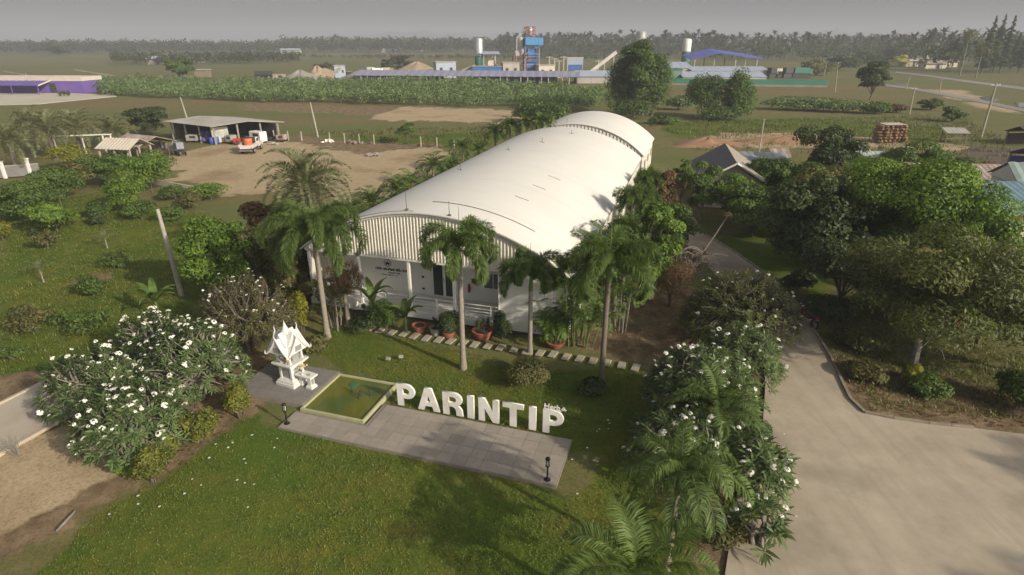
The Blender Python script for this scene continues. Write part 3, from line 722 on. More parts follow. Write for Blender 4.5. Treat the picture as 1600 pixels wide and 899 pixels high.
MB().box((.26,0,.40), (.22,.26,.46)).build('leg', SHW, al); MB().box((-.33,.02,.32), (.18,.26,.60)).build('leg', SHW, al)
for s_ in (-1,1): MB().box((.26+s_*.112,0,.40), (.01,.18,.34)).build('carved_panel', SHG, al)
vz = thing('flower_vase', 'white vase of yellow flowers on the offering table', 'vase', S(5.10,-7.98,.84), ANG)
MB().lathe([(.05,0),(.07,.06),(.04,.14),(.055,.19)], 10).build('vase', SHW, vz, smooth=True)
m = MB()
for k in range(9):
    a = k*2.4; r = .05+.02*k; m.sphere((r*math.cos(a), r*math.sin(a), .30+.05*math.sin(k*1.7)), .045, 7, 5)
m.build('flowers', pmat('flower_yellow', (.55,.42,.12), (.62,.55,.35), 20, .7), vz)
for k, (x, y) in enumerate(((5.25,-8.25),(5.6,-8.2))):
    MB_ = MB().lathe([(.04,0),(.06,.05),(.058,.09)], 10); tag(MB_.build('offering_bowl', SHG if k else SHW, None, S(x,y,.84)), ('white' if not k else 'silver')+' offering bowl on the offering table', 'bowl')
# ------------------------------------------------------------------ plants: builders
def crown_leaves(clumps, n, size, r, up=.25, aspect=.5, hang=0.0, shell_=.55):
    """n rhombic leaves spread through the outer part of ellipsoidal clumps (c, radii)"""
    cl = np.array([c for c, _ in clumps]); rad = np.array([q if hasattr(q, '__len__') else (q,)*3 for _, q in clumps], float)
    w = (rad[:,0]*rad[:,2])**1.0; k = r.choice(len(cl), n, p=w/w.sum())
    d = randdir(n, r); d[:,2] = np.where(d[:,2] < -.35, -d[:,2]*.6, d[:,2]); d = nrm(d)
    rr = shell_+(1.08-shell_)*r.random(n)**.55
    P = cl[k]+d*rad[k]*rr[:,None]
    nr = nrm(d+np.array([0,0,up])+randdir(n, r)*.75)
    D = nrm(np.cross(nr, randdir(n, r))); D[:,2] -= hang; D = nrm(D); Sd = nrm(np.cross(nr, D))
    L = size*r.uniform(.65, 1.35, n)
    V = leaves(P-D*L[:,None]*.5, D, Sd, L, L*aspect, fold=.06)
    toff = r.normal(0, .19, len(cl)); tint = np.clip(.5+toff[k]+r.normal(0, .2, n), 0, 1)
    return V, tint
def limb(m, a, b, r0, r1, r, sag=.12, seg=5, n=6):
    a, b = Vector(a), Vector(b); L = (b-a).length; side = Vector(randdir(1, r)[0])*L*sag
    pts = [a.lerp(b, i/seg)+side*math.sin(math.pi*i/seg)+Vector((0,0,1))*L*.08*math.sin(math.pi*i/seg) for i in range(seg+1)]
    m.tube(pts, [r0+(r1-r0)*i/seg for i in range(seg+1)], n); return pts
def tree(name, label, p, h, cr, lf, n, leaf=.22, seed=0, cat='tree', group=None, trunk_h=None, tr=None, bark=None, nclump=16, lean=(0,0), squash=1.0, low=.35, aspect=.5, hang=0.0, crown_c=None, limbs=True, clump=.31):
    """crown of radius cr (m) up to height h; the crown starts at low*h"""
    r = np.random.default_rng(seed+101); root = thing(name, label, cat, (p[0], p[1], 0), r.uniform(0, 6.28) if crown_c is None else 0, group)
    th = trunk_h if trunk_h is not None else h*low; tr = tr or max(.05, h*.022); cz0 = h*low; cc = Vector((lean[0], lean[1], (h+cz0)/2)); crz = (h-cz0)/2
    clumps = []
    for i in range(int(nclump*1.6)):
        d = randdir(1, r)[0]; q = r.random()**.4*.80; k = clump*r.uniform(.55, 1.35)
        c = Vector((cc.x+d[0]*cr*q, cc.y+d[1]*cr*q, cc.z+d[2]*crz*q*squash)); clumps.append((tuple(c), (cr*k, cr*k, max(.12, min(cr, crz)*k*.85))))
    V, ti = crown_leaves(clumps, int(n*.82), leaf*1.08, r, aspect=aspect, hang=hang)
    m = MB(); base = Vector((0,0,-.15)); fork = Vector((lean[0]*.5, lean[1]*.5, th))
    pts = [base, Vector((0,0,.05)), Vector((lean[0]*.2, lean[1]*.15, th*.5)), fork]; m.tube(pts, [tr*1.5, tr*1.15, tr*.9, tr*.75], 8)
    if limbs:
        for c, q in clumps[:min(len(clumps), 12)]:
            pp = limb(m, fork-Vector((0,0,r.uniform(0,th*.2))), Vector(c), tr*.5, tr*.10, r)
            for _ in range(2):
                e = Vector(c)+Vector(randdir(1, r)[0])*q[0]*.8; limb(m, pp[3], e, tr*.18, .012, r, seg=3, n=5)
    m.build('trunk', bark or BARK, root, smooth=True)
    link('crown', quads('crown', V, ti, lf), root); return root

def frond_pts(az, el, L, droop, n=14):
    """points of a frond's midrib from the origin"""
    h = np.array([math.cos(az), math.sin(az)]); P = [np.zeros(3)]; a = el; st = L/n
    for i in range(n):
        P.append(P[-1]+np.array([h[0]*math.cos(a), h[1]*math.cos(a), math.sin(a)])*st); a -= droop/n*(.5+1.0*(i/n)*1.6)
    return np.array(P)
def frond(az, el, L, droop, nl, ll, lw, r, mode='pinnate', rach=.02, vee=.5, hang=.35, start=.12, tbase=.5):
    P = frond_pts(az, el, L, droop); n = len(P)-1
    s_ = np.sort(r.uniform(start, 1, nl)); q = s_*n; i = np.minimum(q.astype(int), n-1); f_ = (q-i)[:,None]
    B = P[i]*(1-f_)+P[i+1]*f_; T = nrm(P[i+1]-P[i]); hz = np.array([-math.sin(az), math.cos(az), 0]); N = nrm(np.cross(T, hz*np.ones_like(T)))
    N = np.where(N[:,2:] < 0, -N, N)
    prof = np.clip(np.minimum((s_-start)/.18+.45, (1.06-s_)/.45+.15), .15, 1)
    if mode == 'pinnate':
        sd = np.where(np.arange(nl) % 2, 1, -1)[:,None]; D = T*.55+hz*sd*.85+N*vee+r.normal(0,.07,(nl,3))
    else:
        a = r.uniform(0, 6.283, nl)[:,None]; D = T*.60+hz*np.cos(a)*.9+N*np.sin(a)*.9+r.normal(0,.08,(nl,3))
    D = nrm(D); Sd = nrm(np.cross(D, N+r.normal(0,.25,(nl,3)))); L_ = ll*prof*r.uniform(.85,1.12,nl)
    mid = B+D*L_[:,None]*.5; D2 = D.copy(); D2[:,2] -= hang*2; D2 = nrm(D2); tip = mid+D2*L_[:,None]*.5
    V = np.stack([B, mid+Sd*lw/2, tip, mid-Sd*lw/2], 1); ti = np.clip(r.normal(tbase,.16,nl), 0, 1)
    # midrib as two crossed strips
    w = np.linspace(rach, rach*.2, n+1)[:,None]; up = np.cross(nrm(np.gradient(P, axis=0)), hz)
    R1 = np.stack([P[:-1]+hz*w[:-1], P[1:]+hz*w[1:], P[1:]-hz*w[1:], P[:-1]-hz*w[:-1]], 1); R2_ = np.stack([P[:-1]+up[:-1]*w[:-1], P[1:]+up[1:]*w[1:], P[1:]-up[1:]*w[1:], P[:-1]-up[:-1]*w[:-1]], 1)
    return np.concatenate([V, R1, R2_]), np.concatenate([ti, np.full(2*n, .85)])
TRUNKP = pmat('palm_trunk', (.30,.26,.21), (.22,.19,.15), 8, .9, bump=.4)
SHAFT = pmat('crownshaft_green', (.13,.19,.06), (.10,.15,.05), 3, .4)
def trunk_tube(m, pts, rad, rings=True, n=10):
    m.tube(pts, rad, n)
def palm(name, label, p, h, L, nf, lf, seed, group=None, mode='plume', tr=.12, lean=(0,0), nl=190, ll=.5, lw=.045, droop=1.9, el0=1.1, el1=.05, hang=.35, vee=.5, spear=True, shaft=.7, bark=None, rz=None, sep=True, cat='palm', tb=.5):
    r = np.random.default_rng(seed+500); root = thing(name, label, cat, (p[0], p[1], 0), r.uniform(0,6.28) if rz is None else rz, group)
    m = MB(); N = 10; pts = []; rad = []
    for i in range(N+1):
        k = i/N; pts.append((lean[0]*k*k, lean[1]*k*k, -.15+(h-shaft+.15)*k)); rad.append(tr*(1.5-.5*min(1,k*6))*(1-.15*k)*(1+.03*(i % 2)))
    m.tube(pts, rad, 10); m.build('trunk', bark or TRUNKP, root, smooth=True)
    tp = Vector(pts[-1])
    if shaft > .05: MB().tube([tp-Vector((0,0,.02)), tp+Vector((0,0,shaft*.35)), tp+Vector((0,0,shaft))], [tr*.95, tr*.9, tr*.42], 10).build('crownshaft', SHAFT, root, smooth=True)
    hub = tp+Vector((0,0,shaft*.85)); VV, TT = [], []
    for k in range(nf):
        az = k*2.39996+r.normal(0,.12); u = (k+.5)/nf; el = el0+(el1-el0)*u+r.normal(0,.06)
        V, ti = frond(az, el, L*r.uniform(.9,1.08), droop*r.uniform(.85,1.15), nl, ll, lw, r, mode, .022 if L > 1.5 else .012, vee, hang, tbase=tb+r.normal(0,.08))
        if sep: link('frond', quads('frond', V, ti, lf), root, hub)
        else: VV.append(V); TT.append(ti)
    if spear:
        MB().tube([hub, hub+Vector((.03,0,L*.35)), hub+Vector((.05,.02,L*.72))], [.03,.02,.006], 6).build('spear_leaf', SHAFT, root)
    if not sep:
        o = link('crown', quads('crown', np.concatenate(VV), np.concatenate(TT), lf), root, hub)
    return root
def clump_palm(name, label, p, h, stems, L, lf, seed, spread=.5, nl=70, ll=.45, lw=.05, group=None, nf=6, mode='pinnate', bark=None, tilt=.25):
    """several thin stems with arching pinnate fronds"""
    r = np.random.default_rng(seed+900); root = thing(name, label, 'palm', (p[0], p[1], 0), 0, group)
    for s_ in range(stems):
        a = s_*2.4+r.normal(0,.3); q = spread*math.sqrt((s_+.3)/stems); b0 = Vector((q*math.cos(a), q*math.sin(a), -.1)); hh = h*r.uniform(.28,.95)*(1 if s_ else 1.05)
        tp = Vector((b0.x*(1+tilt*2), b0.y*(1+tilt*2), hh)); MB().tube([b0, b0.lerp(tp,.5)+Vector((0,0,.05)), tp], [.045,.04,.03], 6).build('stem', bark or SHAFT, root, smooth=True)
        for k in range(nf):
            az = k*2.4+r.uniform(0,6.28); V, ti = frond(az, r.uniform(.25,1.25), L*r.uniform(.75,1.1), r.uniform(1.2,2.1), nl, ll, lw, r, mode, .013, .35, .3)
            link('frond', quads('frond', V, ti, lf), root, tp)
    return root
def shrub(name, label, p, h, r_, lf, n, leaf, seed, cat='shrub', group=None, nclump=9, stem=None, aspect=.5, up=.25, wide=(1,1), rz=None, low=-.05):
    r = np.random.default_rng(seed+1300); root = thing(name, label, cat, (p[0], p[1], 0), 0 if rz is None else rz, group); clumps = []
    for i in range(nclump):
        d = randdir(1, r)[0]; q = r.random()**.5*.6; k = r.uniform(.4,.62)
        clumps.append(((d[0]*r_*q*wide[0], d[1]*r_*q*wide[1], h*(.5+low/2)+d[2]*h*.5*q*(1-low)), (r_*k*wide[0], r_*k*wide[1], h*k*.55)))
    V, ti = crown_leaves(clumps, n, leaf, r, aspect=aspect, up=up, shell_=.35); m = MB()
    for c, q in clumps[:7]: limb(m, (r.normal(0,.04), r.normal(0,.04), -.08), c, max(.015, h*.016), .006, r, seg=3, n=5)
    m.build('stem', stem or BARK, root, smooth=True); link('foliage', quads('foliage', V, ti, lf), root); return root

def blossom_mesh(seed):
    r = np.random.default_rng(seed); V = []; 
    for k in range(18):
        c = randdir(1, r)[0]*.13; c[2] = abs(c[2])*.8+.03; nz = nrm((c+np.array([0,0,.12]))[None])[0]; a = nrm(np.cross(nz, randdir(1, r)[0])[None])[0]; b_ = np.cross(nz, a)
        for j in range(5):
            q = j*1.2566; d = a*math.cos(q)+b_*math.sin(q); s2 = np.cross(nz, d); d2 = nrm((d+nz*.35)[None])[0]; V.append([c, c+d2*.038+s2*.032, c+d2*.062, c+d2*.038-s2*.032])
    return quads('blossom', np.array(V), np.zeros(len(V)), PETAL)
BLOS = [blossom_mesh(k) for k in range(4)]
def frangipani(label, p, h, rx, ry, lf, n_tip, n_flower, seed, rz=0.0, leafL=.31, nleaf=16, bark=None, lowest=.12, group=None, flat_=1.0, bare=0.0, fscale=1.0):
    """forking grey stems, a rosette of long leaves on each tip and white flower heads"""
    r = np.random.default_rng(seed+1700); root = thing('frangipani_tree', label, 'tree', (p[0], p[1], 0), rz, group); tips = []
    for i in range(n_tip):
        a = r.uniform(0, 6.283); q = math.sqrt(r.random()); z = lowest+(1-lowest)*math.sqrt(max(0, 1-q*q*.92))*r.uniform(.55 if q < .8 else .3, 1.0)
        tips.append(np.array([rx*q*math.cos(a), ry*q*math.sin(a), h*z*flat_]))
    tips = np.array(tips); m = MB(); forks = []
    for i in range(7):
        a = i*.9+r.normal(0,.2); f0 = Vector((rx*.38*math.cos(a)*r.uniform(.5,1.1), ry*.38*math.sin(a)*r.uniform(.5,1.1), h*r.uniform(.28,.45))); forks.append(f0); limb(m, (r.normal(0,.12), r.normal(0,.12), -.12), f0, .085, .06, r, seg=4, n=7)
    for tpt in tips:
        f0 = min(forks, key=lambda q: (Vector(tpt)-q).length+r.uniform(0,.4)); limb(m, f0, Vector(tpt)-Vector((0,0,.03)), .045, .018, r, seg=3, n=5, sag=.18)
    m.build('branches', bark or BARKL, root, smooth=True)
    keep = tips[r.random(n_tip) >= bare]; K = len(keep); ax = nrm(nrm(keep-np.array([0,0,h*.35]))+np.array([0,0,.7])+randdir(K, r)*.2)
    A = np.repeat(ax, nleaf, 0); a1 = nrm(np.cross(ax, randdir(K, r))); a2 = np.cross(ax, a1); th = np.tile(np.arange(nleaf)*2.4, K)+np.repeat(r.uniform(0,6.28,K), nleaf)
    out = np.repeat(a1, nleaf, 0)*np.cos(th)[:,None]+np.repeat(a2, nleaf, 0)*np.sin(th)[:,None]; lv = np.tile(np.linspace(1.0,-.15,nleaf), K)[:,None]
    D = nrm(out+A*lv+randdir(K*nleaf, r)*.12); Sd = nrm(np.cross(A, D)); L = leafL*r.uniform(.7,1.2,K*nleaf); P = np.repeat(keep, nleaf, 0)-A*(np.tile(np.linspace(0,.16,nleaf), K)[:,None])
    V = leaves(P, D, Sd, L, L*.21, mid=.55, droop=.14); link('foliage', quads('foliage', V, np.clip(r.normal(.5,.22,len(V))+np.repeat(r.normal(0,.12,K), nleaf), 0, 1), lf), root)
    pr_ = (tips[:,2]/h)**1.5+.15; fl = tips[r.choice(n_tip, min(int(n_flower*.8), n_tip), replace=False, p=pr_/pr_.sum())]
    for k, q in enumerate(fl):
        dv = nrm((q-np.array([0,0,h*.4]))[None])[0]; o = link('blossom', BLOS[k % 4], root, Vector(q)+Vector(dv)*.10+Vector((0,0,.10)), r.uniform(0,6.28)); s_ = r.uniform(.35,.80)*fscale; o.scale = (s_,s_,s_*.9); o.rotation_euler.x = -dv[1]*.7; o.rotation_euler.y = dv[0]*.7
    return root
def banana(label, p, h, nl, seed, L=1.5, group=None):
    r = np.random.default_rng(seed+2100); root = thing('banana_plant', label, 'banana', (p[0], p[1], 0), 0, group)
    MB().tube([(0,0,-.1),(0,0,h*.4),(0,0,h*.62)], [.09,.075,.05], 8).build('stem', SHAFT, root, smooth=True); lf = LF['mid']
    for k in range(nl):
        az = k*2.4+r.normal(0,.2); P = frond_pts(az, r.uniform(.7,1.35), L*r.uniform(.75,1.1), r.uniform(.8,1.9), 8); hz = np.array([-math.sin(az), math.cos(az), 0]); w = (np.sin(np.linspace(.12,1,9)**.8*math.pi)*.20+.015)[:,None]
        dz = np.array([0,0,.06])
        A = np.stack([P[:-1], P[1:], P[1:]+hz*w[1:]+dz, P[:-1]+hz*w[:-1]+dz], 1); B = np.stack([P[1:], P[:-1], P[:-1]-hz*w[:-1]+dz, P[1:]-hz*w[1:]+dz], 1)
        V = np.concatenate([A, B]); link('leaf', quads('leaf', V, np.clip(r.normal(.6,.12,len(V)),0,1), lf), root, (0,0,h*.6))
    return root
def scatter(name, label, cat, P, sc, protoV, protoT, mat, r, zrot=True):
    """many copies of a little group of quads joined into one 'stuff' object"""
    P = np.asarray(P, np.float32); n = len(P); k = len(protoV); a = r.uniform(0, 6.283, n) if zrot else np.zeros(n); ca, sa = np.cos(a), np.sin(a)
    sc = np.asarray(sc, np.float32).reshape(n,1,1); Vp = protoV.reshape(1, k*4, 3); X = Vp[:,:,0]*ca[:,None]-Vp[:,:,1]*sa[:,None]; Y = Vp[:,:,0]*sa[:,None]+Vp[:,:,1]*ca[:,None]
    V = np.stack([X, Y, np.broadcast_to(Vp[:,:,2], X.shape)], 2)*sc+P[:,None,:]; T = np.clip(np.tile(protoT, n)+np.repeat(r.normal(0,.14,n), k), 0, 1)
    o = link(name, quads(name, V.reshape(-1,4,3), T, mat)); tag(o, label, cat, kind='stuff'); return o
def sample_poly(poly, dens, r):
    lo, hi = poly.min(0), poly.max(0); n = int((hi-lo).prod()*dens); P = lo+(hi-lo)*r.random((n,2)); return P[sdist(P, poly) > 0]
# ------------------------------------------------------------------ near palms
FOX = 'foxtail palms of the garden'
p = g(724,575); palm('foxtail_palm', 'foxtail palm with slim grey trunk on the lawn before the porch', p, top(p,388), 2.9, 11, LF['palm'], 1, FOX, nl=900, ll=.50, lw=.032, droop=3.0, el0=1.5, el1=.42, tr=.135, shaft=.9, rz=.4)
p = g(828,552); palm('foxtail_palm', 'smaller foxtail palm rising behind the brownish round shrub', p, top(p,430), 2.5, 9, LF['palm'], 2, FOX, nl=820, ll=.46, lw=.032, droop=3.0, el0=1.5, el1=.5, tr=.12, shaft=.8, rz=2.0)
p = g(939,603); palm('foxtail_palm', 'dark trunked foxtail palm right of the hall front by the areca clump', p, top(p,412), 3.1, 12, LF['palm'], 3, FOX, nl=950, ll=.54, lw=.034, droop=2.7, el0=1.45, el1=.1, tr=.135, shaft=.8, bark=pmat('palm_trunk_dark', (.17,.14,.11), (.12,.10,.08), 8, .9), rz=1.1)
p = g(512,527); palm('foxtail_palm', 'tallest foxtail palm with long hanging fronds left of the porch', p, top(p,360), 3.8, 13, LF['palm'], 4, FOX, nl=1050, ll=.54, lw=.034, droop=2.9, el0=1.35, el1=.05, tr=.15, shaft=.9, rz=.2)
p = g(1042,888); palm('manila_palm', 'feathery palm in front of the white flowering trees by the driveway', p, top(p,735), 2.35, 21, LF['palm'], 5, tr=.10, mode='pinnate', nl=210, ll=.55, lw=.032, droop=2.2, el0=1.3, el1=-.1, hang=.8, vee=.3, shaft=.55, spear=False)
p = g(990,905,2.0); palm('manila_palm', 'young feathery palm at the bottom edge of the lawn', (p.x+.1,p.y), 2.1, 2.5, 13, LF['palm'], 6, tr=.11, mode='pinnate', nl=190, ll=.62, lw=.036, droop=1.5, el0=1.35, el1=.35, hang=.3, vee=.45, shaft=.4, spear=False, tb=.65)
p = g(1112,705); palm('manila_palm', 'feathery palm growing up between the white flowering trees on the right', p, top(p,640), 2.2, 18, LF['palm'], 7, tr=.09, mode='pinnate', nl=180, ll=.52, lw=.03, droop=1.6, el0=1.4, el1=.2, hang=.3, vee=.45, shaft=.4, spear=False)
p = g(1085,522); palm('fan_palm', 'short yellow green palm at the edge of the soil bed', p, .9, 1.35, 8, LF['yellow'], 8, tr=.07, mode='pinnate', nl=70, ll=.45, lw=.09, droop=1.0, el0=1.2, el1=.3, hang=.1, vee=.2, shaft=.2, spear=False)
p = g(497,428); palm('date_palm', 'tall grey green date palm behind the foxtail palm left of the hall', p, top(p,288), 3.4, 60, LF['date'], 9, tr=.24, mode='pinnate', nl=130, ll=.5, lw=.055, droop=1.5, el0=1.45, el1=-.75, hang=.05, vee=.7, shaft=.1, spear=False, bark=pmat('date_trunk', (.15,.12,.09), (.08,.065,.05), 12, .95, bump=.8), tb=.6)
# areca clumps by the right end of the porch
AR = 'areca palm clumps beside the hall'
p = g(868,540); clump_palm('areca_palm', 'bushy areca palm in the low red pot left of the clump', p, 1.7, 7, 1.25, LF['bright'], 21, .3, 55, .34, .045, AR)
p = g(905,535); clump_palm('areca_palm', 'large areca palm clump at the right corner of the hall', p, 4.7, 14, 1.9, LF['palm'], 22, .75, 70, .45, .05, AR)
p = g(872,520); clump_palm('areca_palm', 'areca palm clump against the white corner panel of the hall', p, 3.0, 9, 1.6, LF['mid'], 23, .6, 65, .42, .05, AR)
p = g(968,512); clump_palm('areca_palm', 'dense areca palm clump with pale stem over the bare soil', p, 4.2, 11, 1.9, LF['palm'], 24, .6, 75, .45, .05, AR, bark=TRUNKP)
p = S(17.2,5.2); clump_palm('areca_palm', 'tall areca palm clump along the side wall of the hall', p, 4.6, 11, 1.9, LF['palm'], 25, .7, 70, .45, .05, AR)
# row of palms along both sides of the hall
for k, (y, h, nm) in enumerate(((1.5,4.7,'first'),(4.6,4.9,'second'),(7.6,4.7,'third'),(10.6,5.0,'fourth'),(14.0,4.9,'fifth'),(17.5,5.0,'sixth'),(21.5,5.2,'seventh'),(25.5,5.0,'eighth'),(29.5,5.5,'ninth'),(33.5,5.3,'tenth'),(38.5,5.9,'eleventh'))):
    palm('garden_palm', f'{nm} palm from the front in the row showing over the left roof edge', S(-1.5+.3*math.sin(k*2.1), y), h-1.05+.35*math.sin(k*3.3), 1.9, 18, LF['palm'] if k % 3 else LF['mid'], 30+k, 'palms along the left side of the hall', tr=.11, mode='pinnate', nl=60, ll=.5, lw=.07, droop=1.6, el0=1.35, el1=-.1, hang=.3, vee=.4, shaft=.4, spear=False, sep=False)
for k, (x, y, h, nm) in enumerate(((17.6,9.0,3.9,'nearest'),(17.5,13.2,5.0,'tallest'),(18.1,16.5,3.9,'bushy'),(17.6,24.0,4.0,'farthest'))):
    palm('garden_palm', f'{nm} dark palm standing along the right wall of the hall', S(x, y), h, 1.8, 13, LF['mid'] if k else LF['palm'], 45+k, 'palms along the right side of the hall', tr=.12, mode='plume', nl=260, ll=.5, lw=.05, droop=2.3, el0=1.35, el1=.0, hang=.3, shaft=.6, spear=False, sep=False)

# ------------------------------------------------------------------ pots and clipped shrubs before the porch
TERRA = pmat('terracotta', (.36,.125,.07), (.28,.095,.055), 3, .8, c3=(.30,.11,.07))
GREYP = pmat('pot_grey', (.34,.32,.28), (.26,.24,.21), 4, .85)
EARTH = pmat('pot_earth', (.06,.045,.03), None, 6, .95)
def pot(label, p, r_, h, mat, plant=True):
    t_ = thing('plant_pot', label, 'pot', (p[0], p[1], 0), 0, 'pots along the porch')
    MB().lathe([(r_*.70,0),(r_*.9,h*.5),(r_,h*.9),(r_*1.07,h*.92),(r_*1.07,h),(r_*.93,h),(r_*.90,h*.86)], 20).build('pot', mat, t_, smooth=True)
    MB().lathe([(r_*.86,h*.84),(r_*.5,h*.88),(.01,h*.9)], 16).build('earth', EARTH, t_); return t_
p = g(656,518); pot('wide red pot with a pale earth rim under the left shrub', p, .40, .42, TERRA)
p = g(681,523); pot('grey pot with a tiny plant between two red pots', p, .33, .45, GREYP); shrub('pot_plant', 'tiny cactus-like plant in the grey pot', p, .95, .16, LF['dark'], 120, .16, 60, cat='plant', low=.45)
p = g(701,526); pot('red pot mostly hidden below the clipped round shrub', p, .36, .34, TERRA)
p = g(754,528); pot('big open red bowl right of the foxtail trunk', p, .55, .50, TERRA)
for k, dx in enumerate((-.25,.05,.3)):
    shrub('pot_plant', f'{("left","middle","right")[k]} dark seedling in the big red bowl', (p.x+dx, p.y+.1), 1.0, .16, LF['dark'], 160, .13, 61+k, cat='plant', low=.5)
p = g(868,541); pot('red pot holding the bushy areca palm', p, .48, .30, TERRA)
p = g(602,515); shrub('clipped_shrub', 'round grey green shrub left of the banana plant', p, 1.75, .95, LF['mid'], 9000, .14, 66, aspect=.25, nclump=14)
p = g(703,528); shrub('clipped_shrub', 'dense dark green ball shrub beside the foxtail trunk', p, 1.75, .72, LF['dark'], 9000, .10, 67, nclump=14)
p = g(784,528); shrub('clipped_shrub', 'upright dark potted shrub at the end of the railing', p, 1.5, .55, LF['dark'], 3500, .13, 68)
p = g(825,598); shrub('round_shrub', 'round yellowish brown shrub on the lawn by the smaller foxtail palm', p, 1.15, 1.05, LF['olive'], 9000, .12, 69, nclump=12)
p = g(930,612); shrub('low_shrub', 'small dark shrub at the foot of the dark trunked palm', p, .6, .8, LF['dark'], 2500, .14, 70)
p = g(570,510); banana('banana plant with upright leaves behind the round grey shrub', (p.x+.6,p.y), 2.6, 7, 71, 1.6)
p = g(635,520); banana('banana plant with one dark horizontal leaf beside the red pot', p, 1.6, 7, 72, 1.3)
p = g(590,520); shrub('low_shrub', 'dark leafy bed plants at the left end of the stepping stones', (p.x-.8,p.y+.5), .8, 1.1, LF['dark'], 2600, .2, 73, aspect=.3)
p = g(482,505); shrub('croton_shrub', 'tall yellow green croton beside the shrine', (p.x, p.y-1.0), 2.6, .55, LF['yellow'], 3600, .16, 74, wide=(1,.8), nclump=12)
p = g(505,545); shrub('low_shrub', 'olive shrub round the foot of the tallest foxtail palm', (p.x-.4,p.y), .7, .8, LF['olive'], 2400, .14, 75)
p = g(545,470); palm('dry_palm', 'palm with hanging brown dead fronds at the left corner of the porch', g(545,508), 3.3, 1.9, 12, LF['brown'], 76, tr=.14, mode='plume', nl=160, ll=.4, lw=.04, droop=3.0, el0=.9, el1=-.6, hang=.5, shaft=.3, spear=False, sep=False)
p = g(525,512); clump_palm('areca_palm', 'yellowish thin stemmed palm clump left of the porch behind the tall trunk', p, 2.4, 6, 1.5, LF['olive'], 77, .5, 50, .4, .05, AR, bark=BARKL)
for k, (x, y, c) in enumerate(((607,566,'pale'),(627,563,'small white'))):
    p = g(x, y); t_ = thing('garden_spotlight', f'{c} spotlight box standing in the grass behind the letters', 'spotlight', (p.x,p.y,-.05), ANG+.4*k)
    MB().box((0,0,.26), (.22,.10,.16), rx=-.4).build('lamp_box', GREYP if k else CONCG, t_, bevel=.01); MB().tube([(0,0,0),(0,0,.22)], .02, 6).build('stake', RODM, t_)

# ------------------------------------------------------------------ frangipani trees
FR = 'white flowering frangipani trees'
p = g(215,705); frangipani('nearest frangipani of the left group, leaning over the dirt patch', p, 3.0, 2.1, 2.0, LF['fran'], 330, 95, 1, group=FR)
p = g(165,640); frangipani('left frangipani reaching over the concrete lane', p, 3.0, 2.3, 2.0, LF['fran'], 310, 80, 2, group=FR)
p = g(312,622); frangipani('right frangipani of the left group, thick with blossom by the shrine', p, 3.8, 2.4, 2.1, LF['fran'], 360, 125, 3, group=FR)
p = g(255,575); frangipani('rear frangipani of the left group beside the lawn of the orchard', p, 3.0, 2.2, 1.8, LF['fran'], 260, 85, 4, group=FR)
p = g(395,545); frangipani('brownish sparse frangipani with many bare stems behind the shrine', p, 4.3, 2.6, 2.0, LF['olive'], 560, 110, 5, nleaf=10, leafL=.24, group=FR, bare=.1, bark=BARK, fscale=.6)
p = g(1085,660); frangipani('dense dark frangipani beside the last letter of the sign', p, 3.6, 2.4, 2.2, LF['fran'], 400, 120, 6, group=FR)
p = g(1150,600); frangipani('frangipani at the bend of the driveway, right of the dense one', p, 3.2, 1.9, 2.0, LF['fran'], 260, 50, 7, group=FR)
p = g(1060,740); frangipani('low frangipani in front with blossom clusters over the lawn', p, 2.6, 2.1, 1.6, LF['fran'], 220, 60, 8, group=FR)
p = g(1165,760); frangipani('frangipani stretching branches out over the driveway', p, 2.3, 1.5, 1.6, LF['fran'], 110, 36, 9, group=FR, leafL=.42)
p = g(1150,535); frangipani('large sparse brownish frangipani beside the shaded driveway', p, 4.2, 3.1, 2.6, LF['mango'], 700, 80, 10, nleaf=13, leafL=.25, group=FR, bare=.05, bark=BARK, fscale=.7)
p = g(1185,850); frangipani('lowest frangipani branch reaching over the pale concrete', p, 1.7, 1.0, .9, LF['fran'], 16, 9, 11, group=FR, leafL=.45)
HG = 'yellow green hedge shrubs under the frangipani'
for k, (x, y, h, w, nm) in enumerate(((238,752,1.5,.70,'nearest'),(268,722,1.35,.6,'second'),(315,690,1.7,.72,'third'),(375,652,1.9,.62,'farthest, by the shrine platform,'),(200,742,.9,.5,'low left'))):
    p = g(x, y); shrub('hedge_shrub', f'{nm} yellow green hedge shrub below the left frangipani', p, h, w, LF['hedge'] if k != 4 else LF['bright'], 4200, .12, 80+k, group=HG, nclump=12)
for k, (x, y, h, w, lf, nm) in enumerate(((1130,840,.9,.9,'olive','low dry weeds under the feathery palm'),(1105,770,.9,.8,'mid','leafy weeds between the feathery palm and the driveway'),(1020,690,1.0,.9,'fran','low leafy shrub at the lawn side of the frangipani'),(1175,690,1.1,.7,'fran','leafy shrub at the edge of the driveway'))):
    p = g(x, y); shrub('low_shrub', nm, p, h, w, LF[lf], 2200, .18, 90+k, aspect=.3)
p = g(28,712); t_ = thing('dry_bush', 'leafless grey bush at the edge of the concrete lane', 'shrub', p); m = MB(); r_ = np.random.default_rng(5)
for k in range(34):
    a = r_.uniform(0,6.28); e = Vector((.75*math.cos(a)*r_.random(), .75*math.sin(a)*r_.random(), r_.uniform(.4,1.0))); limb(m, (0,0,-.05), e, .012, .004, r_, seg=3, n=4)
m.build('twigs', BARKL, t_)
p = g(105,815); q = g(118,800); t_ = MB().tube([g(88,830,.03), p+Vector((0,0,.06)), q+Vector((0,0,.04))], [.035,.04,.025], 6).build('fallen_branch', BARKL); tag(t_, 'dry fallen branch lying on the dirt at bottom left', 'branch')

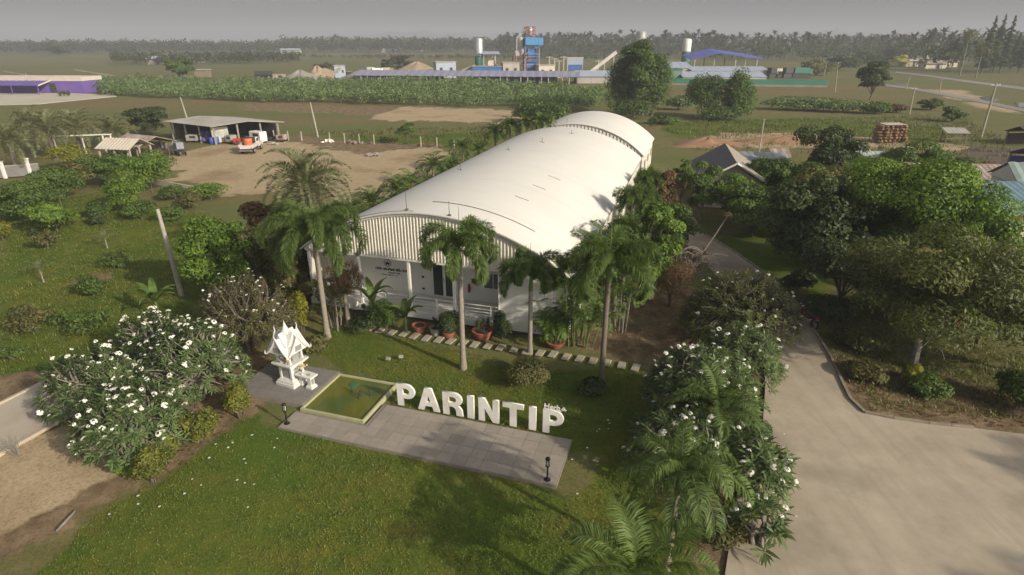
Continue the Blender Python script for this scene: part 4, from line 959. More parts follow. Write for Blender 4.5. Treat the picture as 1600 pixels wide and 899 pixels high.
# low bushes filling the row along the left wall of the hall
for k in range(9):
    shrub('wall_bush', f'{("first","second","third","fourth","fifth","sixth","seventh","eighth","ninth")[k]} bush from the front between the palms along the left hall wall', S(-1.6+.3*math.cos(k*1.7), 3.0+k*3.9), 3.7+.5*math.sin(k*2.3), 1.5, LF[('mid','olive','mid','bright')[k % 4]], 2400, .24, 300+k, cat='bush', group='bushes along the left side of the hall', nclump=12)
# palms standing right of the frame: their shadows streak over the concrete
for k, (x, y, h) in enumerate(((27.6,3.0,6.4),(33.0,8.0,7.0),(26.2,-2.0,6.2))):
    palm('roadside_palm', f'{("near","far","rear")[k]} roadside palm throwing a streaked shadow on the concrete', (x, y), h, 2.6, 12, LF['palm'], 60+k, 'palms right of the driveway', mode='plume', nl=200, ll=.5, lw=.05, droop=2.3, el0=1.3, el1=0, shaft=.6, spear=False, sep=False)

for k, (x, y, h) in enumerate(((1.2,36.4,top(S(1.2,36.4),197)),(3.2,36.4,top(S(3.2,36.4),192)),(4.9,36.5,top(S(4.9,36.5),191)))):
    palm('garden_palm', f'{("left","middle","right")[k]} bushy palm in the gap before the rear hall', S(x, y), h, 1.7, 18, LF['palm'], 330+k, 'palms beside the rear hall', tr=.12, mode='pinnate', nl=70, ll=.55, lw=.09, droop=1.6, el0=1.4, el1=-.2, hang=.3, vee=.4, shaft=.3, spear=False, sep=False)
# ------------------------------------------------------------------ trees and shrubs on the right
RT = 'trees on the right of the driveway'
p = g(1426,575); tree('mango_tree', 'broad olive tree with pale leaning trunk beside the driveway', p, 7.4, 4.4, LF['mango'], 40000, .20, 1, group=RT, trunk_h=2.6, low=.20, lean=(.3,.4), tr=.17, bark=BARKL, nclump=26, aspect=.35, hang=.3)
p = g(1405,452); tree('rain_tree', 'large bright green tree in the middle of the right grove', p, 8.8, 4.8, LF['bright'], 46000, .19, 2, group=RT, nclump=30, low=.33, aspect=.5)
p = g(1262,445); tree('shade_tree', 'dark dense tree right of the narrow driveway', p, 7.8, 3.5, LF['dark'], 26000, .24, 3, group=RT, nclump=24, low=.12)
p = g(1285,300); tree('shade_tree', 'dark rounded tree at the back of the right grove', p, 7.6, 3.6, LF['dark'], 15000, .28, 4, group=RT, nclump=18, low=.15)
p = g(1600,590); tree('mango_tree', 'olive tree at the right edge of the picture', (p.x+.8,p.y), 6.6, 4.0, LF['mango'], 26000, .2, 5, group=RT, nclump=22, low=.18, aspect=.4)
p = g(1445,300); tree('shade_tree', 'green bushy tree in front of the dark fallow strip', p, 5.2, 5.0, LF['mid'], 15000, .30, 6, group=RT, nclump=18, low=.1)
p = g(1345,345); tree('shade_tree', 'yellowish dry looking tree between the dark tree and the bright green one', p, 5.6, 4.6, LF['olive'], 17000, .26, 7, group=RT, nclump=20, low=.12)
p = g(1490,455); tree('rain_tree', 'light green tree in front of the blue roofed house', p, 5.4, 3.3, LF['bright'], 15000, .22, 8, group=RT, nclump=18, low=.15)
p = g(1310,480); tree('shade_tree', 'low dark tree behind the parked motorbike', p, 5.0, 3.0, LF['dark'], 14000, .22, 9, group=RT, nclump=16, low=.12)
p = g(1215,340); tree('shade_tree', 'grey green tree beside the grey roofed house', p, 5.8, 3.0, LF['mid'], 11000, .26, 10, group=RT, nclump=14, low=.12)
p = g(1265,375); tree('shade_tree', 'brownish olive tree at the left side of the grove', p, 6.2, 3.4, LF['olive'], 13000, .26, 110, group=RT, nclump=14, low=.1)
p = g(1525,540); tree('mango_tree', 'olive tree behind the one at the right edge', p, 5.4, 3.2, LF['mango'], 14000, .24, 111, group=RT, nclump=18, low=.25, aspect=.4)
for k, (x, y, ty, w, lf, n, nm) in enumerate((
    (1145,345,272,3.0,'bright',9000,'green tree with pale stem in front of the grey roofed house'),(1092,345,248,1.9,'mid',7000,'tree with thin pale trunk left of the grey roofed house'),
    (1062,322,236,1.2,'bright',4500,'narrow bright green tree beyond the dry brown one'),(1033,345,246,1.7,'brown',6500,'dry brown tree beside the far end of the hall'),
    (1175,370,285,3.0,'mid',9000,'leafy tree in front of the grey house, right side'),(1215,372,322,2.2,'olive',6000,'shrubby tree on the grass strip beyond the driveway'),
    (1016,470,296,1.5,'bright',13000,'tall feathery green tree between the hall and the driveway'),(1250,405,330,2.4,'olive',7000,'dull green tree behind the dark dense one'),
    (1052,395,320,2.0,'mid',6000,'green bush tree behind the bare fallen stems'),(1000,300,262,1.6,'olive',4000,'weedy bush at the far corner of the long hall'))):
    p = g(x, y); tree('garden_tree', nm, p, top(p, ty), w, LF[lf], n, .22, 20+k, group='trees round the grey roofed house', nclump=20 if k == 6 else 14, low=.02 if k == 6 else .14, tr=.09, bark=BARKL if k in (0,1) else BARK)
p = g(1046,478); shrub('dry_bush', 'reddish brown dry bush right of the feathery green tree', p, 3.4, 1.7, LF['brown'], 3800, .18, 30, nclump=14, aspect=.2, cat='bush')
# bare tree with a fallen stem
t_ = thing('bare_tree', 'bare grey tree with a long leaning stem at the head of the driveway', 'tree', g(1062,452)); r_ = np.random.default_rng(11); m = MB(); b0 = t_.location.copy()
tipw = at(1141,331, b0.y+2.0)-b0; m.tube([(0,0,-.1), tuple(tipw*.35+Vector((0,0,.2))), tuple(tipw*.7), tuple(tipw)], [.09,.075,.05,.02], 7)
for k in range(90):
    a = r_.uniform(0,6.28); q = r_.uniform(.3,2.3); e = Vector((q*math.cos(a)+.8, q*math.sin(a)*.8+.3, r_.uniform(1.2,3.1)*(1-.12*q))); s0 = tipw*r_.uniform(0,.5); limb(m, s0, e, .05, .012, r_, seg=4, n=5, sag=.22)
m.build('branches', pmat('bark_grey', (.20,.17,.135), (.12,.10,.08), 5, .9), t_, smooth=True)
# undergrowth
for k, (x, y, h, w, lf, nm) in enumerate(((1440,610,.8,1.1,'mid','leafy shrub in front of the pale leaning trunk'),(1352,590,.7,1.0,'olive','dry low shrub near the driveway kerb'),(1590,640,1.6,1.3,'mid','green shrub at the right edge above the concrete'),
    (1300,495,1.2,1.6,'dark','dark undergrowth behind the motorbike'),(1345,540,.8,1.4,'olive','dry undergrowth left of the pale leaning trunk'),(1420,598,1.1,.45,'yellow','yellow green sprout at the foot of the pale leaning trunk'),(1246,452,1.2,1.2,'dark','dark bush on the right side of the narrow driveway'),
    (1395,490,1.6,2.2,'dark','dark bushes in the shade of the olive tree'),(1230,300,2.6,2.6,'mid','grey green bushes behind the dark tree'),(1330,262,2.6,2.8,'mid','reedy bushes beside the dark rounded tree'),(1405,262,2.4,2.8,'dark','dark hedge in front of the straw heap'),(1555,420,1.8,1.6,'bright','light green bush beside the red edged roof'),
    (1480,275,2.2,2.4,'dark','dark bush left of the fallow strip'),(1540,330,1.4,1.6,'olive','dry climbing shrub before the corrugated roof'))):
    p = g(x, y); shrub('undergrowth_bush', nm, p, h, w, LF[lf], 3600, .2, 120+k, cat='bush', group='bushes of the right grove', nclump=11)
p = g(1489,512); shrub('bougainvillea', 'small orange flowering bush under the right trees', (p.x, p.y), 1.1, .5, leafmat('leaf_orange', (.35,.06,.03), (.55,.16,.09)), 700, .16, 140, cat='bush')

# ------------------------------------------------------------------ left: trees, orchard
p = g(362,478); tree('hedge_tree', 'tall leafy green tree left of the brown frangipani', p, 5.9, 2.3, LF['bright'], 24000, .17, 41, low=.06, nclump=26, group='trees left of the hall')
p = g(415,460); tree('hedge_tree', 'brownish green tree between the leafy tree and the date palm', p, 5.0, 2.0, LF['olive'], 13000, .20, 42, low=.08, nclump=20, group='trees left of the hall')
p = g(455,480); tree('hedge_tree', 'olive bush tree under the tallest foxtail palm', p, 4.2, 1.9, LF['olive'], 10000, .2, 43, low=.06, nclump=16, group='trees left of the hall')
p = g(425,400); tree('hedge_tree', 'dry orange brown tree beyond the leafy tree', p, top(p,300), 2.3, LF['brown'], 7000, .22, 44, low=.15, nclump=14, group='trees left of the hall')
p = g(250,500); banana('banana-like broad leaved plant beside the leaning pole', (p.x,p.y), 1.9, 10, 45, 1.7)
OR = 'young trees and shrubs of the orchard'
orch = [(238,300,238,2.6,'bright',7500,'round bright green tree by the dirt yard'),(200,330,272,1.9,'bright',5000,'green tree with thin stems below the round one'),(175,292,238,2.4,'mid',6500,'green tree in front of the small white gable'),
 (120,296,245,2.8,'olive',7000,'dull green tree left of the white gable'),(95,318,262,2.4,'mid',6000,'bush tree near the white gate post'),(60,345,282,2.6,'mid',6500,'leafy tree at the left side of the orchard'),(15,330,285,2.4,'mid',5500,'leafy tree at the left edge of the orchard'),
 (90,362,310,2.1,'bright',5500,'spreading young fruit tree with several stems'),(160,340,312,1.1,'mid',2600,'low round bush in the upper orchard'),(222,342,314,1.3,'mid',3000,'low wide bush near the middle of the orchard'),(152,352,333,.8,'dark',1500,'small dark bush below the low round one'),
 (270,345,322,1.1,'mid',2200,'small bush right of the orchard middle'),(75,388,358,.9,'olive',1300,'thin dry sapling left of the lawn middle'),(55,368,355,.5,'dark',700,'tiny dark bush beside the thin sapling'),(185,416,396,1.0,'mid',1900,'low bush above the single standing fruit tree'),
 (146,462,428,.85,'mid',2300,'single small fruit tree with bare earth round its stem'),(50,518,478,1.1,'olive',1900,'dull shrub on the orchard lawn at far left'),(98,505,486,.7,'mid',900,'small leafy shrub above the left frangipani'),(20,560,540,.7,'mid',900,'small leafy shrub by the lane at far left'),
 (142,518,490,1.2,'mid',1900,'leafy shrub behind the left frangipani'),(5,375,345,1.0,'yellow',1700,'yellow green shrub at the left edge'),(275,312,290,1.4,'mid',2800,'bush beside the white low wall'),(330,312,285,1.6,'bright',3200,'leafy bush at the lower edge of the dirt yard'),
 (300,325,300,1.2,'olive',2300,'dry bush below the dirt yard'),(110,268,222,2.2,'yellow',4500,'yellow flowering tree under the white carport roof')]
for k, (x, y, ty, w, lf, n, nm) in enumerate(orch):
    p = g(x, y); h = max(.5, top(p, ty)); tree('orchard_tree' if h > 1.6 else 'orchard_shrub', nm, p, h, w, LF[lf], n, min(.22, .10+h*.04), 150+k, cat='tree' if h > 1.6 else 'shrub', group=OR, nclump=14, low=.16 if h > 1.6 else .06, tr=.05, clump=.42)
p = g(68,440); palm('young_palm', 'thin dry young palm on the orchard lawn', p, .9, 1.1, 7, LF['date'], 81, tr=.05, mode='pinnate', nl=36, ll=.25, lw=.03, droop=1.4, el0=1.3, el1=.3, hang=.2, shaft=.1, spear=False, sep=False)
p = g(168,388); palm('young_palm', 'young palm sapling left of the leaning pole', p, .8, 1.2, 7, LF['date'], 82, tr=.05, mode='pinnate', nl=36, ll=.25, lw=.03, droop=1.2, el0=1.3, el1=.3, hang=.2, shaft=.1, spear=False, sep=False)
DP = 'date palms by the lane to the purple house'
for k, (x, y, ty, L) in enumerate(((30,275,205,4.0),(88,250,190,3.6),(128,238,186,3.8),(182,232,190,3.6),(-20,262,200,4.0),(60,236,180,3.4))):
    p = g(x, y); palm('date_palm', f'{("frontmost","brownish second","tall third","right end","left edge","rear")[k]} date palm of the cluster before the purple house', p, top(p, ty+14), L, 34, LF['date'], 90+k, DP, tr=.28, mode='pinnate', nl=84, ll=.6, lw=.09, droop=1.35, el0=1.45, el1=-.35, hang=.05, vee=.6, shaft=.1, spear=False, sep=False, tb=.6, bark=BARK)
p = g(240,212); tree('round_tree', 'dark round tree behind the rusty tin roof', p, top(p,160), 3.9, LF['dark'], 9000, .34, 60, low=.05, nclump=18)
p = g(637,224); tree('small_tree', 'lone small tree at the fence beyond the dirt yard', p, top(p,191), 2.3, LF['mid'], 4500, .26, 61, low=.3, nclump=12)

p = g(1335,425); tree('shade_tree', 'leafy green tree filling the grove between the dark tree and the olive one', p, 7.4, 3.4, LF['mid'], 18000, .22, 131, group=RT, nclump=20, low=.1)
p = g(1180,318); tree('garden_tree', 'bushy green tree right behind the grey roofed house', p, 4.4, 2.4, LF['mid'], 6000, .24, 132, group='trees round the grey roofed house', nclump=14, low=.1)
# ------------------------------------------------------------------ left: sheds, truck, walls
GALV = pmat('galvanised_sheet', (.46,.43,.38), (.36,.34,.30), .8, .55, metal=.15, c3=(.30,.26,.21))
RUST = pmat('rusty_sheet', (.42,.36,.31), (.20,.12,.085), 1.1, .75, c3=(.50,.46,.42))
WOOD = pmat('timber_grey', (.26,.20,.14), (.17,.13,.09), 4, .9)
DARKM = pmat('dark_metal', (.05,.05,.052), None, 3, .6)
BLUEP = pmat('blue_plastic', (.04,.09,.36), (.05,.12,.42), 2, .5)
PURT = pmat('purple_plastic', (.16,.12,.34), None, 2, .5)
PUR = pmat('purple_wall', (.155,.095,.33), (.135,.08,.29), .4, .8)
CREAM = pmat('cream_wall', (.60,.53,.43), (.52,.46,.37), .6, .8)
CONW = pmat('conc_post', (.40,.365,.30), (.31,.28,.23), 2, .9)
def sheet_roof(m, A, B, Cc, D, th=.05, pitch=.5, rib=.05):
    """ribbed sheet over the quad A B C D (A-B eave, D-C ridge)"""
    A, B, Cc, D = map(Vector, (A, B, Cc, D)); n = max(3, int((B-A).length/pitch*2)); N = (B-A).cross(D-A).normalized(); N = N if N.z > 0 else -N; vs = []
    for i in range(n+1):
        p, q = A.lerp(B, i/n), D.lerp(Cc, i/n); up = N*(rib if i % 2 else 0); vs += [p+up, q+up, p+up-N*th, q+up-N*th]
    fs = []
    for i in range(n):
        a = 4*i; b = a+4; fs += [(a,b,b+1,a+1),(a+3,b+3,b+2,a+2),(a,a+2,b+2,b),(a+1,b+1,b+3,a+3)]
    fs += [(0,1,3,2),(4*n,4*n+2,4*n+3,4*n+1)]; m.add(vs, fs); return m
def open_shed(name, label, p, rz, w, d, h, rise, mat, posts=4, back=True, cat='shed', group=None, overhang=.5, ends=False):
    """gable roof on posts, ridge along local x"""
    t_ = thing(name, label, cat, (p[0], p[1], 0), rz, group); o_ = overhang
    for sg in (-1, 1):
        m = MB(); sheet_roof(m, (-w/2-o_, sg*(d/2+o_), h-.1), (w/2+o_, sg*(d/2+o_), h-.1), (w/2+o_, 0, h+rise), (-w/2-o_, 0, h+rise)); m.build('roof_slope', mat, t_)
    for i in range(posts):
        for sg in (-1, 1): MB().box((-w/2+w*i/(posts-1), sg*d/2, h/2-.1), (.18,.18,h+.1)).build('post', CONW, t_)
    for sg in (-1, 1): MB().box((0, sg*d/2, h-.10), (w, .10, .14)).build('beam', WOOD, t_)
    if back: MB().box((0, d/2-.15, h/2-.2), (w-.1, .1, h-.4)).build('back_wall', mat, t_)
    if ends:
        for sg in (-1,1):
            MB().extrude([(0,-d/2,h-.2),(0,d/2,h-.2),(0,0,h+rise-.12)], (sg*w/2-.05,0,0), (sg*w/2+.05,0,0)).build('gable_wall', mat, t_)
    return t_
# long machinery shed: low pitched roof, open gable end towards the yard
A0, B0, L0 = g(338,226), g(437,218), g(272,217); ang = math.atan2(A0.y-L0.y, A0.x-L0.x)
sh_ = thing('machinery_shed', 'long low grey roofed open shed at the back of the dirt yard', 'shed', A0)
u_, w_ = L0-A0, B0-A0; ze_ = top(A0,197.5); zr_ = top(A0+w_*.5,189); zv = Vector((0,0,1)); ov = u_.normalized()*-.7; ow = w_.normalized()*.7
for a_, nm_ in ((-ow, 0), (w_+ow, 1)):
    m = MB(); sheet_roof(m, a_+ov+zv*ze_, a_+u_-ov+zv*ze_, w_*.5+u_-ov+zv*zr_, w_*.5+ov+zv*zr_, .06, .7, .05); m.build('roof_slope', GALV, sh_)
for k in range(4):
    for a_ in (Vector((0,0,0)), w_):
        q = a_+u_*(k/3); MB().box((q.x,q.y,ze_/2-.05), (.20,.20,ze_)).build('post', CONW, sh_)
for f_ in (.36,.72): q = w_*f_; MB().box((q.x,q.y,ze_/2), (.18,.18,ze_+.2)).build('post', CONW, sh_)
bk = math.atan2(u_.y,u_.x); q = w_*.97+u_*.5; MB().box((q.x,q.y,ze_/2-.1), (u_.length,.1,ze_-.3), bk).build('back_wall', pmat('shed_interior_shade', (.09,.08,.07), (.05,.045,.04), 1, .9), sh_)  # near-black colour paints the dim shed interior onto its inner walls
q = u_*.98+w_*.5; MB().box((q.x,q.y,ze_/2-.1), (w_.length-.4,.1,ze_-.3), math.atan2(w_.y,w_.x)).build('end_wall', pmat('shed_interior_shade', (.09,.08,.07)), sh_)
q = u_*.12+w_*.16; MB().box((q.x,q.y,ze_/2-.1), (w_.length*.26,.1,ze_-.4), math.atan2(w_.y,w_.x)).build('partition', CREAM, sh_)
for k in range(4):
    q = u_*.112+w_*(.06+.065*k); MB().box((q.x,q.y,1.2+.3*(k % 2)), (.55,.05,1.1), math.atan2(w_.y,w_.x)).build('notice_board', pmat('board_pale', (.5,.52,.46), (.25,.30,.24), 3, .7), sh_)
for k, (x, y, s_, mt, nm, lb) in enumerate(((322,222,1.0,PURT,'tarpaulin_bundle','purple tarpaulin bundle under the long shed'),(332,225,.8,BLUEP,'plastic_barrel','blue plastic barrel pile beside the purple bundle'),(339,224,.7,BLUEP,'plastic_barrel','second blue plastic barrel near the shed partition'))):
    q = g(x, y); m = MB()
    if k: 
        t_ = thing(nm, lb, 'barrel', q, k, 'blue barrels'); MB().lathe([(.36,0),(.42,.1),(.42,.85),(.36,.95)], 14).build('body', mt, t_, smooth=True); MB().lathe([(.37,0),(.37,.04),(.1,.05)], 14, (0,0,.95)).build('lid', mt, t_)
    else:
        for j in range(7): m.sphere((random.uniform(-.7,.7), random.uniform(-.3,.3), .35+.17*j), (.8-.07*j,.6,.42), 9, 6, .12)
        tag(m.build(nm, mt, None, q, smooth=True), lb, 'tarpaulin')
rm = thing('red_machine', 'red engine machine under the carport', 'machine', g(371,226), .4); MB().box((0,0,.6), (1.1,.8,.6)).build('engine', RED, rm, bevel=.05); MB().tube([(0,-.45,.35),(0,.45,.35)], .34, 12).build('wheel', DARKM, rm); MB().tube([(.2,0,.9),(.2,0,1.35)], .06, 8).build('exhaust', DARKM, rm)
# pickup truck with a red drum
TW = pmat('truck_white', (.62,.58,.52), (.52,.48,.42), 1.5, .5); TYRE = pmat('tyre', (.025,.025,.025), None, 5, .9)
tk = thing('pickup_truck', 'old white pickup truck with its bed towards the camera', 'truck', g(393,237), ang+R(-52)); tk.scale = (1.1,1.1,1.1)
MB().box((-2.0,0,.78), (1.9,1.66,.5)).build('hood', TW, tk, bevel=.06)
cb = MB().extrude([(-1.5,0,.75),(.1,0,.75),(.1,0,1.25),(-.1,0,1.78),(-1.0,0,1.78),(-1.5,0,1.25)], (0,-.8,0), (0,.8,0)).build('cab', TW, tk, bevel=.05)
MB().extrude([(-1.46,0,1.28),(-1.06,0,1.72),(-1.02,0,1.72),(-1.40,0,1.28)], (0,-.7,0), (0,.7,0)).build('windscreen', GLASS, tk)
for sg in (-1,1): MB().box((-.6, sg*.803, 1.47), (.9,.012,.36)).build('side_window', GLASS, tk)
MB().box((1.15,0,.70), (2.2,1.62,.10)).build('bed_floor', DARKM, tk)
for sg in (-1,1): MB().box((1.15, sg*.80, .97), (2.2,.06,.50)).build('bed_side', TW, tk)
MB().box((2.28,0,.93), (.06,1.62,.46)).build('tailgate', TW, tk); MB().box((2.42,0,.50), (.12,1.6,.14)).build('rear_bumper', pmat('chrome', (.45,.45,.43), None, 2, .3, metal=.7), tk)
MB().box((.0,0,.52), (4.6,1.3,.16)).build('chassis', DARKM, tk)
for sg in (-1,1):
    MB().box((2.26+.06, sg*.72, .80), (.04,.12,.18)).build('tail_light', RED, tk)
    for x in (-1.95,1.35):
        w_ = MB().tube([(x, sg*.84, .36),(x, sg*.62, .36)], .36, 16).build('wheel', TYRE, tk); MB().tube([(x, sg*.85, .36),(x, sg*.80, .36)], .20, 12).build('rim', GALV, w_)
MB().box((.15,0,1.45), (.05,1.5,.9)).build('rack', DARKM, tk)
dq = Vector(tk.location)+Matrix.Rotation(tk.rotation_euler.z,3,'Z')@Vector((.95,0,.76))
dm = thing('oil_drum', 'large orange red drum standing in the pickup bed', 'drum', dq, .3)
MB().lathe([(.56,0),(.60,.05),(.58,.12),(.60,.42),(.62,.45),(.60,.48),(.60,.82),(.62,.85),(.60,.88),(.60,1.25),(.56,1.3)], 20).build('body', pmat('drum_orange', (.62,.15,.06), (.55,.12,.05), 2, .5), dm, smooth=True); MB().lathe([(.54,1.3),(.5,1.29),(.02,1.29)], 20).build('lid', RED, dm)
# more machines and goods by the shed
for k, (x, y, w, h, mt, nm, lb, ct) in enumerate(((405,223,2.6,1.5,WHITE,'parked_van','white van body parked under the right end of the long shed','van'),(362,224,1.2,1.0,GREYP,'water_tank','grey water tank beside the shed partition','tank'),(441,221,1.3,.8,RUST,'tool_crate','rusty crate at the right corner of the long shed','crate'),(303,222,1.8,.9,GREYP,'work_bench','grey work bench inside the left bay of the long shed','bench'))):
    q = g(x, y); t_ = thing(nm, lb, ct, q, ang+.2*k); MB().box((0,0,.25+h/2), (w,1.3,h)).build('body', mt, t_, bevel=.08); MB().box((w*.1,-.66,.3+h*.6), (w*.5,.03,h*.4)).build('opening', DARKM, t_)
    for sx in (-1,1):
        for sy in (-1,1): MB().tube([(sx*w*.36,sy*.62,.25),(sx*w*.36,sy*.42,.25)], .25, 12).build('wheel' if k == 0 else 'foot', TYRE, t_)
# junk near the carport
for k, (x, y, sx, sy, sz, mt, nm, lb, ct) in enumerate(((418,220,1.6,.9,1.0,DARKM,'scrap_heap','dark heap of machine scrap right of the pickup','scrap'),(428,226,1.4,.5,.5,GALV,'scrap_heap','pale sheet metal scrap at the end of the carport','scrap'),(515,222,1.7,1.0,.5,WHITE,'sack_pile','white sacks lying at the fence line','sacks'),(552,224,2.2,.8,.4,RUST,'debris_heap','reddish debris heap before the fence posts','debris'),(585,243,2.4,1.2,.35,CONCG,'rubble_heap','grey rubble heap in the middle of the dirt yard','rubble'))):
    q = g(x, y); m = MB(); r_ = np.random.default_rng(k)
    for j in range(14): m.box((r_.normal(0,sx*.35), r_.normal(0,sy*.35), sz*r_.uniform(.1,.6)), (sx*r_.uniform(.15,.5), sy*r_.uniform(.2,.5), sz*r_.uniform(.15,.5)), r_.uniform(0,3), r_.normal(0,.3), r_.normal(0,.3))
    tag(m.build(nm, mt, None, q), lb, ct)
# tin roofed huts, white gables
p = g(228,243); open_shed('tin_hut', 'hut with rusty striped tin roof beside the dirt yard', p, ang+.1, 5.4, 5.0, 1.9, .9, RUST, 3, True, overhang=.4)
p = g(200,252); open_shed('small_pavilion', 'small pavilion with pale gable roof in front of the tin hut', p, ang+.35, 4.6, 3.6, 2.0, 1.0, CREAM, 3, False, overhang=.35)
t_ = thing('white_carport', 'white flat carport frame behind the yellow tree', 'carport', g(135,240), .25)
MB().box((0,0,2.55), (7.5,.5,.10)).build('roof', WHITE, t_); [MB().box((x,0,1.25), (.14,.14,2.5)).build('post', WHITE, t_) for x in (-3.5,0,2.6,3.6)]
t_ = thing('clothes_rack', 'rack with hanging blue and white cloths beside the tin hut', 'rack', g(258,240), ang)
for x in (-1.1,1.1): MB().tube([(x,0,0),(x,0,1.6)], .05, 6).build('post', WOOD, t_)
MB().tube([(-1.15,0,1.58),(1.15,0,1.58)], .03, 6).build('bar', WOOD, t_)
for k in range(4): MB().box((-.8+.5*k,.0,1.15), (.4,.05,.8)).build('cloth', (BLUEP, WHITE, PURT, WHITE)[k], t_)
t_ = thing('cart', 'small dark cart with grey canopy at the edge of the yard', 'cart', g(283,243), ang-.2)
MB().box((0,0,.55), (1.6,1.0,.12)).build('bed', DARKM, t_); MB().box((-.2,0,1.35), (1.2,1.0,.9)).build('canopy', pmat('canvas_grey', (.26,.27,.32), None, 3, .9), t_, bevel=.08)
for x in (-.5,.5):
    for sg in (-1,1): MB().tube([(x,sg*.5,.3),(x,sg*.4,.3)], .3, 14).build('wheel', TYRE, t_)
MB().tube([(.7,0,.55),(1.6,0,.3)], .05, 6).build('drawbar', DARKM, t_)
# grey low wall and white gate posts
m = MB(); a, b = g(115,268), g(175,285); d = b-a; t_ = MB().box((a+b)/2+Vector((0,0,.4)), (d.length,.15,.8), math.atan2(d.y,d.x)).build('low_wall', CONCG); tag(t_, 'grey low wall behind the orchard trees', 'wall')
a, b = g(205,282), g(305,300); d = b-a; t_ = MB().box((a+b)/2+Vector((0,0,.3)), (d.length,.15,.6), math.atan2(d.y,d.x)).build('low_wall', CREAM); tag(t_, 'pale low wall along the lower edge of the dirt yard', 'wall')
for k, (x, y, ty) in enumerate(((9,279,253),(49,276,248))):
    p = g(x, y); tag(MB().box((0,0,top(p,ty)/2), (.28,.28,top(p,ty))).box((0,0,top(p,ty)), (.4,.4,.1)).build('gate_post', WHITE, None, p), f'white gate post, {("left","right")[k]} one of the pair at the left edge', 'post')
t_ = thing('sliding_gate', 'grey sliding gate panel between the white posts', 'gate', (g(9,279)+g(49,276))/2, math.atan2(*(g(49,276)-g(9,279)).yx)); MB().box((0,.1,.75), (4.4,.06,1.3)).build('panel', pmat('gate_grey', (.20,.19,.18), None, 1, .6), t_)
MB().box((0,.1,1.42), (4.4,.09,.07)).build('top_rail', GALV, t_)
# fence posts across the yard
for k, x in enumerate((429,451,472,516,539,562,585,658,683,710)):
    y = 215+ (x-430)*.048; p = g(x, y+3); tag(MB().box((0,0,.7), (.16,.16,1.5)).build('fence_post', CONW, None, p, .2), f'short concrete post, {ORD[k]} from the left in the fence beyond the dirt yard', 'post', 'fence posts beyond the yard')
# utility poles
def pole(label, p, h, lean=(0,0), arm=True, r_=.13, group='concrete utility poles', rz=0.0):
    t_ = thing('utility_pole', label, 'pole', (p[0],p[1],0), rz, group); MB().tube([(0,0,-.3),(lean[0]*.5,lean[1]*.5,h*.5),(lean[0],lean[1],h)], [r_*1.2,r_,r_*.75], 8).build('post', CONW, t_, smooth=True)
    if arm:
        MB().box((lean[0],lean[1],h-.3), (1.5,.09,.10)).build('cross_arm', GALV, t_)
        for x in (-.65,0,.65): MB().lathe([(.04,0),(.06,.06),(.03,.12)], 8, (lean[0]+x,lean[1],h-.25)).build('insulator', WHITE, t_)
    return t_
p = g(284,462); q = at(246,327,p.y+.5); pole('leaning concrete pole standing in the orchard', p, q.z, (q.x-p.x,.5), False, .14)
p = g(497,214); pole('concrete pole behind the dirt yard', p, top(p,160), (-.6,0), False); p = g(491,213); pole('short stay post beside the pole behind the yard', p, top(p,192), (-.3,0), False, .1)
p = g(292,184); pole('pole rising behind the long grey shed', p, top(p,152), (-.5,0), False); p = g(43,123); pole('small pole behind the purple house', p, top(p,114), (-.2,0), False)
p = g(1533,214); q = at(1557,130,p.y); pole('tall concrete pole leaning beside the field track at right', p, q.z, (q.x-p.x,0), True, .15, rz=0)
p = g(1421,178); q = at(1430,136,p.y); pole('middle pole of the row along the grey road', p, q.z, (q.x-p.x,0), True); p = g(1468,143); q = at(1472,121,p.y); pole('pole beside the grey road bend', p, q.z, (q.x-p.x,0), False)
p = g(1305,144); q = at(1310,97,p.y); pole('pole standing at the right end of the green fence', p, q.z, (q.x-p.x,0), True); p = g(1415,140); pole('thin pole left of the road bend', p, top(p,119), (.4,0), False)
p = g(1182,262); pole('slim pole behind the grey roofed house', p, top(p,186), (0,0), False, .1); p = g(1287,120); pole('pole behind the green fence near its end', p, top(p,96), (.3,0), True)

# ------------------------------------------------------------------ purple house with paved yard
yard = [g(-160,168),g(-160,142),g(110,146),g(178,148),g(182,151),g(130,156),g(60,163)]
flat('yard_pavement', [tuple(q.xy) for q in yard], -.1, .04, pmat('yard_concrete', (.52,.47,.38), (.44,.39,.31), .1, .9))
p = g(132,146); ph = thing('purple_house', 'long low purple house with cream parapet at the left', 'house', p, -.035)
MB().box((-21,4.5,1.75), (42,9,3.5)).build('wall', PUR, ph); pz = 3.5
frame_rect(MB(), -42.1, .1, -.1, 9.1, .35, pz+.004, pz+1.1).build('parapet', CREAM, ph); MB().box((-21,4.5,pz+.1), (41,8,.15)).build('roof', pmat('roof_dark', (.13,.12,.11), None, .5, .9), ph)
for k, x in enumerate((-36,-30,-41)): w_ = MB().box((x,-.03,1.9), (1.8,.08,1.2)).build('window', DARKM, ph); MB().box((x,-.08,1.9), (1.6,.02,1.0)).build('pane', GLASS, w_)
cn = MB(); sheet_roof(cn, (-26,-5.2,2.5), (-9.5,-5.2,2.5), (-9.5,.0,3.6), (-26,.0,3.6), .08, 2.0, .08); cn.build('canopy', pmat('purple_sheet', (.14,.10,.34), None, .5, .6), ph)
for x in (-25.5,-18,-10): MB().box((x,-5,1.2), (.16,.16,2.4)).build('canopy_post', PUR, ph)
MB().box((-9.45,-2.6,3.1), (.12,5.4,.35), rx=math.atan2(1.1,5.2)).build('canopy_fascia', CREAM, ph); MB().box((-9.3,-.03,1.5), (2,.08,2.6)).build('door', DARKM, ph)
for k, x in enumerate((95,101,108)):
    q = g(x, 151); shrub('yard_plant', f'{("left","middle","right")[k]} dry potted plant before the purple house', q, 1.7, .6, LF['olive'], 400, .35, 200+k, cat='plant')
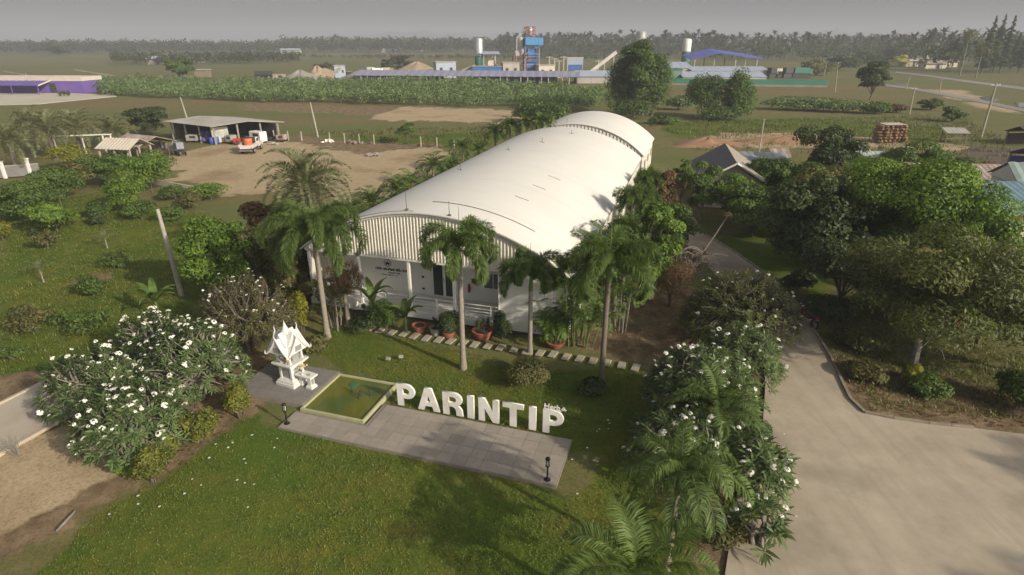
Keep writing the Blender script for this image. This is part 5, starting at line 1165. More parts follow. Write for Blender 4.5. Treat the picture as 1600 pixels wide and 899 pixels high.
# ------------------------------------------------------------------ batching plant and sheds in the distance
YF = g(800,124).y
def P(x, y=124): return g(x, y)
def pxm(Y): return F_PX/(Y*_c+CAM_H*_s)
LILAC = pmat('lilac_sheet', (.285,.285,.375), (.25,.25,.33), .3, .6)
BLUES = pmat('blue_sheet', (.10,.12,.42), (.09,.10,.36), .3, .55)
PALES = pmat('pale_blue_sheet', (.38,.42,.50), (.32,.36,.43), .2, .6)
BLUET = pmat('tower_blue', (.06,.17,.42), (.05,.14,.36), .5, .55); CYAN = pmat('hopper_blue', (.07,.27,.52), (.06,.23,.46), .5, .5)
REDT = pmat('frame_red', (.33,.09,.06), (.26,.08,.055), .8, .6); GREENT = pmat('silo_green', (.05,.20,.13), (.04,.16,.11), .5, .55)
STEEL = pmat('silo_steel', (.55,.54,.52), (.42,.41,.39), .8, .35, metal=.4)
GRAV = pmat('gravel_tan', (.36,.28,.19), (.29,.225,.15), .4, .95, bump=.4)
GRAVG = pmat('gravel_grey', (.31,.27,.235), (.25,.22,.19), .4, .95, bump=.4)
CONCP = pmat('plant_concrete', (.45,.41,.36), None, .3, .9)
# the long lilac roof on posts, in front
a, b = P(556,128), P(905,131); L_ = (b-a).length; an = math.atan2(b.y-a.y, b.x-a.x)
ls = thing('long_shed', 'very long low shed with lilac roof in front of the plant', 'shed', a, an)
ze_, zr_ = top(a+Vector((0,-4,0)),118), top(a+Vector((0,4.5,0)),109.5)
m = MB(); sheet_roof(m, (0,-4,ze_), (L_,-4,ze_), (L_,4.5,zr_), (0,4.5,zr_), .15, 3.0, .12); m.build('roof_slope', LILAC, ls); m = MB(); sheet_roof(m, (0,13,ze_), (L_,13,ze_), (L_,4.5,zr_), (0,4.5,zr_), .15, 3.0, .12); m.build('roof_slope', LILAC, ls)
for k in range(34):
    MB().box((1+k*(L_-2)/33,-3.5,ze_/2), (.35,.35,ze_)).build('post', CONCP if k % 3 else DARKM, ls)
MB().box((L_*.70,8,ze_*.42), (L_*.40,.4,ze_*.8)).build('rear_wall', BLUET, ls); MB().box((L_*.2,9,ze_*.35), (L_*.36,.4,ze_*.66)).build('rear_wall', GRAVG, ls)
for k, (x, s_) in enumerate(((635,5.0),(649,5.0))):
    q = P(x,128); t_ = thing('wheel_loader', f'{("left","right")[k]} black machine parked under the long lilac roof', 'machine', (q.x,q.y+1,0), .2*k, 'machines under the long roof'); t_.scale = (.6,.6,.55); MB().box((0,0,2.2), (3.2,4,1.6)).build('body', DARKM, t_, bevel=.1); MB().box((0,.5,3.5), (2,2,1.3), taper=.8).build('cab', DARKM, t_)
    for sx in (-1.3,1.3):
        for sy in (-1.3,1.3): MB().tube([(sx-.4,sy,.9),(sx+.4,sy,.9)], .9, 12).build('wheel', TYRE, t_)
# right end house of the shed
q = P(935,131); t_ = open_shed('end_shed', 'pale shed at the right end of the long lilac roof', (q.x,q.y+5), .0, 16, 10, top(q,119.5), 1.8, PALES, 4, True, overhang=.4); MB().box((0,-4.9,1.2), (15.5,.2,2.3)).build('front_wall', CONCP, t_)
# tower
Yt = P(800,121).y; c = pxm(Yt)
def tw(px, py): return at(px, py, Yt)
tb = g(829,121); tz = tw(829,60).z; tower = thing('batching_tower', 'blue mixing tower with red steel top and sloping chute', 'tower', (tb.x,tb.y,0), .12)
def frame(name, w, d, z0, z1, n, mat, parent, cx=0, cy=0, th=.35):
    for sx in (-1,1):
        for sy in (-1,1): MB().box((cx+sx*w/2, cy+sy*d/2, (z0+z1)/2), (th,th,z1-z0)).build('leg', mat, parent)
    for k in range(n+1):
        z = z0+(z1-z0)*k/n
        m = MB()
        for s_ in (-1,1): m.box((cx,cy+s_*d/2,z), (w,th*.7,th*.7)); m.box((cx+s_*w/2,cy,z), (th*.7,d,th*.7))
        if k < n:
            z2 = z0+(z1-z0)*(k+1)/n
            for s_ in (-1,1): m.tube([(cx-w/2,cy+s_*d/2,z),(cx+w/2,cy+s_*d/2,z2)], th*.3, 5)
        m.build('bracing', mat, parent)
    return
hz0, hz1 = tw(829,71).z, tw(829,59).z
frame('tower', 5.4, 5.4, 0, hz0, 4, BLUET, tower)
MB().box((0,0,hz0*.30), (4.2,4.2,hz0*.42)).build('mixer_room', BLUET, tower); MB().box((.3,0,hz0*.74), (3.6,3.6,hz0*.3)).build('weigh_bin', BLUET, tower); MB().box((-.9,-2.5,hz0*.56), (1.8,.6,.8)).build('red_guard', REDT, tower)
MB().box((.9,0,(hz0+hz1)/2), (7.6,6.4,hz1-hz0)).build('hopper', CYAN, tower, bevel=.2); MB().box((-2.2,0,hz1+.7), (.8,.8,1.5)).build('vent', BLUET, tower)
zt = tw(829,42).z; frame('top', 3.6, 3.6, hz1, zt, 3, REDT, tower, -.4, 0, .25)
MB().lathe([(.9,0),(1.1,1),(1.1,2.6),(.5,3.4)], 14, (-.4,0,hz1+.8)).build('feed_drum', STEEL, tower, smooth=True); MB().lathe([(.7,0),(.8,1.8),(.3,2.2)], 12, (-.4,0,zt-2.3)).build('head_drum', STEEL, tower, smooth=True)
e = tw(807,60)-Vector((tb.x,tb.y,0)); MB().tube([(-.6,0,zt-.8),(-2.2,0,zt-1.2),(e.x,0,e.z)], .55, 8).build('chute', STEEL, tower, smooth=True); MB().tube([(e.x,0,e.z),(e.x,0,hz0*.45)], .32, 8).build('downpipe', STEEL, tower)
for k, x in enumerate((-3.0,-2.6,3.1)): MB().tube([(x,-3.0,0),(x,-3.0,hz0*(.6+.15*k)),(x*.4,-2.9,hz0*(.66+.15*k))], .16, 6).build('pipe', (STEEL,RUST,GALV)[k], tower)
m = MB(); [m.tube([(2.9,-3.1+s_*.3,0),(2.9,-3.1+s_*.3,hz1)], .05, 4) for s_ in (-1,1)]; [m.box((2.9,-3.1,z),(.06,.6,.06)) for z in np.arange(.5,hz1,.8)]; m.build('ladder', CONCP, tower)
for z in (hz0*.33, hz0*.66): frame_rect(MB(), -3.4, 3.4, -3.4, 3.4, .12, z+.9, z+1.0).build('handrail', CREAM, tower); MB().box((0,-3.1,z), (6.6,.7,.08)).build('walkway', GALV, tower)
# red frame and grey dust silo beside
q = g(812,121); rf = thing('red_steel_frame', 'red steel frame with grey dust silo left of the blue tower', 'frame', (q.x,q.y,0), .12); hh = tw(812,88).z
frame('frame', 5.4, 5.0, 0, hh, 3, REDT, rf, 0, 0, .35); MB().lathe([(.4,0),(1.6,2.5),(1.6,7.5),(1.0,8.6)], 14, (.4,0,hh-1)).build('dust_silo', GALV, rf, smooth=True); MB().box((-1,0,hh+1), (2,2.6,2.2)).build('filter_box', STEEL, rf)
def silo(label, px, ybase, ytop, r_, lowm, upm, split=.55, legs=True):
    q = g(px, ybase); H_ = top(q, ytop); t_ = thing('cement_silo', label, 'silo', (q.x,q.y,0), 0, 'cement silos'); z1 = H_*split
    MB().lathe([(r_*.25,H_*.18),(r_,H_*.30),(r_,z1)], 20).build('lower_shell', lowm, t_, smooth=True); MB().lathe([(r_*1.0,z1),(r_,H_-.5),(r_*.8,H_),(r_*.3,H_+.15)], 20).build('upper_shell', upm, t_, smooth=True)
    for a_ in range(4): MB().tube([(r_*.9*math.cos(a_*1.571+.4), r_*.9*math.sin(a_*1.571+.4), 0),(r_*.9*math.cos(a_*1.571+.4), r_*.9*math.sin(a_*1.571+.4), H_*.34)], .2, 6).build('leg', lowm, t_)
    MB().tube([(r_+.1,0,H_*.2),(r_+.1,0,H_)], .12, 5).build('ladder', lowm, t_); return t_
silo('green and silver cement silo left of the mixing tower', 749, 121, 60, 1.75, GREENT, STEEL); silo('green and white silo beside the blue shed roof', 1069, 112, 61, 2.1, GREENT, WHITE, .62); silo('silver topped silo showing above the tallest tree', 997, 118, 49, 2.2, GALV, STEEL, .6)
q = g(765,121); t_ = thing('control_tower', 'small steel tower with grey roof beside the green silo', 'tower', (q.x,q.y,0), .1); hh = top(q,84); frame('c', 5, 4, 0, hh, 2, CONCP, t_, 0, 0, .3); MB().box((.8,0,hh*.58), (3,3,2.6)).build('cabin', CREAM, t_); m = MB(); sheet_roof(m, (-4.4,-3,hh), (4.4,-3,hh), (4.4,3,hh+.8), (-4.4,3,hh+.8), .15, 2); m.build('roof', PALES, t_)
MB().tube([(-3,0,hh*.62),(-16,0,1.0)], .5, 6).build('conveyor', CONCP, t_)
for k, (x, w, d, h, mt, nm) in enumerate(((763,13,6,top(g(763,122),104),BLUET,'low blue bin block at the foot of the green silo'),(782,3.0,4,top(g(782,122),101.5),CREAM,'small cream office cabin beside the bin block'),(797,7,6,top(g(797,122),98),CONCP,'grey machinery block left of the red frame'),(851,7,6,top(g(851,122),102),CREAM,'cream wall block right of the blue tower'),(695,8.5,6,top(g(695,122),97),PALES,'blue grey aggregate bin before the green silo'),(530,4.5,5,top(g(530,122),103),PALES,'grey control cabin beside the crushed stone'))):
    q = g(x,122); t_ = thing('plant_block', nm, 'building', (q.x,q.y+1,0), .08*k); MB().box((0,0,h/2), (w,d,h)).build('body', mt, t_, bevel=.08); MB().box((0,0,h+.12), (w+.6,d+.6,.22)).build('cap', GALV, t_)
    for j in range(max(2, int(w/3))): MB().box((-w/2+w*(j+.5)/max(2,int(w/3)), -d/2-.03, h*.55), (min(1.2,w/6),.1,h*.22)).build('opening', DARKM, t_)
q = g(897,121); t_ = thing('aggregate_hopper', 'pale blue aggregate hopper on posts right of the tower', 'hopper', (q.x,q.y,0), 0); t_.scale = (.75,.75,top(q,90)/10.4); MB().box((0,0,8.3), (9,6,3.2)).build('bin', PALES, t_); MB().box((0,0,5.4), (8,5,2.6), taper=1.1).build('lower_bin', BLUET, t_); MB().box((0,0,10.2), (9.4,6.4,.5)).build('rim', CREAM, t_)
for sx in (-1,1):
    for sy in (-1,1): MB().box((sx*4.2,sy*2.6,3.5), (.4,.4,7)).build('leg', CONCP, t_)
for k, x in enumerate((858,866,873,880,886,934)):
    q = g(x,122); tag(MB().box((0,0,top(q,88+3*(k % 3))/2), (.5,.5,top(q,88+3*(k % 3)))).box((0,0,top(q,88+3*(k % 3))-.4), (3.0,.3,.3)).build('steel_post', CONCP, None, q), f'tall plant post {("first","second","third","fourth","fifth","last")[k]} from the blue tower', 'post', 'posts of the plant')
a, b = g(912,123), at(962,82,g(912,123).y+10); t_ = thing('conveyor', 'long inclined conveyor rising towards the tallest tree', 'conveyor', (a.x,a.y,0)); v = b-a; MB().tube([(0,0,.8), tuple(v)], 1.0, 4).build('belt', CONCP, t_); [MB().box((v.x*k,v.y*k,v.z*k/2), (.4,.4,v.z*k)).build('trestle', CONCP, t_) for k in (.35,.65,.95)]
# gravel and stone heaps
def mound(name, label, p, rx, ry, h, mat, seed, jag=.06, cat='heap'):
    r_ = np.random.default_rng(seed); m = MB(); N, K = 40, 12; vs = []
    ph_ = r_.uniform(0,6.28,4)
    for i in range(K+1):
        k = i/K
        for j in range(N):
            a = 2*math.pi*j/N; w = 1+jag*(math.sin(3*a+ph_[0])+.6*math.sin(7*a+ph_[1]))+r_.normal(0,jag*.25); vs.append((rx*k*w*math.cos(a), ry*k*w*math.sin(a), h*max(0,(1-k**1.25))*(1+jag*math.sin(5*a+k*4+ph_[2]))-.05))
    m.add(vs, [(i*N+j, i*N+(j+1) % N, (i+1)*N+(j+1) % N, (i+1)*N+j)[::-1] for i in range(K) for j in range(N)]); o = m.build(name, mat, None, p, smooth=True); return tag(o, label, cat)
mound('gravel_heap', 'large tan gravel heap behind the long lilac roof', (g(645,119).x, g(645,119).y+14, 0), 13, 12, top(g(645,119)+Vector((0,14,0)),96.5), GRAV, 1, .04)
mound('gravel_heap', 'grey crushed stone heap at the left end of the plant', g(470,127), 9, 7, top(g(470,127),110), GRAVG, 2, .09); mound('gravel_heap', 'pinkish stone heap between the crushed stone and the control cabin', g(497,124), 6, 5, top(g(497,124),104), GRAV, 3, .12); mound('gravel_heap', 'low grey gravel heap under the left end of the lilac roof', g(560,125), 9, 6, top(g(560,125),112), GRAVG, 4, .08)
for k, (x, y) in enumerate(((604,119),(588,120),(577,118))):
    q = g(x, y); t_ = thing('parked_lorry', f'{("yellowish","white","pale")[k]} lorry parked behind the lilac roof', 'lorry', (q.x,q.y,0), .5*k, 'lorries at the plant'); t_.scale = (.62,.62,.62); MB().box((0,0,4.4), (6,2.6,2.6)).build('body', (CREAM, WHITE, CONCP)[k], t_, bevel=.1); MB().box((4.0,0,4), (1.8,2.5,2.6)).build('cab', (pmat('lorry_yellow', (.45,.33,.12), None, 1, .5), WHITE, WHITE)[k], t_, bevel=.1); MB().box((.8,0,2.6), (8,1.2,.5)).build('chassis', DARKM, t_)
    for x2 in (-2,-.8,4): 
        for sg in (-1,1): MB().tube([(x2,sg*1.2,.55),(x2,sg*.8,.55)], .55, 12).build('wheel', TYRE, t_)
    MB().box((.8,0,1.5), (7.6,1.4,2.0)).build('tank', DARKM, t_)
t_ = thing('jaw_crusher', 'tan stone crusher with sloping belt beside the grey cabin', 'machine', g(515,127), .3); t_.scale = (.75,.75,.75); MB().box((0,0,4), (6,4,3.5), ry=.35).build('hopper', GRAV, t_); MB().tube([(-1,-1,1),(6,-1,6.5)], .8, 4).build('belt', CONCP, t_); MB().box((0,0,1.2), (4,3,2.4)).build('base', RUST, t_)
t_ = thing('storage_tank', 'dark cylindrical tank lying left of the stone heaps', 'tank', g(413,122), .1); t_.scale = (.7,.7,.6); MB().tube([(-5,0,2.6),(5,0,2.6)], 2.0, 16).build('shell', DARKM, t_, smooth=True); [MB().box((x,0,.7), (.8,2.6,1.5)).build('saddle', CONCP, t_) for x in (-3,3)]
t_ = thing('farm_hut', 'small dark hut at the edge of the crop field', 'hut', g(318,121), .1); t_.scale = (.7,.7,.75); MB().box((0,0,2), (8,5,4)).build('wall', WOOD, t_); MB().box((0,0,4.2), (9,6,.35)).build('roof', GALV, t_)
# right hand sheds
def low_shed(label, x0, x1, yb, yt, h0, dep, mat, wall):
    a, b = g(x0,yb), g(x1,yb); w = b.x-a.x; t_ = thing('metal_shed', label, 'shed', ((a.x+b.x)/2, (a.y+b.y)/2, 0), math.atan2(b.y-a.y, b.x-a.x), 'sheds behind the green fence'); zt = max(h0+.4, at(0, yt, a.y+dep).z)
    m = MB(); sheet_roof(m, (-w/2,0,h0), (w/2,0,h0), (w/2,dep,zt), (-w/2,dep,zt), .15, 3, .1); m.build('roof', mat, t_); MB().box((0,.4,h0/2-.1), (w-.6,.25,h0-.2)).build('front_wall', wall, t_); MB().box((0,dep-.3,zt/2), (w-.6,.25,zt-.3)).build('rear_wall', wall, t_)
    for sg in (-1,1): MB().box((sg*(w/2-.4),dep/2,h0/2), (.25,dep-.6,h0-.3)).build('end_wall', wall, t_)
    return t_
low_shed('grey roofed shed left behind the green fence', 1030, 1082, 121, 97, top(g(1050,121),107), 12, PALES, CONCP); low_shed('long pale roofed shed behind the green fence', 1080, 1203, 122, 104, top(g(1140,122),111), 10, PALES, CONCP); low_shed('lower pale roofed shed just behind the green fence', 1066, 1198, 129, 112, top(g(1140,129),120.5), 8, PALES, CONCP)
low_shed('green clad shed beside the tallest tree', 1026, 1066, 128, 106.5, top(g(1050,128),109), 4, GREENT, pmat('green_clad', (.16,.24,.17), None, .4, .7))
q = g(1125,116); w2 = 17.0; bs = thing('blue_roof_shed', 'tall open shed with folded bright blue roof', 'shed', (q.x,q.y,0), .05); zt = top(q,78); zl = top(q,88)
for k, (x0, x1, z0, z1) in enumerate(((-w2,-4,zl,zt),(-4,w2,zt,zl))):
    m = MB(); sheet_roof(m, (x0,-7,z0-1.2), (x1,-7,z1-1.2), (x1,7,z1+.4), (x0,7,z0+.4), .2, 3, .1); m.build('roof_slope', BLUES, bs)
for x in (-15,-6,4,14):
    for y in (-6.5,6.5): MB().box((x,y,zl/2-.7), (.4,.4,zl-1.3)).build('post', CONCP, bs)
t_ = thing('scrap_row', 'row of dark scrap and vehicles under the blue roof', 'scrap', (q.x,q.y-10,0)); r_ = np.random.default_rng(4); m = MB()
for j in range(26): m.box((r_.uniform(-22,26), r_.uniform(-3,3), 1.2), (r_.uniform(2,4),2,r_.uniform(1.2,3.4)), r_.uniform(-.3,.3))
m.build('heap', DARKM, t_); m = MB(); [m.box((r_.uniform(-20,24), r_.uniform(-3,-2), 2.4), (2.2,1,1.2), r_.uniform(-.3,.3)) for _ in range(8)]; m.build('pale_heap', CREAM, t_)
# green mesh fence on a stained wall
a, b = g(1024,133), g(1292,137); L_ = (b-a).length; an = math.atan2(b.y-a.y,b.x-a.x)
gf = thing('mesh_fence', 'green mesh fence along the sheds above a stained wall', 'fence', a, an); m = MB(); ft, fm = top(a,122), top(a,130); MB().box((L_/2,0,(ft+fm)/2), (L_,.12,ft-fm)).build('mesh', pmat('mesh_green', (.05,.22,.14), (.04,.17,.11), .15, .8), gf)
MB().box((L_/2,-.1,fm/2), (L_,.3,fm)).build('base_wall', pmat('stained_wall', (.34,.28,.23), (.22,.17,.13), .25, .9), gf)
for k in range(30): MB().box((k*L_/29,.2,ft/2), (.2,.2,ft)).build('post', CONCP, gf)
for k, (x, w) in enumerate(((1250,9),(1232,8),(1205,6))):
    q = g(x,122); t_ = thing('green_vehicle', f'{("right","middle","left")[k]} dark green lorry behind the mesh fence', 'lorry', (q.x,q.y,0), .3*k, 'lorries behind the mesh fence'); t_.scale = (.7,.7,.7); MB().box((0,0,4.2), (w,3,3.4)).build('body', (GREENT,DARKM,DARKM)[k], t_, bevel=.2); MB().box((w/2+1,0,3.6), (2,2.8,3)).build('cab', (GREENT,WHITE,WHITE)[k], t_, bevel=.2); MB().box((.5,0,1.3), (w+2,2,2.4)).build('chassis', DARKM, t_)

# ------------------------------------------------------------------ right side: houses, heap, road, water
t_ = thing('grey_roofed_house', 'house with dark grey and pale gable roof behind the garden trees', 'house', g(1152,300), 0)
b0 = Vector(t_.location); A_ = g(1133,224,4.4)-b0; B_ = g(1152,256,4.4)-b0; Lf = at(1104,270,b0.y+1)-b0; Rf = at(1190,276,b0.y+1)-b0; zr = 5.6
ridge_f, ridge_n = Vector((A_.x,A_.y,A_.z)), Vector((B_.x,B_.y,A_.z-.1)); zE = 2.3
dv = (ridge_f-ridge_n); dv.z = 0; dn = dv.normalized(); sd_ = Vector((dn.y,-dn.x,0))
hw = 3.5; rz_ = ridge_n.z
for sg, mt in ((-1, pmat('roof_dark_grey', (.085,.085,.095), (.12,.115,.115), .6, .7)), (1, pmat('roof_pale', (.34,.30,.25), (.26,.22,.18), .8, .8))):  # left slope dark grey, right slope paler
    m = MB(); e0 = ridge_n+sd_*sg*hw; e0.z = zE; e1 = ridge_f+sd_*sg*hw; e1.z = zE; sheet_roof(m, e0, e1, ridge_f, Vector((ridge_n.x,ridge_n.y,ridge_f.z)), .08, .6, .04); m.build('roof_slope', mt, t_)
cen = (ridge_f+ridge_n)/2; cen.z = 0; MB().box((cen.x,cen.y,zE/2-.02), (dv.length-1.0, hw*2-1.2, zE-.1), math.atan2(dn.y,dn.x)).build('wall', CREAM, t_)
for sg in (-1,1):
    e = ridge_n+sd_*sg*hw; e.z = zE; a_ = Vector((ridge_n.x,ridge_n.y,ridge_f.z)); MB().tube([a_-dn*.06, e-dn*.06], .10, 4).build('barge_board', WHITE, t_)
gw = MB(); e0 = ridge_n+sd_*-hw*.9+dn*.6; e1 = ridge_n+sd_*hw*.9+dn*.6; ap = ridge_n+dn*.6; gw.extrude([(e0.x,e0.y,zE-.1),(e1.x,e1.y,zE-.1),(ap.x,ap.y,ridge_f.z-.35)], (0,0,0), tuple(dn*.12)); gw.build('gable_wall', CREAM, t_)
for k, (x, y, w, d, mt, lb) in enumerate(((1188,262,5,4,pmat('grey_blue_sheet', (.26,.29,.31), None, .5, .6),'pale blue lean-to roof right of the grey roofed house'),(1213,252,2.2,2.2,RUST,'small pale roof among the trees behind the grey house'))):
    q = g(x, y+22); t_ = thing('lean_to', lb, 'shed', q, -.2); m = MB(); sheet_roof(m, (-w/2,-d/2,2.3), (w/2,-d/2,2.3), (w/2,d/2,3.0), (-w/2,d/2,3.0), .06, .8); m.build('roof', mt, t_); [MB().box((sx*w*.45,sy*d*.42,1.15), (.14,.14,2.4)).build('post', WOOD, t_) for sx in (-1,1) for sy in (-1,1)]
for k, (x, y, lb) in enumerate(((1327,258,'white sheet roof scrap showing between the trees'),(1358,268,'pale greenish roof sheet under the trees'),(1345,292,'corrugated grey roof sheet half hidden by leaves'))):
    q = g(x, y+22); t_ = thing('roof_sheet_shelter', lb, 'shelter', q, .3*k-.3); m = MB(); sheet_roof(m, (-1.4,-1.0,3.0+.3*(k==0)), (1.4,-1.0,3.0+.3*(k==0)), (1.4,1.0,3.6), (-1.4,1.0,3.6), .05, .5); m.build('roof', (WHITE, pmat('green_pale', (.42,.48,.43), None, 1, .6), GALV)[k], t_); [MB().box((sx*1.2,sy*.8,1.5), (.12,.12,3.0)).build('post', WOOD, t_) for sx in (-1,1) for sy in (-1,1)]
# blue roofed house at the right edge
q = g(1600,372); hb_ = thing('blue_roofed_house', 'house with faded blue tin roof and red eave at the right edge', 'house', (q.x+.5,q.y,0), -.10); zv = at(1560,330,q.y-1).z
BT = pmat('blue_tin_faded', (.10,.19,.25), (.17,.25,.29), 1.1, .6, c3=(.30,.33,.33))
m = MB(); sheet_roof(m, (-6.2,-2.6,zv), (6,-2.6,zv), (6,3.4,zv+1.35), (-6.2,3.4,zv+1.35), .06, .5, .04); m.build('roof', BT, hb_); MB().box((-.1,-2.68,zv-.08), (12.2,.08,.16)).build('eave_board', pmat('eave_red', (.36,.06,.04), None, 2, .6), hb_); MB().box((0,.5,zv/2-.1), (10.5,5.2,zv-.2)).build('wall', CREAM, hb_); MB().box((-3.5,-2.15,.95), (1.0,.1,1.9)).build('door', DARKM, hb_); MB().box((.2,-2.15,1.3), (1.4,.1,1.0)).build('window', DARKM, hb_)
up = thing('stripe_roofed_house', 'gable with green and white striped sheets above the blue roof', 'house', (q.x+5.0,q.y+5.2,0), -.25); m = MB(); STR = pmat('stripe_green', (.30,.38,.34), None, 1, .6)
for sg in (-1,1): m = MB(); sheet_roof(m, (-3.4,sg*3,zv+1.0), (3.4,sg*3,zv+1.0), (3.4,0,zv+2.5), (-3.4,0,zv+2.5), .06, .8, .07); m.build('roof_slope', STR, up)
MB().box((0,0,zv/2+.4), (6.2,5.0,zv+.8)).build('wall', WHITE, up); MB().extrude([(0,-2.7,zv+.9),(0,2.7,zv+.9),(0,0,zv+2.3)], (-3.25,0,0), (-3.12,0,0)).build('gable_wall', WHITE, up)
q = g(1545,322); t_ = open_shed('corrugated_shed', 'long brown corrugated roof behind the blue roofed house', (q.x,q.y+3), -.12, 13, 5.5, 2.6, .9, RUST, 4, True, overhang=.4)
q = g(1600,292); t_ = open_shed('deep_blue_shed', 'deep blue roof at the right edge behind the corrugated shed', (q.x+5.5,q.y+2), -.2, 8, 6, 2.8, 1.0, BLUES, 3, True, overhang=.3)
# straw heap
q = g(1388,222); r_ = np.random.default_rng(3); t_ = thing('straw_stack', 'big brown straw stack with pale sheet on top in the field', 'straw', q, .1)
STRAW = pmat('straw_brown', (.27,.165,.09), (.14,.085,.05), 3.5, .95, bump=1.0, bscale=14, c3=(.33,.20,.10))
for k in range(6):
    for j in range(6):
        MB().sphere((-2.1+j*.86-.06*k*(j-2.5)/2.5+r_.normal(0,.08), r_.normal(0,.12), .24+k*.44), (.52,1.05-.03*k,.30), 10, 6, .16).build('straw_bale', STRAW, t_)
m = MB(); sheet_roof(m, (-1.7,-.9,2.74), (1.9,-.9,2.72), (1.8,.9,2.84), (-1.6,.9,2.86), .03, .5, .05); m.build('cover_sheet', CREAM, t_)
t_ = thing('field_hut', 'little grey roofed stand on legs in the field right of the straw stack', 'hut', g(1488,222), -.15); m = MB(); sheet_roof(m, (-1.7,-1.1,1.5), (1.7,-1.1,1.5), (1.7,1.0,2.1), (-1.7,1.0,2.1), .06, .5); m.build('roof', GALV, t_); [MB().box((sx*1.4,sy*.8,.8), (.12,.12,1.6)).build('leg', WOOD, t_) for sx in (-1,1) for sy in (-1,1)]; MB().box((0,0,.6), (2.6,1.5,.08)).build('shelf', WOOD, t_)
t_ = open_shed('brown_hut', 'dark brown roofed hut at the right edge of the field', (g(1600,225).x+1.5,g(1600,225).y,0), .1, 6, 4, 1.8, .9, pmat('roof_brown', (.09,.06,.05), None, 1, .8), 3, True, overhang=.4)
# road, canal, water
def strip(name, pts, mat, z0=-.1, z1=.03): return flat(name, [tuple(g(*q).xy) for q in pts], z0, z1, mat)
ROADG = pmat('road_grey', (.26,.24,.225), (.21,.195,.185), .1, .9, c3=(.29,.26,.22))
strip('field_road', [(1400,112),(1450,117.5),(1520,127),(1640,141),(1640,146),(1520,130.5),(1450,120),(1398,114)], ROADG, -.1, .02)
strip('embankment_road', [(1385,132),(1420,136),(1470,145),(1530,155.5),(1640,179),(1640,184),(1530,160),(1470,149),(1420,139.5),(1383,135)], ROADG, -.1, .03)
W_ = new_mat('canal_water'); W_[2].inputs['Base Color'].default_value = (.20,.20,.19,1); W_[2].inputs['Roughness'].default_value = .08
for pts in ([(1395,131),(1412,129),(1420,132),(1408,134)],[(1530,152),(1550,150),(1558,157),(1540,159)],[(1585,160),(1640,163),(1640,172),(1592,167)]): strip('water', pts, W_[0], -.1, .015)
m_ = strip('fallow_strip', [(1495,246),(1520,228),(1640,236),(1700,262),(1500,268)], pmat('fallow_dark', (.085,.06,.045), (.13,.095,.07), .8, .95, bump=.6), -.1, .04)
for k, (x, y, w, h, mt, lb) in enumerate(((1420,104,8,3.2,CREAM,'pale yellow house beside the yellow tree'),(1455,107,12,2.6,RUST,'brown roofed house before the coconut wood'),(1478,105,9,3.0,RUST,'rust coloured hut right of the brown roofed house'),(455,84,22,4,PALES,'grey roofed farmhouse before the far left wood'),(612,82,26,3,PALES,'far green roofed shed at the edge of the wood'),(652,81,16,3,WHITE,'far white building at the edge of the wood'),(248,101,11,3.5,PALES,'small bluish farmhouse in the left fields'),(308,98,9,2,CREAM,'tiny pale hut in the left fields'),(1435,102,10,4,CREAM,'small hut with pale roof in the trees'))):
    q = g(x, y); t_ = thing('far_house', lb, 'house', q, .1*(k % 3)); MB().box((0,0,h/2), (w,6,h)).build('wall', CREAM if k < 3 else CONCP, t_)
    for sg in (-1,1): m = MB(); sheet_roof(m, (-w/2-.6,sg*3.8,h-.1), (w/2+.6,sg*3.8,h-.1), (w/2+.6,0,h+1.6), (-w/2-.6,0,h+1.6), .12, 3, .05); m.build('roof_slope', mt, t_)
    MB().box((w*.1,-3.03,h*.45), (1.2,.1,h*.8)).build('door', DARKM, t_)
# dirt ridges by the track
mound('earth_heap', 'reddish bare earth heap behind the garden trees', g(1105,226), 6, 3, 1.1, pmat('earth_red', (.30,.18,.10), (.22,.13,.075), .7, .95, bump=.6), 8, .12); mound('earth_heap', 'brown earth bank below the dark rounded tree', g(1225,222), 8, 2.2, 1.0, pmat('earth_red', (.3,.18,.1)), 9, .12)
strip('field_channel', [(112,109.6),(120,108.6),(192,120.4),(186,121.6)], pmat('channel_pale', (.40,.34,.25), (.12,.10,.07), .2, .9), -.1, .03)
strip('field_channel', [(8,111),(60,120),(56,121),(4,112)], pmat('channel_pale', (.4,.34,.25)), -.1, .03)

# clutter of the plant yard
for k, (x, y, w, h, mt, lb) in enumerate(((571,121,2.5,2.4,CREAM,'cream container left of the tan gravel heap'),(668,120,3.5,2.2,RUST,'rusty container right of the tan gravel heap'),(725,121,3,2.6,GALV,'grey container left of the green silo'),(741,122,2,3.2,DARKM,'dark generator box beside the green silo'),(806,122,2.4,3,WHITE,'white tank box at the foot of the red frame'),(840,122,2.6,2.6,BLUET,'blue container at the foot of the blue tower'),(872,122,3,2.4,RUST,'rusty container below the plant posts'),(915,124,3,2.6,DARKM,'dark machine box below the inclined conveyor'),(545,121,2.4,2.2,DARKM,'dark truck cab near the grey control cabin'),(437,123,5,1.6,RUST,'low rusty sheet pile left of the stone heaps'))):
    q = g(x, y); t_ = thing('yard_container', lb, 'container', q, .2*(k % 4)); MB().box((0,0,h/2), (w,2.2,h)).build('body', mt, t_, bevel=.05); MB().box((w*.1,-1.12,h*.5), (w*.3,.06,h*.6)).build('door', DARKM, t_); MB().box((0,0,h+.06), (w+.15,2.35,.1)).build('lid', GALV, t_)
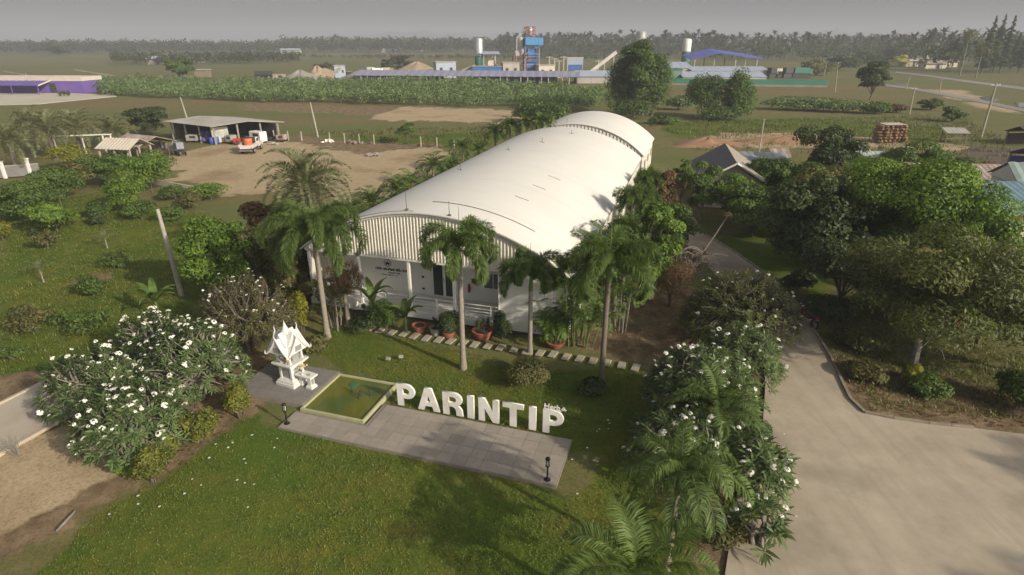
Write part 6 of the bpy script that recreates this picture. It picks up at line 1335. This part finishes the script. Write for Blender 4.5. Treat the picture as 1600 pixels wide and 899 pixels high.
# ------------------------------------------------------------------ motorbike
mb_ = thing('motorbike', 'parked dark red motorbike at the shaded edge of the driveway', 'motorbike', g(1263,512)+Vector((0,.3,.035)), R(104))
BRED = pmat('bike_red', (.13,.018,.02), (.10,.015,.016), 4, .35); BSIL = pmat('bike_silver', (.40,.39,.37), None, 4, .35, metal=.5)
for x in (-.62,.62):
    m = MB(); n = 20
    for j in range(n):
        a0, a1 = 2*math.pi*j/n, 2*math.pi*(j+1)/n; m.tube([(x+.25*math.cos(a0),0,.30+.25*math.sin(a0)),(x+.25*math.cos(a1),0,.30+.25*math.sin(a1))], .05, 6, False)
    w_ = m.build('wheel', TYRE, mb_, smooth=True); m = MB(); [m.tube([(x,0,.30),(x+.22*math.cos(k*1.0472),0,.30+.22*math.sin(k*1.0472))], .012, 4) for k in range(6)]; m.tube([(x,-.05,.3),(x,.05,.3)], .05, 8); m.build('spokes', BSIL, w_)
MB().tube([(.62,.07,.3),(.45,.07,.85)], .025, 6).tube([(.62,-.07,.3),(.45,-.07,.85)], .025, 6).build('fork', BSIL, mb_)
MB().tube([(.42,0,.85),(.30,0,.50),(-.05,0,.42),(-.35,0,.60),(-.75,0,.68)], [.06,.10,.10,.09,.04], 8).build('frame', BRED, mb_, smooth=True)
MB().box((.40,0,.72), (.10,.34,.42), ry=-.25).box((.22,0,.48), (.36,.30,.10)).build('leg_shield', BRED, mb_, bevel=.04); MB().box((-.32,0,.78), (.68,.24,.12)).build('seat', DARKM, mb_, bevel=.05); MB().box((-.35,0,.62), (.60,.22,.20)).build('body_panel', BRED, mb_, bevel=.05)
MB().box((-.1,0,.34), (.36,.22,.24)).build('engine', BSIL, mb_, bevel=.04); MB().tube([(-.1,-.13,.28),(-.75,-.15,.33)], [.03,.05], 8).build('exhaust', BSIL, mb_); MB().tube([(.36,-.33,.98),(.44,0,.95),(.36,.33,.98)], .018, 6).build('handlebar', DARKM, mb_)
for sg in (-1,1): h_ = MB().tube([(.40,sg*.22,.97),(.38,sg*.28,1.15)], .01, 5).build('mirror_stalk', DARKM, mb_); MB().sphere((.38,sg*.29,1.19), (.03,.07,.05), 8, 6).build('mirror', BSIL, h_)
MB().sphere((.50,0,.93), (.07,.09,.08), 10, 6).build('headlight', pmat('headlight', (.7,.68,.6), None, 3, .2), mb_); MB().box((-.74,0,.72), (.05,.14,.08)).build('tail_light', RED, mb_); MB().tube([(.1,.12,.3),(.2,.26,0)], .015, 5).build('kickstand', DARKM, mb_)
for sg, x in ((1,.62),(1,-.62)): MB().box((x,0,.60), (.42,.13,.03)).build('mudguard', BSIL if x < 0 else BRED, mb_, bevel=.01)

# ------------------------------------------------------------------ trees of the middle distance
MT = 'tall trees between the field and the plant'
p = g(990,182); tree('tall_tree', 'tallest tree, narrow and dense, right of the plant', p, top(p,58), 5.0, LF['mid'], 26000, .42, 71, group=MT, low=.02, nclump=34, clump=.30, tr=.3)
p = g(975,178); shrub('tall_tree', 'lower left half of the tallest tree group', (p.x-1,p.y-1), top(p,95), 4.2, LF['mid'], 11000, .4, 72, cat='tree', group=MT, low=0, nclump=24)
p = g(1015,180); shrub('tall_tree', 'right shoulder of the tallest tree group', (p.x,p.y-2), top(p,82), 3.8, LF['mid'], 11000, .4, 73, cat='tree', group=MT, low=0, nclump=24)
p = g(1100,184); shrub('field_tree', 'left one of the two bushy trees in the right field', p, top(p,113), 4.2, LF['mid'], 12000, .40, 74, cat='tree', group=MT, nclump=26, low=0)
p = g(1148,186); shrub('field_tree', 'right one of the two bushy trees in the right field', p, top(p,110), 3.9, LF['mid'], 12000, .40, 75, cat='tree', group=MT, nclump=26, low=0)
p = g(1358,158); tree('field_tree', 'single dark tree standing near the grey road', p, top(p,97), 5.0, LF['dark'], 9000, .5, 76, group=MT, low=.18, nclump=18, tr=.2, lean=(-.5,0))
p = g(283,126); tree('field_tree', 'loose green tree at the far edge of the crop field', p, top(p,85), 6.0, LF['mid'], 5500, .7, 77, low=.1, nclump=14, tr=.25)
p = g(1407,105); tree('field_tree', 'bright yellow flowering tree by the pale house', p, top(p,84), 5.5, leafmat('leaf_gold', (.36,.33,.04), (.62,.58,.12)), 3500, .8, 78, low=.1, nclump=10, tr=.2)
for k, (x, y, ty, w, lf, nm) in enumerate(((605,113,92,4,'far','small round tree behind the lilac roof'),(628,112,84,6.5,'far','larger loose tree behind the tan gravel heap'),(507,108,98,5,'dark','low dark bush tree in the far field'),(92,87,66,20,'far','big dark tree in the far left wood'),(1275,118,92,9,'olive','brownish tree right of the sheds'),(1310,110,83,11,'dark','dark tree before the coconut wood'),(1340,105,80,12,'dark','second dark tree before the coconut wood'),(1385,100,76,12,'dark','dark tree left of the yellow flowering one'),(1455,172,152,3.2,'mid','grey green bush tree beside the embankment'),(1487,190,165,3.0,'mid','round bush in the right field'))):
    p = g(x, y); tree('distant_tree', nm, p, max(2.0, top(p, ty)), w, LF[lf], 2200, max(.5, p.y/330), 160+k, group='trees standing apart in the distance', low=.05, nclump=12, tr=.2)
# rough herb and bush cover in the right field
for k, (x, y, h, w, nm) in enumerate(((985,186,4.5,5,'leafy thicket round the foot of the tallest tree'),(1125,188,3.0,6,'thicket at the foot of the bushy pair of trees'),(1060,172,3.2,4.5,'leafy crop bushes between the tallest tree and the bushy pair'),(1230,172,3.0,6,'row of crop bushes in the right field, left part'),(1270,173,3.0,6,'row of crop bushes in the right field, middle part'),(1320,176,3.0,6,'row of crop bushes in the right field, right part'),(1365,178,2.6,4,'bush below the single dark tree'),(1400,176,2.0,3.5,'dry thicket right of the single dark tree'),(1035,194,1.6,3,'weedy bush near the far hall corner'),(830,192,4,4,'bushes behind the far end of the hall'),(860,196,4.5,4,'palm like bushes at the back of the hall'))):
    p = g(x, y); shrub('field_bush', nm, p, h, w, LF['crop'] if 1 < k < 6 else LF['mid'] if k != 7 else LF['brown'], 2600, .5, 230+k, cat='bush', group='bushes of the right field', nclump=16, wide=(1,.6))

r_ = np.random.default_rng(77)
def blob(n, size, r, h=1.0, w=.45, low=.1):
    V, T = crown_leaves([((r.normal(0,w*.45), r.normal(0,w*.45), h*r.uniform(low+.15,.82)), (w*.55,w*.55,h*.24)) for _ in range(7)], n, size, r); return V, T
def mix_protos(name, label, cat, P, sc, protos, mat, r):
    """several shapes in one 'stuff' object"""
    idx = r.integers(0, len(protos), len(P)); VV, TT = [], []
    for k, (V0, T0) in enumerate(protos):
        Pk = P[idx == k]; s_ = sc[idx == k]; n = len(Pk); q = len(V0); a = r.uniform(0,6.283,n); ca, sa = np.cos(a)[:,None], np.sin(a)[:,None]; B = V0.reshape(1,q*4,3)
        X = B[:,:,0]*ca-B[:,:,1]*sa; Y = B[:,:,0]*sa+B[:,:,1]*ca; Z = np.broadcast_to(B[:,:,2], X.shape); V = np.stack([X,Y,Z],2)*s_[:,None,None]+Pk[:,None,:]
        VV.append(V.reshape(-1,4,3)); TT.append(np.clip(np.tile(T0,n)+np.repeat(r.normal(0,.16,n),q),0,1))
    o = link(name, quads(name, np.concatenate(VV), np.concatenate(TT), mat)); return tag(o, label, cat, kind='stuff')
# crop field (tall leafy crop in rows)
cf = gp([(150,150),(125,131),(400,131),(560,133),(760,136),(948,150),(945,176),(800,169),(600,164),(400,160),(240,154)])
lo, hi = cf.min(0), cf.max(0); rows = np.arange(lo[1], hi[1], 1.7); Pc = np.concatenate([np.column_stack([np.arange(lo[0],hi[0],1.5)+r_.normal(0,.25,len(np.arange(lo[0],hi[0],1.5))), np.full(len(np.arange(lo[0],hi[0],1.5)), y)+r_.normal(0,.3,len(np.arange(lo[0],hi[0],1.5)))]) for y in rows])
Pc = Pc[(sdist(Pc, cf) > vnoise(Pc, 9, 4)*5-1.5) & (vnoise(Pc, 7, 8) > .10)]
fr = np.clip(1.3-(sdist(Pc, cf)/14), .35, 1); Pc = Pc[r_.random(len(Pc)) < fr]
protos = [blob(42, .21, r_, 1.0, .40) for _ in range(5)]
mix_protos('crop_field', 'tall leafy green crop field in front of the plant', 'crop', np.column_stack([Pc, np.zeros(len(Pc))]), r_.uniform(1.9,3.2,len(Pc))*(1+.25*(vnoise(Pc,12,3)-.5)*2), protos, LF['crop'], r_)
# far woods
def wood(poly, n, h0, h1, protos, name, label, mat=LF['far']):
    q = gp(poly); lo, hi = q.min(0), q.max(0); P_ = lo+(hi-lo)*r_.random((n*6,2)); P_ = P_[sdist(P_, q) > 0][:n]; hv = (h0+(h1-h0)*r_.random(len(P_)))*(.62+.75*vnoise(P_, 38, 31)); P_ = P_[vnoise(P_, 55, 32) > .16] if len(P_) else P_; hv = hv[:len(P_)]
    return mix_protos(name, label, 'wood', np.column_stack([P_, np.zeros(len(P_))]), hv, protos, mat, r_)
wp = [blob(34, .22, r_, 1.0, .42) for _ in range(6)]
def coco(r):
    V, T = [], []
    V.append(np.array([[[-.012,0,0],[.012,0,0],[.01,0,.86],[-.01,0,.86]],[[0,-.012,0],[0,.012,0],[0,.01,.86],[0,-.01,.86]]])); T.append(np.full(2,.9))
    for k in range(13):
        P_ = frond_pts(k*2.4, r.uniform(-.4,1.2), .26, 1.6, 3)+np.array([0,0,.86]); hz = np.array([-math.sin(k*2.4), math.cos(k*2.4), 0])*.035; w = np.array([.5,1.2,.9,.15])[:,None]
        V.append(np.stack([P_[:-1]+hz*w[:-1],P_[1:]+hz*w[1:],P_[1:]-hz*w[1:],P_[:-1]-hz*w[:-1]],1)); T.append(np.clip(r.normal(.5,.15,3),0,1))
    return np.concatenate(V), np.concatenate(T)
cp_ = [coco(r_) for _ in range(5)]
wood([(-150,86),(-150,80),(470,79),(470,84)], 1500, 8, 13, wp, 'far_wood', 'hazy wood along the horizon at the left'); wood([(440,83),(440,77),(820,77),(820,83)], 1300, 9, 16, wp+cp_[:2], 'far_wood', 'hazy wood along the horizon behind the plant')
wood([(780,90),(780,79),(1130,79),(1130,92)], 800, 12, 20, cp_, 'coconut_wood', 'coconut wood behind the tallest tree'); wood([(780,90),(780,79),(1130,79),(1130,92)], 700, 6, 11, wp, 'far_wood', 'low trees between the coconut palms behind the tallest tree')
wood([(1100,94),(1100,78),(1420,78),(1420,96)], 800, 12, 19, cp_, 'coconut_wood', 'dark coconut wood at the right of the plant'); wood([(1100,96),(1100,78),(1420,78),(1420,100)], 800, 6, 12, wp, 'far_wood', 'low trees under the coconut palms at the right', LF['dark'])
wood([(1400,100),(1400,80),(1750,80),(1750,118),(1480,112)], 520, 13, 19, cp_, 'coconut_wood', 'nearer coconut wood at the far right'); wood([(1400,102),(1400,80),(1750,80),(1750,122),(1480,114)], 620, 7, 14, wp, 'far_wood', 'leafy trees in the wood at the far right', LF['dark'])
wood([(175,101),(175,97),(270,98),(420,93),(470,94),(470,99),(270,103)], 330, 4, 7, wp, 'palm_orchard', 'rows of low trees in the far left fields'); wood([(470,92),(470,90),(960,92),(960,96)], 420, 2.5, 4, wp, 'far_hedge', 'low hedge line in the fields behind the plant')
# tall palms and casuarinas told apart at the right
CO = 'tall coconut palms at the right'
for k, (x, y, ty, nm) in enumerate(((1499,119,47,'tallest coconut palm with leaning trunk at the right edge of the wood'),(1524,122,68,'shorter coconut palm right of the tallest one'),(1246,92,66,'lone coconut palm before the dark wood'),(1430,88,62,'coconut palm with bare trunk above the brown roofed house'),(1551,112,60,'coconut palm among the casuarinas'),(1475,105,58,'coconut palm left of the tallest one'))):
    p = g(x, y); palm('coconut_palm', nm, p, top(p,ty+6), 4.6, 20, LF['olive'] if k < 3 else LF['dark'], 240+k, CO, tr=.22, mode='pinnate', nl=46, ll=1.0, lw=.16, droop=1.9, el0=1.3, el1=-.6, hang=.5, vee=.2, shaft=.1, spear=False, sep=False, lean=(.8,0), bark=BARKL)
for k, (x, y, ty, nm) in enumerate(((1532,116,26,'left casuarina with thin pointed top at the right'),(1546,114,23,'middle casuarina, the tallest, at the right'),(1561,114,25,'right casuarina of the three pointed ones'),(1590,114,40,'dark conifer like tree at the right edge'),(1603,112,32,'tall dark tree cut by the right edge'),(1578,110,52,'lower dark tree between the conifers'))):
    p = g(x, y); h = top(p, ty); r2 = np.random.default_rng(k+60); root = thing('casuarina_tree', nm, 'tree', (p.x,p.y,0), 0, 'pointed trees at the right'); cl = []
    for i in range(26):
        z = h*(.12+.86*i/25); w = 3.0*(1-(i/25)**1.4)+.35; a = i*2.4; cl.append(((w*.4*math.cos(a), w*.4*math.sin(a), z), (w*.55,w*.55,h*.035)))
    V, T = crown_leaves(cl, 2600, 1.1, r2, aspect=.22, hang=.4); MB().tube([(0,0,-.3),(0,0,h*.5),(0,0,h*.97)], [.35,.22,.05], 6).build('trunk', BARK, root); link('crown', quads('crown', V, T, LF['dark']), root)
# hills
def hill(name, px, w, ytop, Yd, seed):
    r2 = np.random.default_rng(seed); c = at(px, ytop, Yd); n = 40; vs = []; fs = []
    for i in range(n+1):
        u = i/n*2-1; z = c.z*max(0,(1-abs(u)**1.6))*(1+.10*math.sin(i*.9+seed)+.05*r2.normal()); vs += [(c.x+u*w, Yd-w*.35, -5), (c.x+u*w, Yd, z), (c.x+u*w, Yd+w*.5, -5)]
    for i in range(n): fs += [(3*i,3*i+3,3*i+4,3*i+1),(3*i+1,3*i+4,3*i+5,3*i+2)]
    m = MB(); m.add(vs, fs); o = m.build(name, pmat('hill_green', (.05,.065,.04), None, .01, .95), None, smooth=True); tag(o, kind='structure')
hill('hills', 650, 650, 49, 4200, 1); hill('hills', 1306, 190, 46, 4000, 2); hill('hills', 520, 500, 56, 4300, 3)

# ------------------------------------------------------------------ grass, petals, litter
def blades(n, hgt, spread, wid, r):
    a = r.uniform(0,6.283,n); D = nrm(np.column_stack([np.cos(a)*.55, np.sin(a)*.55, np.ones(n)*r.uniform(.7,1.2,n)])); Sd = np.column_stack([-np.sin(a), np.cos(a), np.zeros(n)]); P_ = np.column_stack([r.normal(0,spread,n), r.normal(0,spread,n), np.full(n,-.02)])
    return leaves(P_, D, Sd, hgt*r.uniform(.6,1.3,n), wid, mid=.4, droop=.15), np.clip(r.normal(.5,.2,n),0,1)
hard = [SPOLY([(5.85,-11.1),(17.9,-11.1),(17.9,-8.15),(9.25,-8.15),(9.25,-6.55),(6.0,-6.45),(2.2,-6.45),(2.2,-9.55),(5.85,-9.6)]), np.array([list(q) for q in dpoly]), ROAD_L, SPOLY([(2.8,-2.1),(20.6,-2.1),(20.6,-1.3),(2.8,-1.3)]), SPOLY([(-.2,-.3),(16.2,-.3),(16.2,36),(-.2,36)])]
def free(P_):
    k = np.ones(len(P_), bool)
    for q in hard: k &= sdist(P_, q) < -.03
    for q in Z_SOIL[:3]+Z_SOIL[3:4]: k &= sdist(P_, q)+(vnoise(P_,.9,12)-.5)*1.6 < .2
    return k
pb = [blades(6, .075, .05, .018, r_) for _ in range(5)]; pl = [blades(6, .15, .09, .03, r_) for _ in range(4)]
P_ = np.concatenate([sample_poly(Z_LUSH[2], 75, r_), sample_poly(Z_LUSH[3], 75, r_)]); P_ = P_[free(P_)]; P_ = P_[np.hypot(*P_.T) < 45]; P_ = P_[r_.random(len(P_)) < .45+.9*vnoise(P_,.7,21)][:42000]
mix_protos('lawn_grass', 'short mown grass of the front lawn', 'grass', np.column_stack([P_, np.full(len(P_),-.01)]), r_.uniform(.7,1.3,len(P_)), pb, LF['grass'], r_)
P_ = np.concatenate([sample_poly(Z_LUSH[1], 9, r_), sample_poly(gp([(1280,480),(1640,560),(1640,660),(1360,640),(1300,560)]), 16, r_)]); P_ = P_[free(P_)][:16000]
mix_protos('rough_grass', 'rougher grass of the orchard and under the right trees', 'grass', np.column_stack([P_, np.full(len(P_),-.02)]), r_.uniform(.7,1.7,len(P_)), pl, LF['grass'], r_)
P_ = sample_poly(gp([(480,205),(1500,180),(1640,260),(1100,240),(1040,200),(760,225),(690,235)]), .5, r_)[:5000]
mix_protos('field_weeds', 'scattered weeds and tufts of the dry fields', 'weeds', np.column_stack([P_, np.full(len(P_),-.02)]), r_.uniform(2,6,len(P_)), pl, LF['olive'], r_)
# fallen blossoms
c5 = []
for j in range(5):
    q = j*1.2566; d = np.array([math.cos(q), math.sin(q), .25]); s2 = np.array([-math.sin(q), math.cos(q), 0]); c5.append([[0,0,0], list(d*.03+s2*.018), list(d*.055), list(d*.03-s2*.018)])
c5 = np.array(c5); P_ = np.concatenate([sample_poly(gp([(240,760),(390,650),(440,670),(420,760),(250,820)]), 1.0, r_), sample_poly(gp([(880,700),(960,650),(1010,720),(990,800),(900,790)]), 1.2, r_), sample_poly(gp([(1180,640),(1250,600),(1260,800),(1200,840)]), .6, r_), sample_poly(gp([(100,830),(250,760),(450,800),(300,899)]), .25, r_)])
mix_protos('fallen_blossoms', 'white blossoms fallen on the lawn and driveway', 'blossoms', np.column_stack([P_, np.full(len(P_),.045)]), r_.uniform(.7,1.15,len(P_)), [(c5, np.zeros(5))], PETAL, r_)
pl2 = [(leaves(np.column_stack([r_.normal(0,.1,4), r_.normal(0,.1,4), np.full(4,.01)]), nrm(np.column_stack([r_.normal(0,1,4), r_.normal(0,1,4), r_.normal(0,.12,4)])), nrm(np.column_stack([r_.normal(0,1,4), r_.normal(0,1,4), r_.normal(0,.12,4)])), np.full(4,.11), np.full(4,.06)), r_.random(4)) for _ in range(5)]
P_ = np.concatenate([sample_poly(q, 9, r_) for q in (Z_SOIL[2], Z_SOIL[3])]+[sample_poly(Z_SOIL[4], 14, r_), sample_poly(gp([(1290,480),(1600,540),(1600,640),(1330,600)]), 7, r_)]); kk = np.ones(len(P_), bool)
for q in hard: kk &= sdist(P_, q) < .02
P_ = P_[kk][:7000]
mix_protos('leaf_litter', 'dry fallen leaves under the trees', 'leaves', np.column_stack([P_, np.full(len(P_),.0)]), r_.uniform(.7,1.5,len(P_)), pl2, LF['brown'], r_)

# ------------------------------------------------------------------ haze
hz_m = bpy.data.materials.new('haze_air'); hz_m.use_nodes = True; t = hz_m.node_tree; t.nodes.clear(); pv = t.nodes.new('ShaderNodeVolumePrincipled'); ot = t.nodes.new('ShaderNodeOutputMaterial')
pv.inputs['Color'].default_value = (.56,.58,.655,1); pv.inputs['Density'].default_value = .00056; pv.inputs['Anisotropy'].default_value = 0.0; t.links.new(pv.outputs[0], ot.inputs['Volume'])
o = MB().box((0,2600,54), (9400,7200,112)).build('haze', hz_m); tag(o, kind='stuff', label='even pale morning haze over the whole plain', cat='haze')
